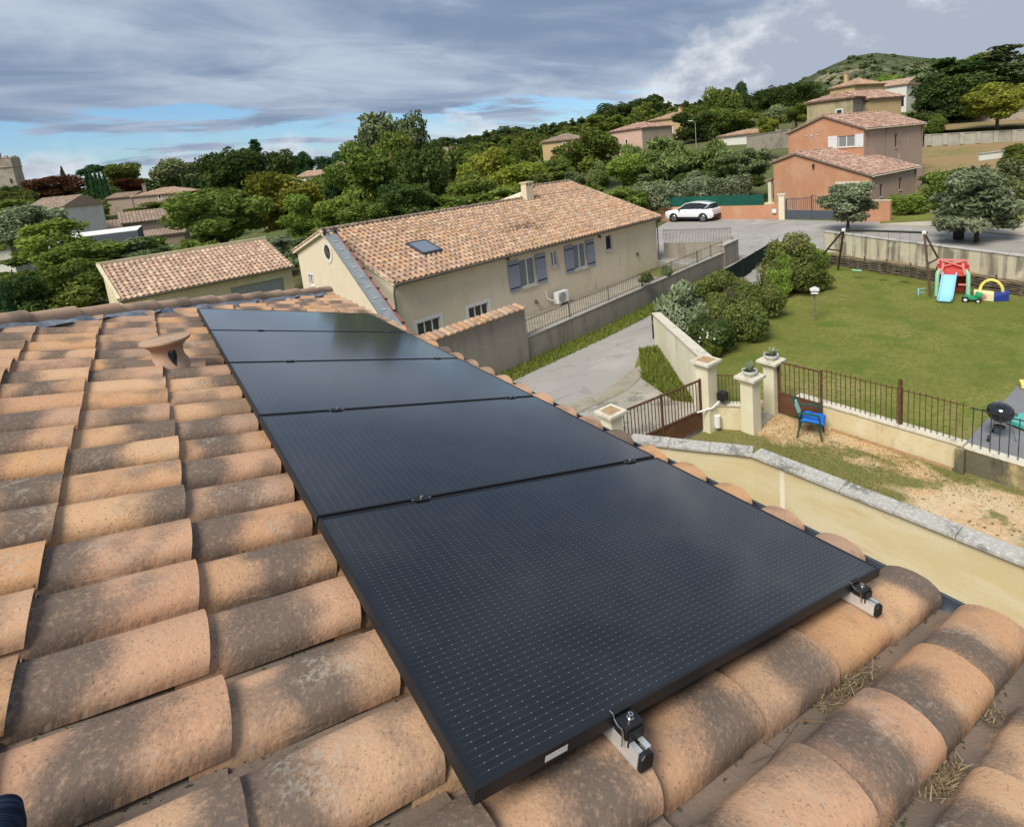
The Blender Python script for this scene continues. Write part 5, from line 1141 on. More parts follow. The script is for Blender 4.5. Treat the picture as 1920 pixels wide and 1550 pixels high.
for (xa, ya), (xb, yb) in (((-.5, .25), (-.5, -.5)), ((.5, .25), (.5, -.5)), ((-.5, -.5), (.5, -.5))):
    b = MB(); b.beam(LQ(xa, ya, .45), LQ(xb, yb, .45), .04, .80); b.build('side_panel', 'toy_red', ps)
    b = MB(); b.beam(LQ(xa, ya, 1.10), LQ(xb, yb, 1.10), .05, .30); b.build('side_rail', 'toy_red', ps)
    b = MB(); b.beam(LQ(xa, ya, 1.36), LQ(xb, yb, 1.36), .07, .07); b.build('hand_rail', 'toy_coral', ps)
for x in (-.40, .40): b = MB(); b.tube([LQ(x, .27, .92), LQ(x*.85, .27, 1.22), LQ(x*.8, .2, 1.36)], .045, 7); b.build('slide_arch', 'toy_coral', ps, True)
b = MB(); b.beam(LQ(-.33, -.42, 1.10), LQ(.33, -.42, 1.34), .04, .05); b.beam(LQ(.33, -.40, 1.10), LQ(-.33, -.40, 1.34), .04, .05); b.build('cross_brace', 'toy_coral', ps)
for z in (.25, .48): b = MB(); b.beam(LQ(.56, -.3, z), LQ(.56, .15, z), .06, .07); b.build('climbing_step', 'toy_coral', ps)
b = MB(); b.beam(LQ(.2, .28, .52), LQ(.5, .28, .52), .05, .06); b.beam(LQ(-.5, .28, .52), LQ(-.33, .28, .52), .05, .06); b.build('front_bar', 'toy_coral', ps)
# toy house with arch
tp = G(1856, 562, 0); tf, tr_ = frame_at(tp, CAM); tr_ = -tr_ if tr_@rt < 0 else tr_; TQ = lambda x, y, z: tp+tr_*x+tf*y+np.array([0, 0, z])
ty = thing('toy_arch_box', 'cream and yellow toy box with arch handle and blue end on the lawn', 'toy', tp)
b = MB(); b.hexa([TQ(-.52, -.3, 0), TQ(.12, -.15, 0), TQ(.12, .30, 0), TQ(-.52, .12, 0), TQ(-.52, -.3, .32), TQ(.12, -.15, .32), TQ(.12, .30, .32), TQ(-.52, .12, .36)]); b.build('body', 'toy_cream', ty, bevel=.03)
b = MB(); b.hexa([TQ(.122, -.16, 0), TQ(.55, -.35, 0), TQ(.58, .05, 0), TQ(.122, .31, 0), TQ(.122, -.16, .26), TQ(.55, -.35, .40), TQ(.58, .05, .34), TQ(.122, .31, .22)]); b.build('blue_end', 'toy_blue', ty, bevel=.03)
b = MB(); b.tube([TQ(.03+.36*math.cos(a), -.15, .30+.46*math.sin(a)) for a in np.linspace(0, math.pi, 13)], .055, 8); b.build('arch', 'toy_yellow', ty, True)
b = MB(); cc_ = (TQ(-.52, .12, .18)+TQ(.12, .30, .18))/2-tr_*.08+tf*.003; ex_ = (TQ(.12, .30, 0)-TQ(-.52, .12, 0)); ex_ /= np.linalg.norm(ex_); nx_ = np.cross(ex_, (0, 0, 1)); nx_ *= np.sign(nx_@tf); b.add([cc_+nx_*.004+ex_*.19*math.cos(a)+np.array([0, 0, .11*math.sin(a)]) for a in np.linspace(0, 6.283, 21)[:-1]], [tuple(range(20))]); b.build('pink_badge', 'toy_pink', ty)
# ride-on tractor
rp_ = G(1822, 566, 0); RQ = lambda x, y, z: rp_+tr_*x+tf*y+np.array([0, 0, z]); td = thing('toy_tractor', 'small green ride-on toy tractor between the slide and the toy box', 'toy', rp_)
b = MB(); b.hexa([RQ(-.28, -.13, .12), RQ(.28, -.13, .12), RQ(.28, .13, .12), RQ(-.28, .13, .12), RQ(-.28, -.10, .24), RQ(.10, -.12, .26), RQ(.10, .12, .26), RQ(-.28, .10, .24)]); b.build('body', 'toy_green', td, bevel=.02)
b = MB(); b.hexa([RQ(.08, -.14, .24), RQ(.34, -.14, .22), RQ(.34, .14, .22), RQ(.08, .14, .24), RQ(.14, -.12, .42), RQ(.34, -.12, .36), RQ(.34, .12, .36), RQ(.14, .12, .42)]); b.build('bonnet', 'toy_green', td, bevel=.03)
b = MB(); b.tube([RQ(.05, 0, .24), RQ(-.02, 0, .40)], .015, 6); b.build('steering_column', 'black_plastic', td)
for x, y, r_ in ((-.2, .18, .12), (.2, .18, .09), (-.2, -.18, .12), (.2, -.18, .09)):
    b = MB(); b.tube([RQ(x, y-.035, r_), RQ(x, y+.035, r_)], r_, 14); w = b.build('wheel', 'black_plastic', td, True); b = MB(); b.tube([RQ(x, y+.036*np.sign(y), r_), RQ(x, y+.042*np.sign(y), r_)], r_*.5, 12); b.build('hub', 'wood_white', w)
bp_ = G(1722, 553, 0); bq = thing('toy_chair', 'small pale blue toy chair tipped over on the lawn near the swing', 'toy', bp_); b = MB(); b.box(bp_+np.array([-.02, 0, .13]), (.30, .05, .24), .4); b.build('seat', 'toy_sky', bq, bevel=.02)
for s in (.05, .22): b = MB(); b.tube([bp_+np.array([.1, .05, s]), bp_+np.array([.38, -.12, s])], .018, 6); b.build('leg', 'toy_sky', bq)
# ------------------------------------------------------------------ streaked retaining wall and woven fence
bw = thing('streaked_wall', 'pale retaining wall with dark rain streaks behind the lawn', 'wall', WB0)
eW_ = (WB1-WB0)/np.linalg.norm(WB1-WB0); LWb = np.linalg.norm(WB1-WB0)
wa_, wb_ = WB0-eW_*.2, WB1+eW_*6
wall_seg(bw, wa_, wb_, .25, -.2, 1.62, 1.30, 'stucco_streaked', side=1); cop_seg(bw, wa_, wb_, .25, .03, 1.622, 1.302, .05, 'coping_grey', 1, 9)
wf = thing('woven_fence', 'low woven branch fence along the foot of the streaked wall', 'fence', WB0)
nW = NRM(eW_); nW = nW if nW@(CAM-WB0) > 0 else -nW
rr = random.Random(6); LW2 = LWb+5
for k in range(13):
    b = MB(); pts = []
    ph = rr.uniform(0, 6); 
    for i in range(int(LW2/.2)):
        s = .1+i*.2; pts.append(WB0+eW_*s+nW*(.55+.035*math.sin(s*5.2+(k % 2)*math.pi)+rr.gauss(0, .008))+np.array([0, 0, .03+k*.046+.018*math.sin(s*.9+ph)+rr.gauss(0, .006)]))
    b.tube(pts, .020, 5); b.build('woven_strand', 'wicker', wf, True)
for i in range(int(LW2/1.2)): s = .3+i*1.2; b = MB(); b.tube([WB0+eW_*s+nW*.50+np.array([0, 0, -.05]), WB0+eW_*s+nW*.50+np.array([0, 0, .70])], .032, 7); b.build('post', 'wood_brown', wf, True)
fe = MB(); fe.grid(lambda u, v: WB0+eW_*(LW2*u)+nW*(.05+.47*v)+np.array([0, 0, .52+.06*math.sin(u*31)-.05*v]), 40, 2); struct(fe.build('earth_bank', 'brown_field'))
# bin behind the wall
bn_ = G(1797, 449, .72); bi = thing('wheeled_bin', 'black wheeled bin with a white label behind the streaked wall', 'bin', bn_); bf, br_ = frame_at(bn_, CAM)
BQ = lambda x, y, z: bn_+br_*x+bf*y+np.array([0, 0, z])
b = MB(); b.hexa([BQ(-.22, -.25, .03), BQ(.22, -.25, .03), BQ(.22, .25, .03), BQ(-.22, .25, .03), BQ(-.29, -.32, .95), BQ(.29, -.32, .95), BQ(.29, .32, .95), BQ(-.29, .32, .95)]); b.build('body', 'black_plastic', bi, bevel=.02)
b = MB(); b.hexa([BQ(-.31, -.36, .955), BQ(.31, -.36, .955), BQ(.31, .35, .955), BQ(-.31, .35, .955), BQ(-.29, -.33, 1.04), BQ(.29, -.33, 1.04), BQ(.28, .33, 1.0), BQ(-.28, .33, 1.0)]); b.build('lid', 'black_plastic', bi, bevel=.015)
b = MB(); b.quad(BQ(-.1, .298, .60), BQ(.1, .298, .60), BQ(.1, .318, .80), BQ(-.1, .318, .80)); b.build('label', 'white_paint', bi)
for s in (-.22, .22): b = MB(); b.tube([BQ(s-.03, -.28, .1), BQ(s+.03, -.28, .1)], .1, 12); b.build('wheel', 'tyre', bi, True)
# dark netting fence between lane and lawn
nf = thing('netting_fence', 'dark green netting fence between the lane and the lawn shrubs', 'fence', (14.2, 13.6, 0))
nA, nB_ = np.array([14.1, 13.5, 0]), np.array([28.3, 17.3, 0])
b = MB(); b.grid(lambda u, v: nA+(nB_-nA)*u+np.array([0, 0, .0+(1.05+.25*u)*v]), 24, 3); b.build('net', 'dark_net', nf)
for k in range(9): c_ = nA+(nB_-nA)*k/8; b = MB(); b.tube([c_, c_+np.array([0, 0, 1.1+.25*k/8])], .025, 6); b.build('post', 'iron_dark', nf)
# ================================================================== red house and its front
wq = [AT(1236, 409, 50.6), AT(1432, 410, 44.6), AT(1462, 410, 43.6)]
for q in wq: q[2] = .6
ow_ = thing('orange_wall', 'low orange rendered wall with green windbreak net behind the parked car', 'wall', wq[1])
wall_seg(ow_, wq[0], wq[1], .2, .3, 1.72, 1.78, 'stucco_orange', side=1); wall_seg(ow_, wq[1], wq[2]+np.array([.1, 0, 0]), .24, .3, 1.80, 1.95, 'stucco_orange', name='gate_wall', side=1)
b = MB(); e_ = (wq[1]-wq[0]); e_[2] = 0; n_q = NRM(e_/np.linalg.norm(e_))*.10
b.grid(lambda u, v: np.array([*(wq[0]+e_*u+n_q)[:2], 1.70+.06*u+.88*v+.03*math.sin(u*40)*v]), 40, 3); b.build('windbreak_net', 'green_net', ow_)
b = MB(); c_ = (wq[1]*.35+wq[2]*.65); b.box(c_+np.array([-.05, -.06, .75]), (.32, .04, .32), math.atan2(e_[1], e_[0])); b.build('letterbox', 'white_paint', ow_)
wr = [AT(1466, 410, 43.5), AT(1604, 414, 39.6), AT(1668, 416, 37.6)]
pl_ = pillar('cream gate pillar at the red house drive', wr[0][0], wr[0][1], 2.65, 'stucco_pale', .42, .56, .5, False)
rg = thing('grey_gate', 'grey barred gate with solid foot before the red house', 'gate', wr[0])
ge = wr[1]-wr[0]; ge[2] = 0; gL = np.linalg.norm(ge); ge /= gL; ga0 = wr[0]+ge*.35; ga0[2] = .78; ga1 = ga0+ge*3.9
b = MB(); b.beam(ga0+z_(.32), ga1+z_(.32), .04, .64); b.build('foot_panel', 'gate_grey', rg)
b = MB(); b.tube([ga0+(ga1-ga0)*t+z_(1.45+.28*t) for t in np.linspace(0, .5, 7)], .03, 6); b.build('top_rail', 'gate_grey', rg); b = MB(); b.tube([ga0+(ga1-ga0)*t+z_(1.73-.28*(t-.5)*2) for t in np.linspace(.5, 1, 7)], .03, 6); b.build('top_rail', 'gate_grey', rg)
bars(rg, ga0+z_(.62), ga0+(ga1-ga0)*.48+z_(.62), 13, .95, 'gate_grey', .014); bars(rg, ga0+(ga1-ga0)*.52+z_(.62), ga1+z_(.62), 13, .95, 'gate_grey', .014)
for t in (0, .5, 1): b = MB(); c_ = ga0+(ga1-ga0)*t; b.beam(c_, c_+z_(1.75 if t == .5 else 1.5), .08, .08, (0, 1, 0)); b.build('stile', 'gate_grey', rg)
fr_w = thing('front_wall', 'orange rendered front wall between the olive tree and the hedge', 'wall', wr[1])
wall_seg(fr_w, ga1+ge*.2, wr[2], .25, .3, 2.10, 2.15, 'stucco_orange', side=1); cop_seg(fr_w, ga1+ge*.2, wr[2], .25, .03, 2.102, 2.152, .05, 'coping_pale', 1, 5)
def gable_block(root, Ax, e, Ls, wr_, wl, ze, zr, zle, zb, m_gable, m_side, m_roof, ops_side=(), ops_gable=(), ov=.25, pitch=.30, row=.50, nind=0):
    """Ax: eave corner of the wall nearest the viewer; e runs along the side wall, NRM(e) along the gable to the left"""
    n = NRM(e); g = MB(); Pg_ = np.array([*Ax[:2], 0])+n*wl; facade(g, Pg_, -n, wl, zb, ze-.02, list(ops_gable))
    P = lambda s, d, z: np.array([*Ax[:2], 0])+e*s+n*d+np.array([0, 0, z])
    g.add([P(0, 0, ze-.02), P(0, wl, ze-.02), P(0, wl, zle-.02), P(0, wr_, zr-.02)], [(0, 1, 2, 3)]); g.build('gable_wall', m_gable, root)
    s_ = MB(); facade(s_, P(0, 0, 0), e, Ls, zb, ze-.02, list(ops_side)); s_.add([P(Ls, 0, zb), P(Ls, wl, zb), P(Ls, wl, zle-.02), P(Ls, wr_, zr-.02), P(Ls, 0, ze-.02)], [(0, 1, 2, 3, 4)]); s_.quad(P(0, wl, zb), P(Ls, wl, zb), P(Ls, wl, zle-.02), P(0, wl, zle-.02)); s_.build('side_wall', m_side, root)
    sr = (zr-ze)/wr_; sl2 = (zr-zle)/(wl-wr_); o = ov; Z = lambda d: ze+sr*d if d <= wr_ else zr-sl2*(d-wr_)
    Q = lambda s, d, h=0: P(s, d, Z(d)+h)
    r = MB(); cs = [(-.18, -o), (Ls+o, -o), (Ls+o, wr_), (-.18, wr_), (-.18, wl+o), (Ls+o, wl+o)]; top = [Q(s, d, .02) for s, d in cs]; bot = [Q(s, d, -.07) for s, d in cs]
    r.add(top+bot, [(0, 1, 2, 3), (3, 2, 5, 4), (0, 6, 7, 1), (1, 7, 8, 2), (2, 8, 11, 5), (5, 11, 10, 4), (4, 10, 9, 3), (3, 9, 6, 0), (6, 9, 8, 7), (9, 10, 11, 8)]); ro = r.build('roof', 'stucco_grey', root)
    tiled_face(ro, Q(-.18, -o, .03), Q(Ls+o, -o, .03), Q(Ls+o, wr_, .03), Q(-.18, wr_, .03), m_roof, pitch, row, nind); tiled_face(ro, Q(Ls+o, wl+o, .03), Q(-.18, wl+o, .03), Q(-.18, wr_, .03), Q(Ls+o, wr_, .03), m_roof, pitch, row, 0, name='rear_tiling')
    capline(ro, Q(-.18, wr_, .05), Q(Ls+o, wr_, .05), .11, m_roof); capline(ro, Q(-.13, -o, .04), Q(-.13, wr_, .05), .075, m_roof, 'verge_tile'); capline(ro, Q(-.13, wl+o, .04), Q(-.13, wr_, .05), .075, m_roof, 'verge_tile')
    g_ = MB(); g_.tube([Q(-.18, -o-.05, -.03), Q(Ls+o, -o-.05, -.03)], .055, 6); g_.build('gutter', 'coping_pale' if m_side == 'stucco_mauve' else 'zinc_brown', root)
    return P
eR = E2(0); KE = AT(1632, 327, 43.5)
rh = thing('red_garage', 'low terracotta red house wing with gable towards the court', 'house', (*KE[:2], .8))
PRh = gable_block(rh, KE, eR, 8.2, 6.14, 8.27, 3.45, 5.44, 4.82, .3, 'stucco_orange', 'stucco_mauve', 'pink_tile', [(1.6, 2.0, 1.55, 2.55), (5.0, 5.4, 1.75, 2.75)], [(5.7, 8.0, .8, 2.75)], nind=220)
for o_ in ((1.6, 2.0, 1.55, 2.55), (5.0, 5.4, 1.75, 2.75)): window(rh, PRh(0, 0, 0), eR, o_, fmat='zinc_brown', mull=0)
b = MB(); obox(b, PRh(0, 8.27, 0), -NRM(eR), 5.7, 8.0, .08, .12, .8, 2.75)
for k in range(1, 6): obox(b, PRh(0, 8.27, 0), -NRM(eR), 5.72, 7.98, .07, .08, .8+k*.33, .8+k*.33+.03)
b.build('garage_door', 'wood_white', rh); b = MB(); obox(b, PRh(0, 8.27, 0), -NRM(eR), 5.55, 8.15, -.03, .0, 2.76, 2.98); b.build('door_lintel', 'coping_pale', rh)
b = MB(); c_ = PRh(-.09, 4.55, 4.35); b.box(c_, (.14, .16, .22)); b.box(c_+z_(-.22), (.10, .10, .14)); b.build('wall_lamp', 'iron_dark', rh, bevel=.02)
for s in (.06, 8.1): b = MB(); b.tube([PRh(s, -.06, 3.3), PRh(s, -.06, .6)], .05, 7); b.build('downpipe', 'stucco_taupe', rh)
b = MB(); b.tube([PRh(7.3, 1.0, 3.5), PRh(7.3, 1.0, 4.6)], .07, 8); b.build('vent_pipe', 'stucco_taupe', rh)
# small porch column left of the gable
pc = thing('porch_column', 'cream porch column with a strip of roof at the left of the red gable', 'column', PRh(.6, 9.0, .8)); b = MB(); b.box(PRh(.2, 8.75, 2.0), (.3, .3, 2.6)); b.build('shaft', 'stucco_pale', pc); b = MB(); b.hexa([PRh(-.1, 8.4, 3.3), PRh(2.5, 8.4, 3.3), PRh(2.5, 9.2, 3.1), PRh(-.1, 9.2, 3.1), PRh(-.1, 8.4, 3.42), PRh(2.5, 8.4, 3.42), PRh(2.5, 9.2, 3.22), PRh(-.1, 9.2, 3.22)]); b.build('porch_roof', 'pink_tile', pc); b = MB(); b.box(PRh(.2, 8.75, .95), (.6, .9, .5)); b.build('plinth', 'stucco_pale', pc)
ME_ = AT(1620, 240, 49)
rm = thing('red_house', 'two storey terracotta red house with white shutters and a star emblem', 'house', (*ME_[:2], .8))
PRm = gable_block(rm, ME_, eR, 12.0, 3.56, 7.13, 7.05, 8.44, 7.2, .3, 'stucco_orange', 'stucco_mauve', 'pink_tile', [(6.0, 6.45, 5.0, 6.2)], [(4.85, 6.35, 5.50, 6.50)], nind=120)
window(rm, PRm(0, 7.13, 0), -NRM(eR), (4.85, 6.35, 5.50, 6.50), mull=1, pane='dark_glass', curtain=True)
shutter(rm, PRm(0, 7.13, 0), -NRM(eR), 3.95, 4.80, 5.42, 6.55, 'wood_white'); shutter(rm, PRm(0, 7.13, 0), -NRM(eR), 6.40, 7.10, 5.42, 6.55, 'wood_white')
window(rm, PRm(0, 0, 0), eR, (6.0, 6.45, 5.0, 6.2), fmat='zinc_brown', mull=0)
for s in (4.2, 11.9): b = MB(); b.tube([PRm(s, -.06, 6.9), PRm(s, -.06, 1.0)], .06, 7); b.build('downpipe', 'stucco_taupe', rm)
st = MB(); c_ = PRm(-.02, 4.75, 6.80)
for k in range(8):
    a = k*math.pi/4; L_ = .85 if k % 2 == 0 else .55; d_ = np.array([0, math.cos(a), math.sin(a)]); p_ = np.array([0, -math.sin(a), math.cos(a)])
    st.add([c_+d_*.18+np.array([-.02, 0, 0]), c_+d_*L_*.5+p_*.06+np.array([-.01, 0, 0]), c_+d_*L_, c_+d_*L_*.5-p_*.06+np.array([-.01, 0, 0])], [(0, 1, 2, 3)])
st.add([c_+np.array([-.03, .16*math.cos(a), .16*math.sin(a)]) for a in np.linspace(0, 6.283, 13)[:-1]], [tuple(range(12))]); st.build('star_emblem', 'stucco_pink', rm)
# ------------------------------------------------------------------ parked car
cwd = (wq[1]-wq[0]); cwd[2] = 0; cwd /= np.linalg.norm(cwd); cpos = G(1300, 413.5, .64)
car = thing('parked_car', 'white compact SUV with dark windows parked against the orange wall', 'car', cpos, math.atan2(-cwd[1], -cwd[0]))
def loft(m, secs):                                       # secs: list of rings with same count
    n = len(secs[0]); v = [p for s in secs for p in s]; f = [(i*n+k, i*n+(k+1) % n, (i+1)*n+(k+1) % n, (i+1)*n+k) for i in range(len(secs)-1) for k in range(n)]; f += [tuple(range(n))[::-1], tuple(range((len(secs)-1)*n, len(secs)*n))]; m.add(v, f)
b = MB(); W_ = .92
low = [(2.22, .42, .74, .80), (2.12, .30, .88, .88), (1.75, .26, .97, .92), (1.2, .25, 1.04, .93), (.4, .25, 1.07, .93), (-.6, .25, 1.09, .93), (-1.5, .26, 1.10, .92), (-2.0, .32, 1.08, .88), (-2.20, .45, .98, .80)]
loft(b, [[(x, -w*.93, z0), (x, w*.93, z0), (x, w, z0+.18), (x, w, z1-.14), (x, w*.9, z1), (x, -w*.9, z1), (x, -w, z1-.14), (x, -w, z0+.18)] for x, z0, z1, w in low]); b.build('body', 'car_white', car, True, world=False)
b = MB(); top = [(1.02, 1.02, 1.04, .80), (.35, 1.02, 1.50, .70), (-.2, 1.04, 1.60, .68), (-1.0, 1.05, 1.58, .67), (-1.75, 1.06, 1.42, .66), (-2.02, 1.06, 1.12, .72)]
loft(b, [[(x, -.86, z0), (x, .86, z0), (x, w, max(z0+.02, z1-.04)), (x, w*.8, z1), (x, -w*.8, z1), (x, -w, max(z0+.02, z1-.04))] for x, z0, z1, w in top]); b.build('window_band', 'dark_glass', car, True, world=False)
b = MB(); loft(b, [[(x, -w, z), (x, w, z), (x, w*.8, z+.05), (x, -w*.8, z+.05)] for x, z, w in ((.42, 1.47, .70), (-.2, 1.575, .70), (-1.0, 1.56, .69), (-1.85, 1.42, .66))]); b.build('roof_panel', 'car_white', car, True, world=False)
for s in (-1, 1):
    for pts in (((1.0, .84, 1.03), (.36, .715, 1.48)), ((-1.45, .80, 1.08), (-1.80, .69, 1.42)), ((-.35, .845, 1.06), (-.30, .71, 1.52))):
        q = MB(); q.tube([(x, y*s, z) for x, y, z in pts], .035, 6); q.build('pillar', 'car_white' if pts[0][0] != -.35 else 'black_plastic', car, world=False)
    q = MB(); q.box((.78, 1.0*s, 1.08), (.14, .2, .13)); q.build('mirror', 'black_plastic', car, bevel=.03, world=False)
    q = MB(); q.box((0, .925*s, .33), (2.2, .03, .2)); q.build('sill_cladding', 'black_plastic', car, bevel=.01, world=False)
    q = MB(); q.box((2.10, .62*s, .74), (.2, .36, .12)); q.build('headlight', 'lamp_clear', car, bevel=.02, world=False)
    q = MB(); q.box((-2.10, .66*s, .92), (.16, .34, .12)); q.build('tail_lamp', 'lamp_red', car, bevel=.02, world=False)
    for x in (1.35, -1.32):
        q = MB(); q.tube([(x, .70*s, .36), (x, .94*s, .36)], .40, 22); q.build('wheel_arch', 'black_plastic', car, True, world=False)
        q = MB(); q.tube([(x, .74*s, .345), (x, .955*s, .345)], .345, 22); w = q.build('wheel', 'tyre', car, True, world=False)
        q = MB()
        for k in range(5): a = k*1.2566; q.beam((x, .96*s, .345), (x+.23*math.cos(a), .96*s, .345+.23*math.sin(a)), .10, .02, (0, 1, 0))
        q.lathe([(.245, 0), (.225, .012)], (0, 0, 0), 20); 
        for i in range(len(q.v)-40, len(q.v)): vx = q.v[i]; q.v[i] = (x+vx[0], .955*s+vx[2]*s, .345+vx[1])
        q.build('rim', 'rim', w, world=False)
    for x in (.25, -.75): q = MB(); q.box((x, .945*s, .92), (.2, .03, .035)); q.build('door_handle', 'car_white', car, world=False)
q = MB(); q.box((2.17, 0, .60), (.12, 1.1, .22)); q.build('grille', 'black_plastic', car, bevel=.02, world=False); q = MB(); q.box((-2.19, 0, .45), (.1, 1.5, .26)); q.build('rear_bumper', 'black_plastic', car, bevel=.03, world=False)
q = MB(); q.box((-2.2, 0, .80), (.04, .5, .11)); q.build('number_plate', 'white_paint', car, world=False)
# ================================================================== far houses
def far_house(name, label, A, B, wd, zb, mw, mr, kind='hip', ov=.3, pitch=.34, slope=.30, wins=(), chim=None, m_side=None, swins=(), fmat='wood_white', cat='house'):
    A = np.array(A, float); B = np.array(B, float); B[2] = A[2]; ze = A[2]; e = B-A; e[2] = 0; L = np.linalg.norm(e); e /= L; n = NRM(e); t = thing(name, label, cat, (*A[:2], zb), math.atan2(e[1], e[0]))
    P = lambda s, d, z: np.array([*A[:2], 0])+e*s+n*d+np.array([0, 0, z])
    w = MB(); facade(w, P(0, 0, 0), e, L, zb, ze, [o for o in wins]); w.build('front_wall', mw, t)
    w = MB(); facade(w, P(0, wd, 0), -n, wd, zb, ze, []); facade(w, P(L, 0, 0), n, wd, zb, ze, [o for o in swins]); w.quad(P(0, wd, zb), P(L, wd, zb), P(L, wd, ze), P(0, wd, ze))
    zr = ze+slope*wd/2
    if kind == 'gable': w.add([P(0, 0, ze), P(0, wd, ze), P(0, wd/2, zr)], [(0, 1, 2)]); w.add([P(L, 0, ze), P(L, wd, ze), P(L, wd/2, zr)], [(0, 1, 2)])
    w.build('wall', m_side or mw, t)
    for o in wins: window(t, P(0, 0, 0), e, o, fmat=fmat, mull=0, sill=False, fwid=.15, inset=-.03)
    for o in swins: window(t, P(L, 0, 0), n, o, fmat=fmat, mull=0, sill=False)
    zo = ze-slope*ov; h = wd/2 if kind == 'hip' else -ov
    if kind == 'hip': h = min(h, L/2-.2)
    E_ = [P(-ov, -ov, zo), P(L+ov, -ov, zo), P(L+ov, wd+ov, zo), P(-ov, wd+ov, zo)]; R0, R1 = P(h, wd/2, zr), P(L-h, wd/2, zr)
    r = MB(); r.add(E_+[R0, R1]+[p-z_(.1) for p in E_], [(0, 1, 5, 4), (1, 2, 5), (2, 3, 4, 5), (3, 0, 4), (0, 6, 7, 1), (1, 7, 8, 2), (2, 8, 9, 3), (3, 9, 6, 0), (6, 9, 8, 7)]); ro = r.build('roof', mr, t)
    up3 = z_(.03); tiled_face(ro, E_[0]+up3, E_[1]+up3, R1+up3, R0+up3, mr, pitch, .55, 0)
    if kind == 'hip': tiled_face(ro, E_[1]+up3, E_[2]+up3, R1+up3, R1+up3, mr, pitch, .55, 0); tiled_face(ro, E_[3]+up3, E_[0]+up3, R0+up3, R0+up3, mr, pitch, .55, 0)
    if chim: b = MB(); c_ = P(chim[0], chim[1], 0); b.box((c_[0], c_[1], zr+.15), (.6, .6, 1.7)); co = b.build('chimney', mw, ro); b = MB(); b.box((c_[0], c_[1], zr+1.04), (.75, .75, .1)); b.build('chimney_cap', mr, co)
    return t, P
far_house('khaki_house', 'khaki house with a small white framed window above the red house', AT(1513, 192, 74), AT(1599, 186, 70), 4.6, 4, 'stucco_khaki', 'pink_tile', 'hip', wins=[(3.6, 4.5, 8.6, 9.7)], m_side='stucco_grey', swins=[(3.2, 3.8, 8.6, 9.9)])
far_house('beige_annex', 'beige gabled annex to the right of the khaki house', AT(1629, 184, 72), AT(1690, 180, 74), 7, 5, 'stucco_ochre', 'pink_tile', 'gable', m_side='stucco_khaki', slope=.35)
far_house('red_roof_house', 'far house with a bright red roof peeping over the khaki house', AT(1556, 166, 98), AT(1602, 162, 94), 8, 8, 'stucco_ochre', 'orange_tile', 'hip', chim=(1, 3))
far_house('white_terrace_house', 'white far house with colonnaded terrace beside the big cedar', AT(1640, 165, 108), AT(1700, 157, 104), 8, 8, 'stucco_white', 'sand_tile', 'gable', wins=[(1.0, 2.0, 10.2, 12.2), (2.8, 3.8, 10.2, 12.2), (4.4, 5.2, 10.2, 12.2)])
far_house('ochre_house', 'ochre house with chimney half hidden by trees on the slope', AT(1218, 226, 120), AT(1296, 220, 116), 8, 6, 'stucco_ochre', 'orange_tile', 'hip', wins=[(3.9, 4.9, 9.4, 11.2)], chim=(5.5, 4.5))
far_house('pink_house', 'pale pink house with brownish roof behind the bamboo', AT(1143, 247, 108), AT(1203, 241, 100), 7, 5, 'stucco_pink', 'pink_tile', 'hip', wins=[(.7, 1.7, 7.4, 9.2), (4.6, 5.4, 7.4, 9.0)], m_side='stucco_taupe')
far_house('low_orange_roof_house', 'low pale house with flat orange roof behind the bamboo', AT(1347, 256, 98), AT(1428, 254, 92), 6, 5.5, 'stucco_white', 'orange_tile', 'hip', slope=.22, wins=[(5.2, 5.6, 7.3, 7.8), (6.4, 6.8, 7.3, 7.8)])
far_house('ochre_villa', 'small ochre villa among the trees above the long house roof', AT(1016, 266, 96), AT(1076, 264, 93), 5.5, 4, 'stucco_ochre', 'brown_tile', 'hip', slope=.36, wins=[(3.9, 4.6, 8.0, 9.2)])
far_house('grey_roof_house', 'pale house half hidden in trees beyond the long house ridge', AT(772, 292, 130), AT(836, 287, 128), 8, 3, 'stucco_white', 'brown_tile', 'gable')
far_house('cream_gable_house', 'cream house roof showing between trees left of the tall poplar', AT(556, 332, 118), AT(606, 326, 116), 7, 3, 'stucco_white', 'sand_tile', 'gable', wins=[(3.4, 4.2, 5.2, 6.4)])
far_house('stone_roof_house', 'grey roofed house in the distance left of the tall poplar', AT(612, 312, 170), AT(662, 306, 168), 8, 6, 'stucco_taupe', 'brown_tile', 'hip')
far_house('tan_house', 'grey beige house with pink hipped roof and chimney on the left', AT(248, 368, 112), AT(338, 361, 112), 7.5, 2, 'stucco_taupe', 'sand_tile', 'hip', wins=[(5.0, 5.7, 5.6, 6.7)], chim=(.9, 2.5))
far_house('low_tan_roof', 'low house with plain tan roof left of the tan chimney house', AT(200, 372, 122), AT(246, 368, 122), 6, 2, 'stucco_taupe', 'brown_tile', 'gable')
far_house('barn', 'long low building with ribbed brown tile roof in the trees at left', AT(229, 418, 86), AT(372, 403, 92), 6.5, 0, 'stucco_taupe', 'brown_tile', 'gable', pitch=.45, slope=.45)
far_house('barn_lean_to', 'lower lean-to roof in front of the long ribbed barn', AT(262, 444, 78), AT(344, 436, 80), 4, -1, 'stucco_taupe', 'brown_tile', 'gable', pitch=.45)
far_house('small_barn', 'small ribbed tile roof left of the long barn', AT(146, 436, 82), AT(224, 424, 85), 5, -1, 'stucco_taupe', 'brown_tile', 'gable', pitch=.45, slope=.45)
far_house('white_house', 'old white house with mossy brown roof at the left', AT(48, 392, 78), AT(119, 388, 76), 5, -1, 'stucco_white', 'brown_tile', 'gable', slope=.5)
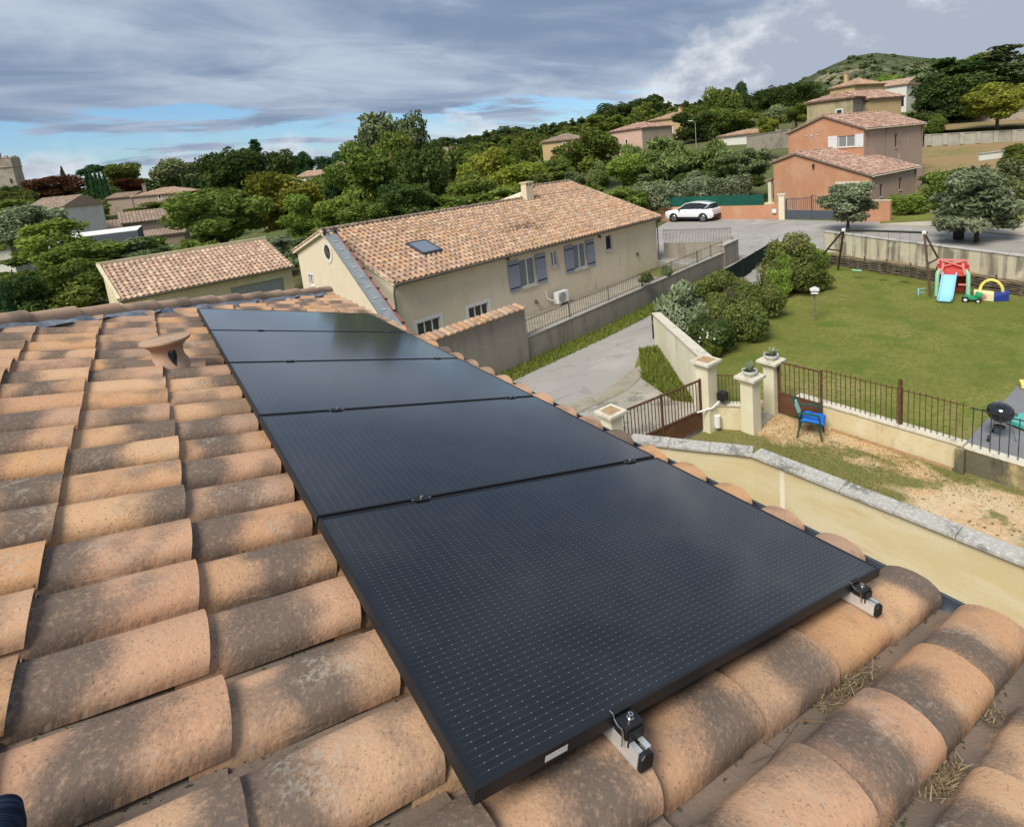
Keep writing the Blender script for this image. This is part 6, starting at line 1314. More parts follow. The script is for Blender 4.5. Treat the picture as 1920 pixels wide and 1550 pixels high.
far_house('white_shed', 'white shed with dark roof at the left edge', AT(-40, 455, 60), AT(16, 452, 60), 4, -1, 'stucco_white', 'brown_tile', 'gable', ov=.8)
gg = thing('greenhouse', 'pale glazed lean-to roof in front of the barn', 'greenhouse', AT(190, 440, 74)); ga_, gb_ = AT(112, 448, 74), AT(258, 434, 74); gb_[2] = ga_[2]+.3
b = MB(); un = NRM((gb_-ga_)/np.linalg.norm(gb_-ga_))*1.0; b.hexa([ga_-z_(.1), gb_-z_(.1), gb_+un+z_(.35), ga_+un+z_(.35), ga_, gb_, gb_+un+z_(.45), ga_+un+z_(.45)]); b.build('roof_sheet', 'white_paint', gg)
b = MB(); b.hexa([ga_-z_(2.4), gb_-z_(2.4), gb_+un-z_(2.4), ga_+un-z_(2.4), ga_-z_(.12), gb_-z_(.12), gb_+un+z_(.33), ga_+un+z_(.33)]); b.build('wall', 'gate_grey', gg)
# stone walls on the slope
for nm, lab, pts, h, m in (('stone_wall', 'old stone retaining wall on the slope behind the red house', [AT(1400, 272, 84), AT(1478, 262, 72)], 1.2, 'old_stone'), ('terrace_wall', 'long pale concrete terrace wall at the upper right', [AT(1733, 272, 66), AT(1960, 262, 60)], 1.1, 'concrete'), ('upper_terrace_wall', 'pale stone bank below the yellow green tree', [AT(1780, 240, 80), AT(1960, 226, 72)], 1.4, 'old_stone'), ('low_garden_wall', 'short white garden wall end above the hedge at right', [AT(1836, 297, 47), AT(1960, 281, 46)], .3, 'stucco_white')):
    t = thing(nm, lab, 'wall', pts[0]); z0, z1 = pts[0][2], pts[1][2]; a_, b_2 = pts; e_ = (b_2-a_)*np.array([1, 1, 0]); e_ /= np.linalg.norm(e_); n_ = NRM(e_)*.3; q = MB(); bz_ = .2 if nm == 'low_garden_wall' else 1; q.hexa([a_-z_(bz_), b_2-z_(bz_), b_2+n_-z_(bz_), a_+n_-z_(bz_), a_+z_(h), b_2+z_(h), b_2+n_+z_(h), a_+n_+z_(h)]); q.build('wall', m, t)
    q = MB(); q.hexa([a_-n_*.2+z_(h+.01), b_2-n_*.2+z_(h+.01), b_2+n_*1.2+z_(h+.01), a_+n_*1.2+z_(h+.01), a_-n_*.2+z_(h+.1), b_2-n_*.2+z_(h+.1), b_2+n_*1.2+z_(h+.1), a_+n_*1.2+z_(h+.1)]); q.build('coping', 'concrete', t)
    if nm == 'terrace_wall':
        for k in range(7): c_ = a_+(b_2-a_)*(k+.3)/7; q = MB(); q.box(c_+z_(.55)-n_*.3, (.40, .3, 1.25), math.atan2(e_[1], e_[0])); q.build('pier', 'concrete', t)
# street lamp on the slope
lp_ = AT(1304, 245, 95); sl2 = thing('street_lamp', 'street lamp with pale head among the trees on the slope', 'street lamp', lp_-z_(3)); b = MB(); b.tube([lp_-z_(3), lp_+z_(1.2), lp_+z_(1.6)-np.array(rt)*.3], [.06, .045, .04], 7); b.build('pole', 'concrete', sl2, True); b = MB(); b.box(lp_+z_(1.65)-np.array(rt)*.75, (.7, .25, .13), -yaw); b.build('head', 'white_paint', sl2, bevel=.05)
# stone tower
tw_ = thing('stone_tower', 'square medieval stone tower with broken battlements on the skyline', 'tower', AT(24, 350, 350)); tb = AT(24, 352, 350); bz = tb[2]-8
def ring4(c, w, z): return [np.array([c[0]+w*x*math.cos(-yaw+.3)-w*y*math.sin(-yaw+.3), c[1]+w*x*math.sin(-yaw+.3)+w*y*math.cos(-yaw+.3), z]) for x, y in ((-1, -1), (1, -1), (1, 1), (-1, 1))]
q = MB(); q.hexa(ring4(tb, 5.0, bz)+ring4(tb, 4.7, tb[2]+12.2)); q.build('shaft', 'old_stone', tw_)
q = MB(); q.hexa(ring4(tb, 5.15, tb[2]+12.2)+ring4(tb, 5.15, tb[2]+12.9)); q.build('string_course', 'old_stone', tw_)
q = MB(); q.hexa(ring4(tb, 4.9, tb[2]+12.9)+ring4(tb, 5.0, tb[2]+17.6)); q.build('upper_stage', 'old_stone', tw_)
rr = random.Random(9)
for k in range(4):
    c = ring4(tb, 4.5, tb[2]+17.6); a_, b_2 = c[k], c[(k+1) % 4]
    for j in range(4): p_ = a_+(b_2-a_)*(j+.3)/4; q = MB(); h_ = rr.uniform(.5, 1.7); q.box(p_+z_(h_/2), (1.5, 1.2, h_), -yaw+.3+k*math.pi/2); q.build('merlon', 'old_stone', tw_)
q = MB(); c = ring4(tb, 4.0, tb[2]+17); q.box((c[0]+c[3])/2+z_(2.4), (3.0, 4.0, 4.4), -yaw+.3); q.build('turret', 'old_stone', tw_)
q = MB(); c = ring4(tb, 4.82, tb[2]+4); q.box((c[0]+c[1])/2*.5+c[1]*.5, (.9, .5, 2.6), -yaw+.3); q.build('window_slit', 'iron_dark', tw_)
# ================================================================== vegetation
def leaf_mesh(name, blobs, n, leaf, seed, m, aspect=1.6, orient='rand', shell=.38, inner=.12, low=None):
    """many leaf faces spread through a crown built of lobes; blobs: rows cx,cy,cz,rx,ry,rz in unit space (0..1 high, +-.5 wide)"""
    g = np.random.RandomState(seed); B = np.array(blobs, float); A_ = (B[:, 3]*B[:, 4]*B[:, 5])**(2/3); pr = A_/A_.sum()
    idx = g.choice(len(B), n, p=pr); d = g.normal(size=(n, 3)); d /= np.linalg.norm(d, axis=1)[:, None]
    lump = 1+.10*np.sin(d[:, 0]*5+idx)+.10*np.sin(d[:, 1]*6+idx*2.1)+.08*np.sin(d[:, 2]*7+idx*1.3)
    r = (1-shell*g.rand(n)**1.6)*lump; k = g.rand(n) < inner; r[k] = g.rand(k.sum())**.5*.75
    pos = B[idx, :3]+d*r[:, None]*B[idx, 3:]
    deep = np.zeros(n)
    for b in B: q = np.linalg.norm((pos-b[:3])/b[3:], axis=1); deep += (q < .55)
    keep = (deep == 0) | (g.rand(n) < .2); pos, d, idx = pos[keep], d[keep], idx[keep]; n = len(pos)
    nr = d*.8+g.normal(size=(n, 3))*.75
    if orient == 'flat': nr = np.array([0, 0, 1.])+g.normal(size=(n, 3))*.35
    nr /= np.linalg.norm(nr, axis=1)[:, None]
    if orient == 'up': t = np.array([0, 0, 1.])+d*.7+g.normal(size=(n, 3))*.28
    else: t = g.normal(size=(n, 3))
    t -= nr*(t*nr).sum(1)[:, None]; t /= np.linalg.norm(t, axis=1)[:, None]; b2 = np.cross(nr, t)
    s = leaf*g.uniform(.55, 1.35, n)[:, None]; L = t*s*aspect/2; W = b2*s/2
    V = np.stack([pos-L, pos+W*.9-L*.1, pos+L, pos-W*.9-L*.1], 1).reshape(-1, 3)
    me = bpy.data.meshes.new(name); me.vertices.add(4*n); me.vertices.foreach_set('co', V.ravel()); me.loops.add(4*n); me.loops.foreach_set('vertex_index', np.arange(4*n)); me.polygons.add(n); me.polygons.foreach_set('loop_start', np.arange(n)*4); me.polygons.foreach_set('loop_total', np.full(n, 4))
    me.update(); tint = .5*g.rand(n)+.5*g.rand(len(B))[idx]; me.attributes.new('rnd', 'FLOAT', 'FACE').data.foreach_set('value', tint.astype(np.float32)); me.materials.append(MATS[m]); me.validate()
    return me
def lobes(seed, n, shape='round', small=1.0):
    g = random.Random(seed); out = []
    for i in range(n):
        if shape == 'round':
            z = g.uniform(.16, .84); w = math.sin(math.pi*min(1, max(0, (z-.02)/.98)))**.55*.40; a = g.uniform(0, 6.283); q = w*g.uniform(.35, 1.0); r = g.uniform(.14, .23)*small
            out.append((q*math.cos(a), q*math.sin(a), z, r, r, r*g.uniform(.7, .9)))
        elif shape == 'tall':
            z = g.uniform(.08, .92); w = .30*(1-abs(z-.42)*1.15); a = g.uniform(0, 6.283); q = max(0, w)*g.uniform(.3, 1); r = g.uniform(.09, .16)
            out.append((q*math.cos(a), q*math.sin(a), z, r*1.3, r*1.3, r))
        elif shape == 'plates':
            z = .10+.84*(i+.5)/n; w = .40*(1-z*.62); a = g.uniform(0, 6.283); q = w*g.uniform(.2, 1); r = g.uniform(.14, .24)*(1.1-z*.4)
            out.append((q*math.cos(a), q*math.sin(a), z, r, r, .035))
        elif shape == 'umbrella':
            a = g.uniform(0, 6.283); q = .36*math.sqrt(g.random()); r = g.uniform(.12, .2); out.append((q*math.cos(a), q*math.sin(a), .68+.2*(1-q/.4)+g.uniform(-.1, .04), r, r, .10))
        elif shape == 'column':
            z = (i+.5)/n; r = .42*math.sin(math.pi*(.08+.86*z)**.8)+.04; out.append((0, 0, z, r, r, 1.1/n))
        elif shape == 'dome':
            a = g.uniform(0, 6.283); q = .36*math.sqrt(g.random()); z = g.uniform(.12, .25+.55*(1-(q/.42)**2)); r = g.uniform(.13, .21)*small; out.append((q*math.cos(a), q*math.sin(a), z, r, r, r*.9))
        elif shape == 'box':
            out.append((g.uniform(-.42, .42), g.uniform(-.4, .4), g.uniform(.12, .86), g.uniform(.10, .16), g.uniform(.14, .2), g.uniform(.12, .18)))
    if shape == 'round': out.append((0, 0, .5, .30, .30, .34))
    if shape == 'dome': out.append((0, 0, .28, .36, .36, .28))
    if shape == 'box': out += [(x, 0, .48, .13, .36, .42) for x in (-.38, -.19, 0, .19, .38)]
    if shape == 'tall': out.append((0, 0, .45, .2, .2, .42))
    return out
CR = {}
def crown(kind, m, var=0):
    key = (kind, m, var)
    if key in CR: return CR[key]
    sd_ = hash(kind) % 97 if False else sum(map(ord, kind+m))+var*31
    P_ = {'round': (lobes(sd_, 14), 9500, .038, {}), 'tall': (lobes(sd_, 20, 'tall'), 10000, .030, {}), 'cedar': (lobes(sd_, 34, 'plates'), 8000, .04, dict(orient='flat', inner=.3)), 'umbrella': (lobes(sd_, 16, 'umbrella'), 5000, .045, {}),
          'column': (lobes(sd_, 9, 'column'), 2600, .06, dict(orient='up', aspect=2.2)), 'dome': (lobes(sd_, 12, 'dome'), 9000, .036, {}), 'olive': (lobes(sd_, 26, 'round', .72), 12000, .030, dict(aspect=2.6, shell=.6)), 'hedge': (lobes(sd_, 16, 'box'), 6500, .042, {}),
          'fine': (lobes(sd_, 13, 'dome'), 15000, .026, dict(aspect=2.0)), 'bamboo': (lobes(sd_, 20, 'dome', .8), 11000, .030, dict(orient='up', aspect=5.0, shell=.6)), 'sparse': (lobes(sd_, 15, 'round', .75), 4200, .045, dict(shell=.7)), 'low': (lobes(sd_, 10), 800, .11, {}), 'spray': (lobes(sd_, 12, 'dome', .9), 12000, .030, dict(orient='up', aspect=3.2, shell=.6))}[kind]
    CR[key] = leaf_mesh('crown', P_[0], P_[1], P_[2], sd_, m, **P_[3]); return CR[key]
TRK = {}
def trunk_mesh(mt, var, kind):
    key = (mt, var, kind)
    if key in TRK: return TRK[key]
    g = random.Random(var*7+len(kind)); b = MB(); t0 = []
    lean = g.uniform(-.05, .05); b.tube([(0, 0, -.03), (lean*.3, 0, .15), (lean, .02, .42), (lean*1.2, .0, .80)], [.045, .034, .026, .008], 8)
    for k in range(6 if kind != 'column' else 0):
        z = g.uniform(.22, .55); a = k*1.05+g.uniform(0, .6); q = g.uniform(.16, .30); b.tube([(lean*z*2, 0, z), (lean*z*2+math.cos(a)*q*.5, math.sin(a)*q*.5, z+.12), (math.cos(a)*q, math.sin(a)*q, z+.27)], [.018, .012, .004], 5)
    TRK[key] = b.mesh('trunk', mt, True); return TRK[key]
TC = [0]
def tree(name, label, px, ytop, ybot, wpx, depth, kind, m, base=None, group=None, cat='tree', bark='bark', var=None, ratio=.9, zfix=None):
    """crown seen from ytop to ybot, wpx wide, at that distance; base: pixel row of the foot (else the terrain)"""
    TC[0] += 1; var = TC[0] % 3 if var is None else var
    c = AT(px, (ytop+ybot)/2, depth); h = (ybot-ytop)*depth/F; w = wpx*depth/F*(1.12 if 42 < depth < 140 and kind in ('round', 'dome', 'tall') else 1); zb = gz(c[0], c[1]) if base is None else AT(px, base, depth)[2]
    if zfix is not None: zb = zfix
    if ybot > ytop and c[2]-h/2 < zb: 
        top = c[2]+h/2; zb0 = zb; h = max(.3, top-zb); c[2] = zb+h/2
    t = thing(name, label, cat, (c[0], c[1], zb), 0, group); g = random.Random(TC[0])
    o = inst(crown(kind, m, var), 'crown', t, (0, 0, c[2]-h/2-zb), world=False, scale=(w*1.06, w*ratio*1.06, h)); o.rotation_euler = (0, 0, g.uniform(0, 6.28) if kind != 'hedge' else 0)
    H_ = c[2]+h/2-zb; k2 = min(1.0, max(.25, w/H_))
    if kind not in ('hedge',): o = inst(trunk_mesh(bark, var, kind), 'trunk', t, (0, 0, 0), world=False, scale=(H_*.8*max(k2, .4), H_*.8*max(k2, .4), H_*.92)); o.rotation_euler = (0, 0, g.uniform(0, 6))
    return t
def shrub(name, label, px, ytop, ybase, wpx, z, kind, m, group=None, ratio=.9, cat='shrub', var=None):
    p = G(px, ybase, z); d = PR(p)[2]; return tree(name, label, px, ytop, ybase, wpx, d, kind, m, base=ybase, group=group, cat=cat, ratio=ratio, var=var, zfix=z)
# --- left background, from the tower rightwards
tree('copper_tree', 'dark red leaved tree right of the stone tower', 105, 322, 372, 98, 150, 'round', 'leaf_red')
tree('thin_cypress', 'slender cypress tip behind the dark red tree', 119, 314, 350, 9, 190, 'column', 'leaf_cypress')
tree('flat_cedar', 'dark flat topped cedar rising over a row of cypresses', 176, 308, 352, 52, 135, 'umbrella', 'leaf_cypress')
for i, x in enumerate((166, 174, 183, 191, 199)):
    tree('cypress', ('leftmost', 'second', 'middle', 'fourth', 'rightmost')[i]+' cypress of the dark row below the flat topped cedar', x, 318+i*2, 378, 11, 125, 'column', 'leaf_cypress', group='row of cypresses')
tree('plane_tree', 'broad brownish plane tree right of the flat topped cedar', 232, 302, 362, 78, 145, 'round', 'leaf_bronze')
tree('small_red_tree', 'small dark red tree between the plane trees', 242, 330, 360, 40, 138, 'round', 'leaf_red')
tree('plane_tree', 'wide plane tree above the tan chimney house', 330, 286, 358, 104, 140, 'round', 'leaf_grey')
for i, x in enumerate((346, 363, 380)): tree('cypress', ('left', 'middle', 'right')[i]+' of three small cypresses below the wide plane tree', x, 330, 366, 10, 118, 'column', 'leaf_cypress', group='three small cypresses')
tree('dark_oak', 'tall dark oak left of centre in the skyline', 435, 264, 370, 108, 118, 'round', 'leaf_dark')
tree('dark_fir', 'dark fir tip at the right of the tall dark oak', 483, 258, 360, 50, 122, 'cedar', 'leaf_cypress')
tree('far_oak', 'rounded dark tree right of the fir', 522, 277, 350, 56, 135, 'round', 'leaf_dark')
for i, (x, y, w) in enumerate(((575, 284, 40), (612, 286, 36), (640, 282, 40), (560, 292, 40))): tree('far_pine', ('dark pine above the cream gable', 'second dark pine left of the poplar', 'dark pine touching the poplar', 'low dark pine behind the ash tree')[i], x, y, 335, w, 190, 'round', 'leaf_cypress')
tree('grey_bush', 'grey green willow like tree in front of the white house', 55, 380, 470, 130, 60, 'olive', 'leaf_olive', bark='pale_bark')
tree('hedge_tree', 'green bushes between the white house and the barn', 160, 374, 420, 66, 95, 'dome', 'leaf_mid')
tree('garden_bushes', 'low green bushes before the tan chimney house', 285, 375, 402, 90, 100, 'dome', 'leaf_mid')
tree('upper_bushes', 'mixed bushes at the foot of the stone tower', 30, 346, 392, 90, 140, 'dome', 'leaf_bronze')
tree('acacia', 'bright yellow green acacia at the left edge behind the garage', 95, 402, 505, 160, 52, 'sparse', 'leaf_lime')
tree('acacia', 'yellow green tree filling the gap left of the garage', 168, 440, 520, 150, 50, 'dome', 'leaf_mid')
tree('thicket', 'dark thicket low at the left edge behind the hip tiles', 30, 470, 600, 150, 40, 'dome', 'leaf_dark')
tree('thicket', 'green thicket behind the left end of the garage', 140, 470, 590, 150, 42, 'dome', 'leaf_mid')
tree('dark_conifer', 'small dark conifer at the left edge above the hip tiles', 12, 528, 600, 46, 34, 'tall', 'leaf_cypress')
tree('thicket', 'low olive green bushes above the garage ridge', 250, 442, 500, 130, 52, 'dome', 'leaf_grey')
tree('ash_tree', 'large dull green ash tree in the middle left', 412, 352, 462, 150, 58, 'round', 'leaf_mid')
tree('ash_tree', 'tall yellowish green ash tree left of the poplar', 545, 308, 440, 136, 64, 'round', 'leaf_yellow')
tree('young_acacia', 'bright green young tree behind the garage roof', 560, 368, 452, 90, 50, 'tall', 'leaf_lime')
tree('young_acacia', 'bright green young tree behind the gable of the long house', 636, 366, 440, 84, 48, 'round', 'leaf_lime')
tree('silver_bush', 'silvery olive bush between the garage and the gable', 515, 440, 492, 80, 40, 'olive', 'leaf_olive')
tree('thicket', 'dull green bushes right behind the garage ridge', 470, 436, 505, 150, 47, 'dome', 'leaf_mid'); tree('thicket', 'olive green bushes between garage and gable', 585, 425, 490, 110, 45, 'dome', 'leaf_grey')
tree('dark_cypress', 'dark narrow conifer between the ash and the poplar', 625, 318, 400, 36, 75, 'column', 'leaf_cypress')
tree('poplar', 'tall grey green poplar rising above everything in the middle', 712, 220, 400, 135, 72, 'tall', 'leaf_grey', bark='pale_bark')
tree('poplar', 'pale topped second poplar right of the tallest one', 772, 224, 390, 100, 76, 'tall', 'leaf_grey', bark='pale_bark')
tree('poplar', 'third poplar filling the tall group in the middle', 742, 238, 395, 120, 68, 'tall', 'leaf_mid', bark='pale_bark')
tree('oak', 'yellowish oak in front of the tall poplars', 690, 262, 412, 120, 62, 'round', 'leaf_mid')
tree('dark_evergreen', 'very dark evergreen right of the poplars', 790, 262, 412, 110, 60, 'round', 'leaf_dark')
tree('oak', 'bronze green tree behind the roof ridge', 838, 268, 390, 76, 72, 'round', 'leaf_bronze')
tree('oak', 'rounded yellow green tree above the chimney', 916, 268, 380, 92, 70, 'round', 'leaf_yellow')
tree('oak', 'broad yellow green bush tree left of the chimney', 962, 306, 384, 110, 55, 'round', 'leaf_yellow')
tree('acacia', 'feathery tree left of the ochre villa', 978, 250, 330, 50, 90, 'sparse', 'leaf_mid')
tree('oak', 'dull green oak right of the ochre villa', 1110, 238, 335, 100, 75, 'round', 'leaf_mid')
tree('oak', 'low green oak above the roof of the long house', 1035, 296, 352, 70, 72, 'round', 'leaf_mid')
tree('silver_bush', 'silvery bush at the ridge of the long house', 858, 362, 398, 60, 52, 'olive', 'leaf_olive')
tree('grey_shrub', 'grey shrubs over the far end of the roof ridge', 1075, 318, 356, 60, 58, 'olive', 'leaf_grey')
for i, (x, y, w, m) in enumerate(((835, 258, 60, 'leaf_cypress'), (880, 250, 60, 'leaf_dark'), (925, 240, 80, 'leaf_cypress'), (965, 232, 70, 'leaf_dark'))):
    tree('stone_pine', ('leftmost', 'second', 'third', 'rightmost')[i]+' dark pine of the skyline group left of the ochre villa', x, y, 285, w, 185, 'round', m)
# --- behind the red house, centre right
tree('bamboo_clump', 'big pale green bamboo thicket behind the hedge', 1255, 240, 338, 215, 58, 'bamboo', 'leaf_bamboo', ratio=.6)
tree('bamboo_clump', 'right part of the bamboo thicket below the orange roof', 1350, 250, 338, 140, 58, 'bamboo', 'leaf_bamboo', ratio=.7)
tree('bamboo_clump', 'left tip of the bamboo thicket before the pink house', 1188, 262, 345, 100, 57, 'bamboo', 'leaf_bamboo', ratio=.7)
tree('round_pine', 'bright green round pine left of the bamboo', 1168, 282, 352, 66, 55, 'round', 'leaf_lime')
tree('green_pine', 'bluish green shrub left of the round pine', 1122, 296, 352, 50, 58, 'dome', 'leaf_bamboo')
tree('olive_shrub', 'grey olive bush right of the bamboo', 1405, 274, 340, 84, 56, 'olive', 'leaf_grey')
tree('umbrella_pine', 'small umbrella pine in front of the bamboo', 1362, 285, 335, 46, 54, 'umbrella', 'leaf_grey')
tree('dark_shrub', 'dark shrub under the bamboo', 1300, 300, 352, 120, 55, 'dome', 'leaf_dark')
tree('dark_shrub', 'dark shrub below the umbrella pine', 1390, 310, 352, 90, 54, 'dome', 'leaf_dark')
tree('dark_shrub', 'grey green shrub above the left end of the hedge', 1215, 318, 362, 74, 54, 'dome', 'leaf_grey')
tree('pale_shrub', 'pale rounded shrub standing over the hedge', 1308, 312, 350, 50, 52, 'dome', 'leaf_olive')
for i, (x, y, w) in enumerate(((1190, 348, 80), (1250, 340, 80), (1310, 332, 80), (1372, 324, 86))):
    tree('hedge_shrub', ('leftmost', 'second', 'third', 'rightmost')[i]+' grey leaved shrub of the hedge above the green net', x, y, 386, w, 50.5, 'hedge', 'leaf_olive', group='hedge above the green net', cat='hedge', ratio=.6)
tree('oak', 'dark oak group on the skyline above the pink house', 1215, 170, 255, 90, 150, 'round', 'leaf_dark'); tree('oak', 'dark skyline oak left of the ochre house', 1160, 190, 255, 80, 150, 'round', 'leaf_dark')
tree('oak', 'rounded green pine tree above the low orange roof', 1358, 160, 250, 62, 120, 'round', 'leaf_mid'); tree('fir', 'pointed dark fir right of the green pine', 1390, 156, 240, 34, 125, 'tall', 'leaf_cypress')
tree('oak', 'dark oak covering the right of the ochre house', 1305, 208, 262, 80, 108, 'round', 'leaf_dark'); tree('oak', 'dull oak right of the dark one behind the bamboo', 1370, 200, 260, 90, 108, 'round', 'leaf_mid')
tree('oak', 'dark dense oak on the skyline before the hill', 1448, 154, 215, 74, 130, 'round', 'leaf_dark'); tree('oak', 'dark dense oak left of the red roof', 1510, 150, 215, 80, 120, 'round', 'leaf_dark')
tree('holm_oak', 'rounded grey oak above the stone wall', 1458, 190, 235, 60, 100, 'round', 'leaf_grey'); tree('shrub_tree', 'yellow green bushy tree beside the low orange roof', 1440, 215, 254, 42, 88, 'round', 'leaf_yellow')
tree('shrub_tree', 'green tree left of the khaki house', 1492, 195, 232, 52, 92, 'round', 'leaf_mid')
# --- upper right
cdr = tree('big_cedar', 'huge dark cedar at the upper right with spreading limbs', 1786, 105, 235, 165, 80, 'cedar', 'leaf_dark', ratio=1, base=246)
cd2 = tree('big_cedar', 'dense limbs', 1770, 128, 232, 120, 78, 'round', 'leaf_dark', base=246)
for ch in list(cd2.children):
    if ch.name.startswith('crown'): ch.location = ch.location+cd2.location-cdr.location; ch.parent = cdr
    else: bpy.data.objects.remove(ch)
bpy.data.objects.remove(cd2)
tree('pale_cedar', 'greyish cedar on the slope at the upper right corner', 1880, 84, 180, 130, 100, 'cedar', 'leaf_grey'); tree('pale_cedar', 'greyish cedar between the huge cedar and the corner', 1838, 96, 180, 90, 105, 'cedar', 'leaf_mid')
tree('maple', 'round yellow green maple on the terrace at right', 1872, 146, 226, 112, 62, 'round', 'leaf_yellow', base=240)
tree('terrace_bush', 'dark bush under the huge cedar', 1735, 185, 250, 70, 76, 'dome', 'leaf_dark'); tree('terrace_bush', 'green bush at the right corner of the red house', 1752, 208, 252, 44, 66, 'dome', 'leaf_mid')
tree('hill_pine', 'light green pines at the foot of the hill', 1672, 126, 165, 70, 150, 'dome', 'leaf_lime'); tree('hill_pine', 'dark pines behind the white terrace house', 1720, 120, 175, 60, 140, 'dome', 'leaf_mid')
# --- olive trees and hedges near the court
tree('olive_tree', 'round olive tree before the orange front wall', 1590, 336, 418, 108, 35.5, 'olive', 'leaf_olive', zfix=.72, bark='bark', ratio=1)
tree('olive_tree', 'large olive tree behind the streaked wall at right', 1834, 312, 446, 168, 29.0, 'olive', 'leaf_olive', zfix=.72, bark='bark', ratio=1)
tree('laurel_hedge', 'laurel hedge right of the orange front wall', 1702, 362, 402, 72, 40, 'hedge', 'leaf_lime', zfix=.8, cat='hedge'); tree('laurel_hedge', 'dark laurel hedge behind the large olive tree', 1790, 318, 392, 110, 40, 'hedge', 'leaf_mid', zfix=.9, cat='hedge')
tree('oleander', 'tall grey green oleander at the right edge behind the olive', 1890, 285, 380, 100, 42, 'dome', 'leaf_grey', zfix=1.0); tree('oleander', 'dark green shrub right of the red house corner', 1775, 300, 350, 90, 45, 'dome', 'leaf_dark', zfix=1.2)
tree('oleander', 'dark green shrub above the white garden wall end', 1905, 262, 312, 60, 46, 'dome', 'leaf_mid', zfix=2.5)
# --- shrubs along the lawn
shrub('grey_olive_shrub', 'silvery grey shrub behind the pale wall', 1280, 508, 640, 120, 0, 'spray', 'leaf_olive')
shrub('photinia', 'big bronze green shrub with dark base on the lawn edge', 1375, 485, 640, 128, 0, 'fine', 'leaf_bronze')
shrub('dark_shrub', 'dark green shrub at the foot of the bronze one', 1335, 560, 660, 110, 0, 'fine', 'leaf_dark')
shrub('viburnum', 'tall greenish brown shrub left of the swing frame', 1488, 422, 550, 130, 0, 'fine', 'leaf_bronze')
shrub('viburnum', 'dark green shrub below the tall one near the wattle fence', 1520, 480, 545, 80, 0, 'fine', 'leaf_mid')
shrub('green_shrub', 'fresh green shrub against the streaked wall', 1528, 442, 505, 62, 0, 'fine', 'leaf_lime')
shrub('slim_shrub', 'upright narrow green shrub before the netting', 1462, 455, 560, 60, 0, 'spray', 'leaf_lime')
for x, y, lab in ((1250, 510, 'tuft of tall grass on the lane wall garden'), (1212, 522, 'second grass tuft by the wall of the long house')): tree('grass_tuft', lab, x, y-20, y+8, 30, 24.5, 'spray', 'leaf_grey', cat='plant', base=y+8)
# white roses
ro_ = thing('rose_bush', 'white flowering rose bush behind the pale wall', 'rose bush', G(1335, 672, 0)); pr_ = G(1335, 672, 0); rr = np.random.RandomState(4)
o = inst(crown('fine', 'leaf_mid'), 'foliage', ro_, (0, 0, 0), world=False, scale=(.9, .7, .95)); B_ = MB(); rq = random.Random(4)
for k in range(34):
    a = rq.uniform(0, 6.28); q = rq.uniform(.1, .46); c = pr_+np.array([math.cos(a)*q, math.sin(a)*q*.8, rq.uniform(.45, .98)])
    for j in range(5):
        d = np.array([rq.gauss(0, 1), rq.gauss(0, 1), rq.gauss(0, 1)]); d /= np.linalg.norm(d); t_ = np.cross(d, (0, 0, 1)); t_ /= np.linalg.norm(t_)+1e-6; s_ = np.cross(d, t_); B_.add([c-t_*.035, c+s_*.035, c+t_*.035, c-s_*.035], [(0, 1, 2, 3)], rq.random())
B_.build('blossoms', 'petal', ro_)['kind'] = 'stuff'
tree('oak', 'bronze green oak just behind the ridge of the long house', 880, 318, 398, 110, 50, 'round', 'leaf_mid'); tree('oak', 'dark oak behind the middle of the long house ridge', 770, 340, 412, 120, 46, 'round', 'leaf_dark'); tree('ash_tree', 'green bushy tree directly behind the ridge near the hoist ladder', 690, 368, 430, 110, 44, 'dome', 'leaf_mid'); tree('oak', 'dull green bush behind the chimney', 1010, 318, 372, 90, 52, 'dome', 'leaf_bronze')
shrub('bronze_shrub', 'bronze shrub between the big one and the tall one by the lawn', 1430, 475, 598, 96, 0, 'fine', 'leaf_bronze'); shrub('bronze_shrub', 'olive brown shrub on the lane side of the netting', 1352, 492, 585, 120, 0, 'fine', 'leaf_bronze')
# far wooded slope: one mass of small crowns
def wood(name, label, pts, m, seed):
    base = crown('low', m); n0 = len(base.vertices); co = np.empty(n0*3); base.vertices.foreach_get('co', co); co = co.reshape(-1, 3); rn = np.empty(len(base.polygons)); base.attributes['rnd'].data.foreach_get('value', rn)
    VV, RN = [], []; g = np.random.RandomState(seed)
    for (x, yt, yb, w, d) in pts:
        c = AT(x, yb, d); h = (yb-yt)*d/F; ww = w*d/F; a = g.uniform(0, 6.28); q = co*np.array([ww, ww, h]); q = np.stack([q[:, 0]*math.cos(a)-q[:, 1]*math.sin(a), q[:, 0]*math.sin(a)+q[:, 1]*math.cos(a), q[:, 2]], 1)+c; VV.append(q); RN.append(np.clip(rn*.7+g.uniform(0, .3), 0, 1))
    V = np.concatenate(VV); n = len(V)//4; me = bpy.data.meshes.new(name); me.vertices.add(4*n); me.vertices.foreach_set('co', V.ravel()); me.loops.add(4*n); me.loops.foreach_set('vertex_index', np.arange(4*n)); me.polygons.add(n); me.polygons.foreach_set('loop_start', np.arange(n)*4); me.polygons.foreach_set('loop_total', np.full(n, 4)); me.update()
    me.attributes.new('rnd', 'FLOAT', 'FACE').data.foreach_set('value', np.concatenate(RN).astype(np.float32)); me.materials.append(MATS[m]); o = bpy.data.objects.new(name, me); col.objects.link(o); return tag(o, label, 'wood', None, 'stuff')
g = random.Random(21); sky_y = lambda x: float(np.interp(x, [-100, 0, 200, 420, 600, 820, 900, 950, 1000, 1060, 1120, 1180, 1215, 1240, 1300, 1340, 1420, 1500, 1560, 1700, 1760, 1850, 1960], [352, 350, 340, 322, 300, 262, 252, 238, 236, 226, 205, 192, 176, 190, 188, 184, 178, 166, 160, 130, 112, 104, 88]))
pts = []
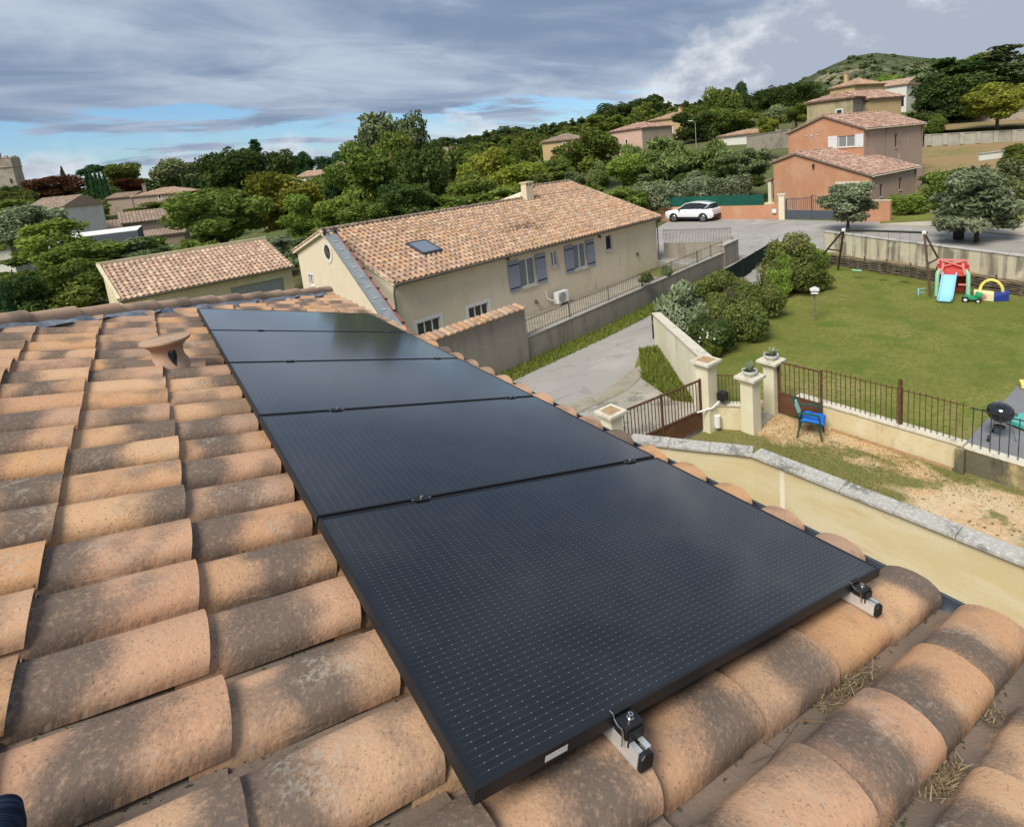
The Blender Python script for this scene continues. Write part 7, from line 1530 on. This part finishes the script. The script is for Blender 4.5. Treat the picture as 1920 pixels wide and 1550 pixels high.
for i in range(150):
    x = g.uniform(820, 1560); yt = sky_y(x)+g.uniform(-2, 20); pts.append((x, yt, yt+g.uniform(26, 44), g.uniform(34, 60), g.uniform(150, 200)))
wood('dark_wood', 'dark oak wood along the skyline between the houses', pts, 'leaf_dark', 1)
pts = [(x, sky_y(x)+g.uniform(8, 34), 0, g.uniform(30, 60), g.uniform(120, 165)) for x in [g.uniform(830, 1520) for _ in range(90)]]; pts = [(x, y, y+g.uniform(24, 44), w, d) for x, y, _, w, d in pts]
wood('mixed_wood', 'mixed green wood in front of the dark skyline oaks', pts, 'leaf_mid', 2)
pts = [(x, sky_y(x)-2+g.uniform(0, 16), 0, g.uniform(30, 55), g.uniform(170, 230)) for x in [g.uniform(-60, 830) for _ in range(95)]]; pts = [(x, y, y+g.uniform(22, 36), w, d) for x, y, _, w, d in pts]
wood('distant_wood', 'distant low trees along the skyline at the left', pts, 'leaf_dark', 3)
pts = [(x, y, y+g.uniform(26, 50), g.uniform(40, 80), g.uniform(60, 110)) for x, y in [(g.uniform(-60, 1100), g.uniform(0, 1)) for _ in range(150)]]; pts = [(x, sky_y(x)+22+t*62, sky_y(x)+22+t*62+(b-t0)*1.0, w, 120-t*55) for (x, t, b, w, d), t0 in zip(pts, [p[1] for p in pts])]
pts = [(x, y, y+g.uniform(30, 50), w, d) for x, y, b, w, d in pts if not (220 < x < 380 and y < 440) and not (40 < x < 230 and 370 < y < 440)]
wood('valley_scrub', 'green trees and scrub filling the valley behind the garage', pts, 'leaf_mid', 4)
pts = [(x, y, y+g.uniform(30, 46), g.uniform(50, 90), g.uniform(44, 58)) for x, y in [(g.uniform(-80, 660), g.uniform(440, 540)) for _ in range(46)] if not (190 < x and y > 470-.12*x+40)]
pts += [(x, y-10, y+34, g.uniform(60, 100), g.uniform(46, 52)) for x, y in [(xx, float(np.interp(xx, [560, 620, 980, 1240], [470, 425, 362, 372])) - 8) for xx in [g.uniform(570, 1230) for _ in range(30)]]]
wood('scrub', 'dense green scrub behind the garage roof', pts, 'leaf_mid', 5)
pts = [(x, sky_y(x)+g.uniform(4, 50), 0, g.uniform(34, 70), g.uniform(105, 150)) for x in [g.uniform(1690, 1980) for _ in range(60)]]; pts = [(x, y, y+g.uniform(26, 46), w, d) for x, y, _, w, d in pts]
wood('slope_wood', 'grey green trees covering the slope at the upper right', pts, 'leaf_grey', 6)
# hill
hl = MB(); hc = [(1380, 190), (1440, 172), (1490, 157), (1530, 137), (1560, 122), (1600, 106), (1640, 99), (1690, 104), (1745, 110), (1800, 116), (1860, 122), (1960, 130), (2100, 150)]
def hillf(u, v):
    x = 1380+720*u; yt = float(np.interp(x, [p[0] for p in hc], [p[1] for p in hc])); top = AT(x, yt, 760); bot = AT(x, 235, 420); t = v
    if t <= .8: k = t/.8; p = bot+(top-bot)*k; p[2] = bot[2]+(top[2]-bot[2])*(k**1.15)
    else: k = (t-.8)/.2; p = top+(top-bot)/np.linalg.norm((top-bot)[:2])*260*k; p[2] = top[2]-120*k
    nz_ = 7*math.sin(x*.06+v*9)*math.sin(v*17+x*.02)+4*math.sin(x*.17+v*31); p[2] += nz_*(1-abs(2*min(1, t/.8)-1))*.8 if t < .8 else 0
    return p
hl.grid(hillf, 90, 40); struct(hl.build('hill', 'hill_scrub', None, True))
g = random.Random(5); pts = []
for i in range(620):
    u, v = g.random()*.75, g.uniform(.05, .79); p = hillf(u, v); q = PR(p); 
    if g.random() < .35: continue
    s_ = g.uniform(4, 12); pts.append((q[0], q[1]-s_*.55, q[1]+3, s_*1.6, q[2]))
wood('hill_shrubs', 'dark scrub dotted over the rocky hill', pts, 'leaf_grey', 7)
# grass blades: verge, forecourt grass, driveway weeds, lawn
def blades(name, label, fn, n, h0, h1, seed, m='grass_blade'):
    g = np.random.RandomState(seed); P_ = np.array([fn(g) for _ in range(n)]); P_ = P_[~np.isnan(P_[:, 0])]; n = len(P_); a = g.rand(n)*6.283; h = g.uniform(h0, h1, n); w = h*.16
    s_ = np.stack([np.cos(a)*w, np.sin(a)*w, np.zeros(n)], 1); tip = P_+np.stack([g.normal(0, .35, n)*h, g.normal(0, .35, n)*h, h], 1); V = np.stack([P_-s_, P_+s_, tip], 1).reshape(-1, 3)
    me = bpy.data.meshes.new(name); me.vertices.add(3*n); me.vertices.foreach_set('co', V.ravel()); me.loops.add(3*n); me.loops.foreach_set('vertex_index', np.arange(3*n)); me.polygons.add(n); me.polygons.foreach_set('loop_start', np.arange(n)*3); me.polygons.foreach_set('loop_total', np.full(n, 3)); me.update()
    me.attributes.new('rnd', 'FLOAT', 'FACE').data.foreach_set('value', g.rand(n).astype(np.float32)); me.materials.append(MATS[m]); o = bpy.data.objects.new(name, me); col.objects.link(o); tag(o, label, 'grass', None, 'stuff'); return o
def vg(g): s = g.uniform(-3, LL); o = -.03-.85*g.rand()**1.2; p = lane_in(s, o, lz(s)+.02); return p
blades('verge_grass', 'grass strip along the foot of the low lane wall', vg, 9000, .05, .16, 1)
tri = [np.array(g2(*q)) for q in ((1200, 660), (1232, 655), (1330, 760), (1262, 752), (1205, 712))]
def inpoly(p, poly):
    c = False; n = len(poly)
    for i in range(n):
        a, b = poly[i], poly[i-1]
        if (a[1] > p[1]) != (b[1] > p[1]) and p[0] < (b[0]-a[0])*(p[1]-a[1])/(b[1]-a[1])+a[0]: c = not c
    return c
lo_, hi_ = np.min(tri, 0), np.max(tri, 0)
def fg(g):
    for _ in range(20):
        p = lo_+(hi_-lo_)*g.rand(2)
        if inpoly(p, tri): return (*p, .03)
    return (np.nan, 0, 0)
blades('forecourt_grass', 'long grass patch at the foot of the pale wall', fg, 9000, .06, .22, 2)
PN = [(10.9, 6.2, .9, 26), (11.2, 5.2, .8, 20), (10.6, 4.6, .8, 22), (11.4, 4.0, .6, 22), (11.6, 2.8, .5, 18), (11.7, 1.4, .4, 16), (9.5, 6.6, .9, 22), (9.6, 5.2, .6, 16), (10.2, 3.8, .5, 12), (11.7, 0, .5, 14), (9.0, 7.2, .5, 10), (10.4, 5.8, .7, 24)]
def dg(g):
    k = g.choice(len(PN), p=np.array([q[3] for q in PN])/sum(q[3] for q in PN)); q = PN[k]; p = (q[0]+g.normal()*q[2]*.55, q[1]+g.normal()*q[2]*.8)
    return (*p, .0) if 8.85 < p[0] < 11.92 and p[1] < 7.6 else (np.nan, 0, 0)
blades('driveway_weeds', 'patchy weeds growing in the dirt driveway', dg, 12000, .015, .045, 3)
def lg(g):
    p = (g.uniform(12.5, 28), g.uniform(2.5, 16)); return (*p, .012) if inpoly(p, [(12.5, 3.4), (17, 3.6), (26.4, 5.2), (28.8, 14.2), (27, 16.4), (14.4, 12.8), (10.6, 8.1), (12.4, 7.8)]) else (np.nan, 0, 0)
blades('lawn_grass', 'short mown grass blades covering the lawn', lg, 60000, .02, .045, 4)
# stray leaves and tufts in the driveway
dl = MB(); g = random.Random(3)
for i in range(260):
    p = np.array([g.uniform(8.9, 11.8), g.uniform(-1, 6.5), .012]); s = g.uniform(.012, .035); a = g.uniform(0, 6.28); d = np.array([math.cos(a), math.sin(a), g.uniform(-.2, .2)])*s; t_ = np.array([-math.sin(a), math.cos(a), g.uniform(-.2, .2)])*s*.6; dl.add([p-d, p+t_, p+d, p-t_], [(0, 1, 2, 3)], g.random())
tag(dl.build('fallen_leaves', 'leaf_bronze'), 'scattered dark fallen leaves on the dirt driveway', 'leaves', None, 'stuff')
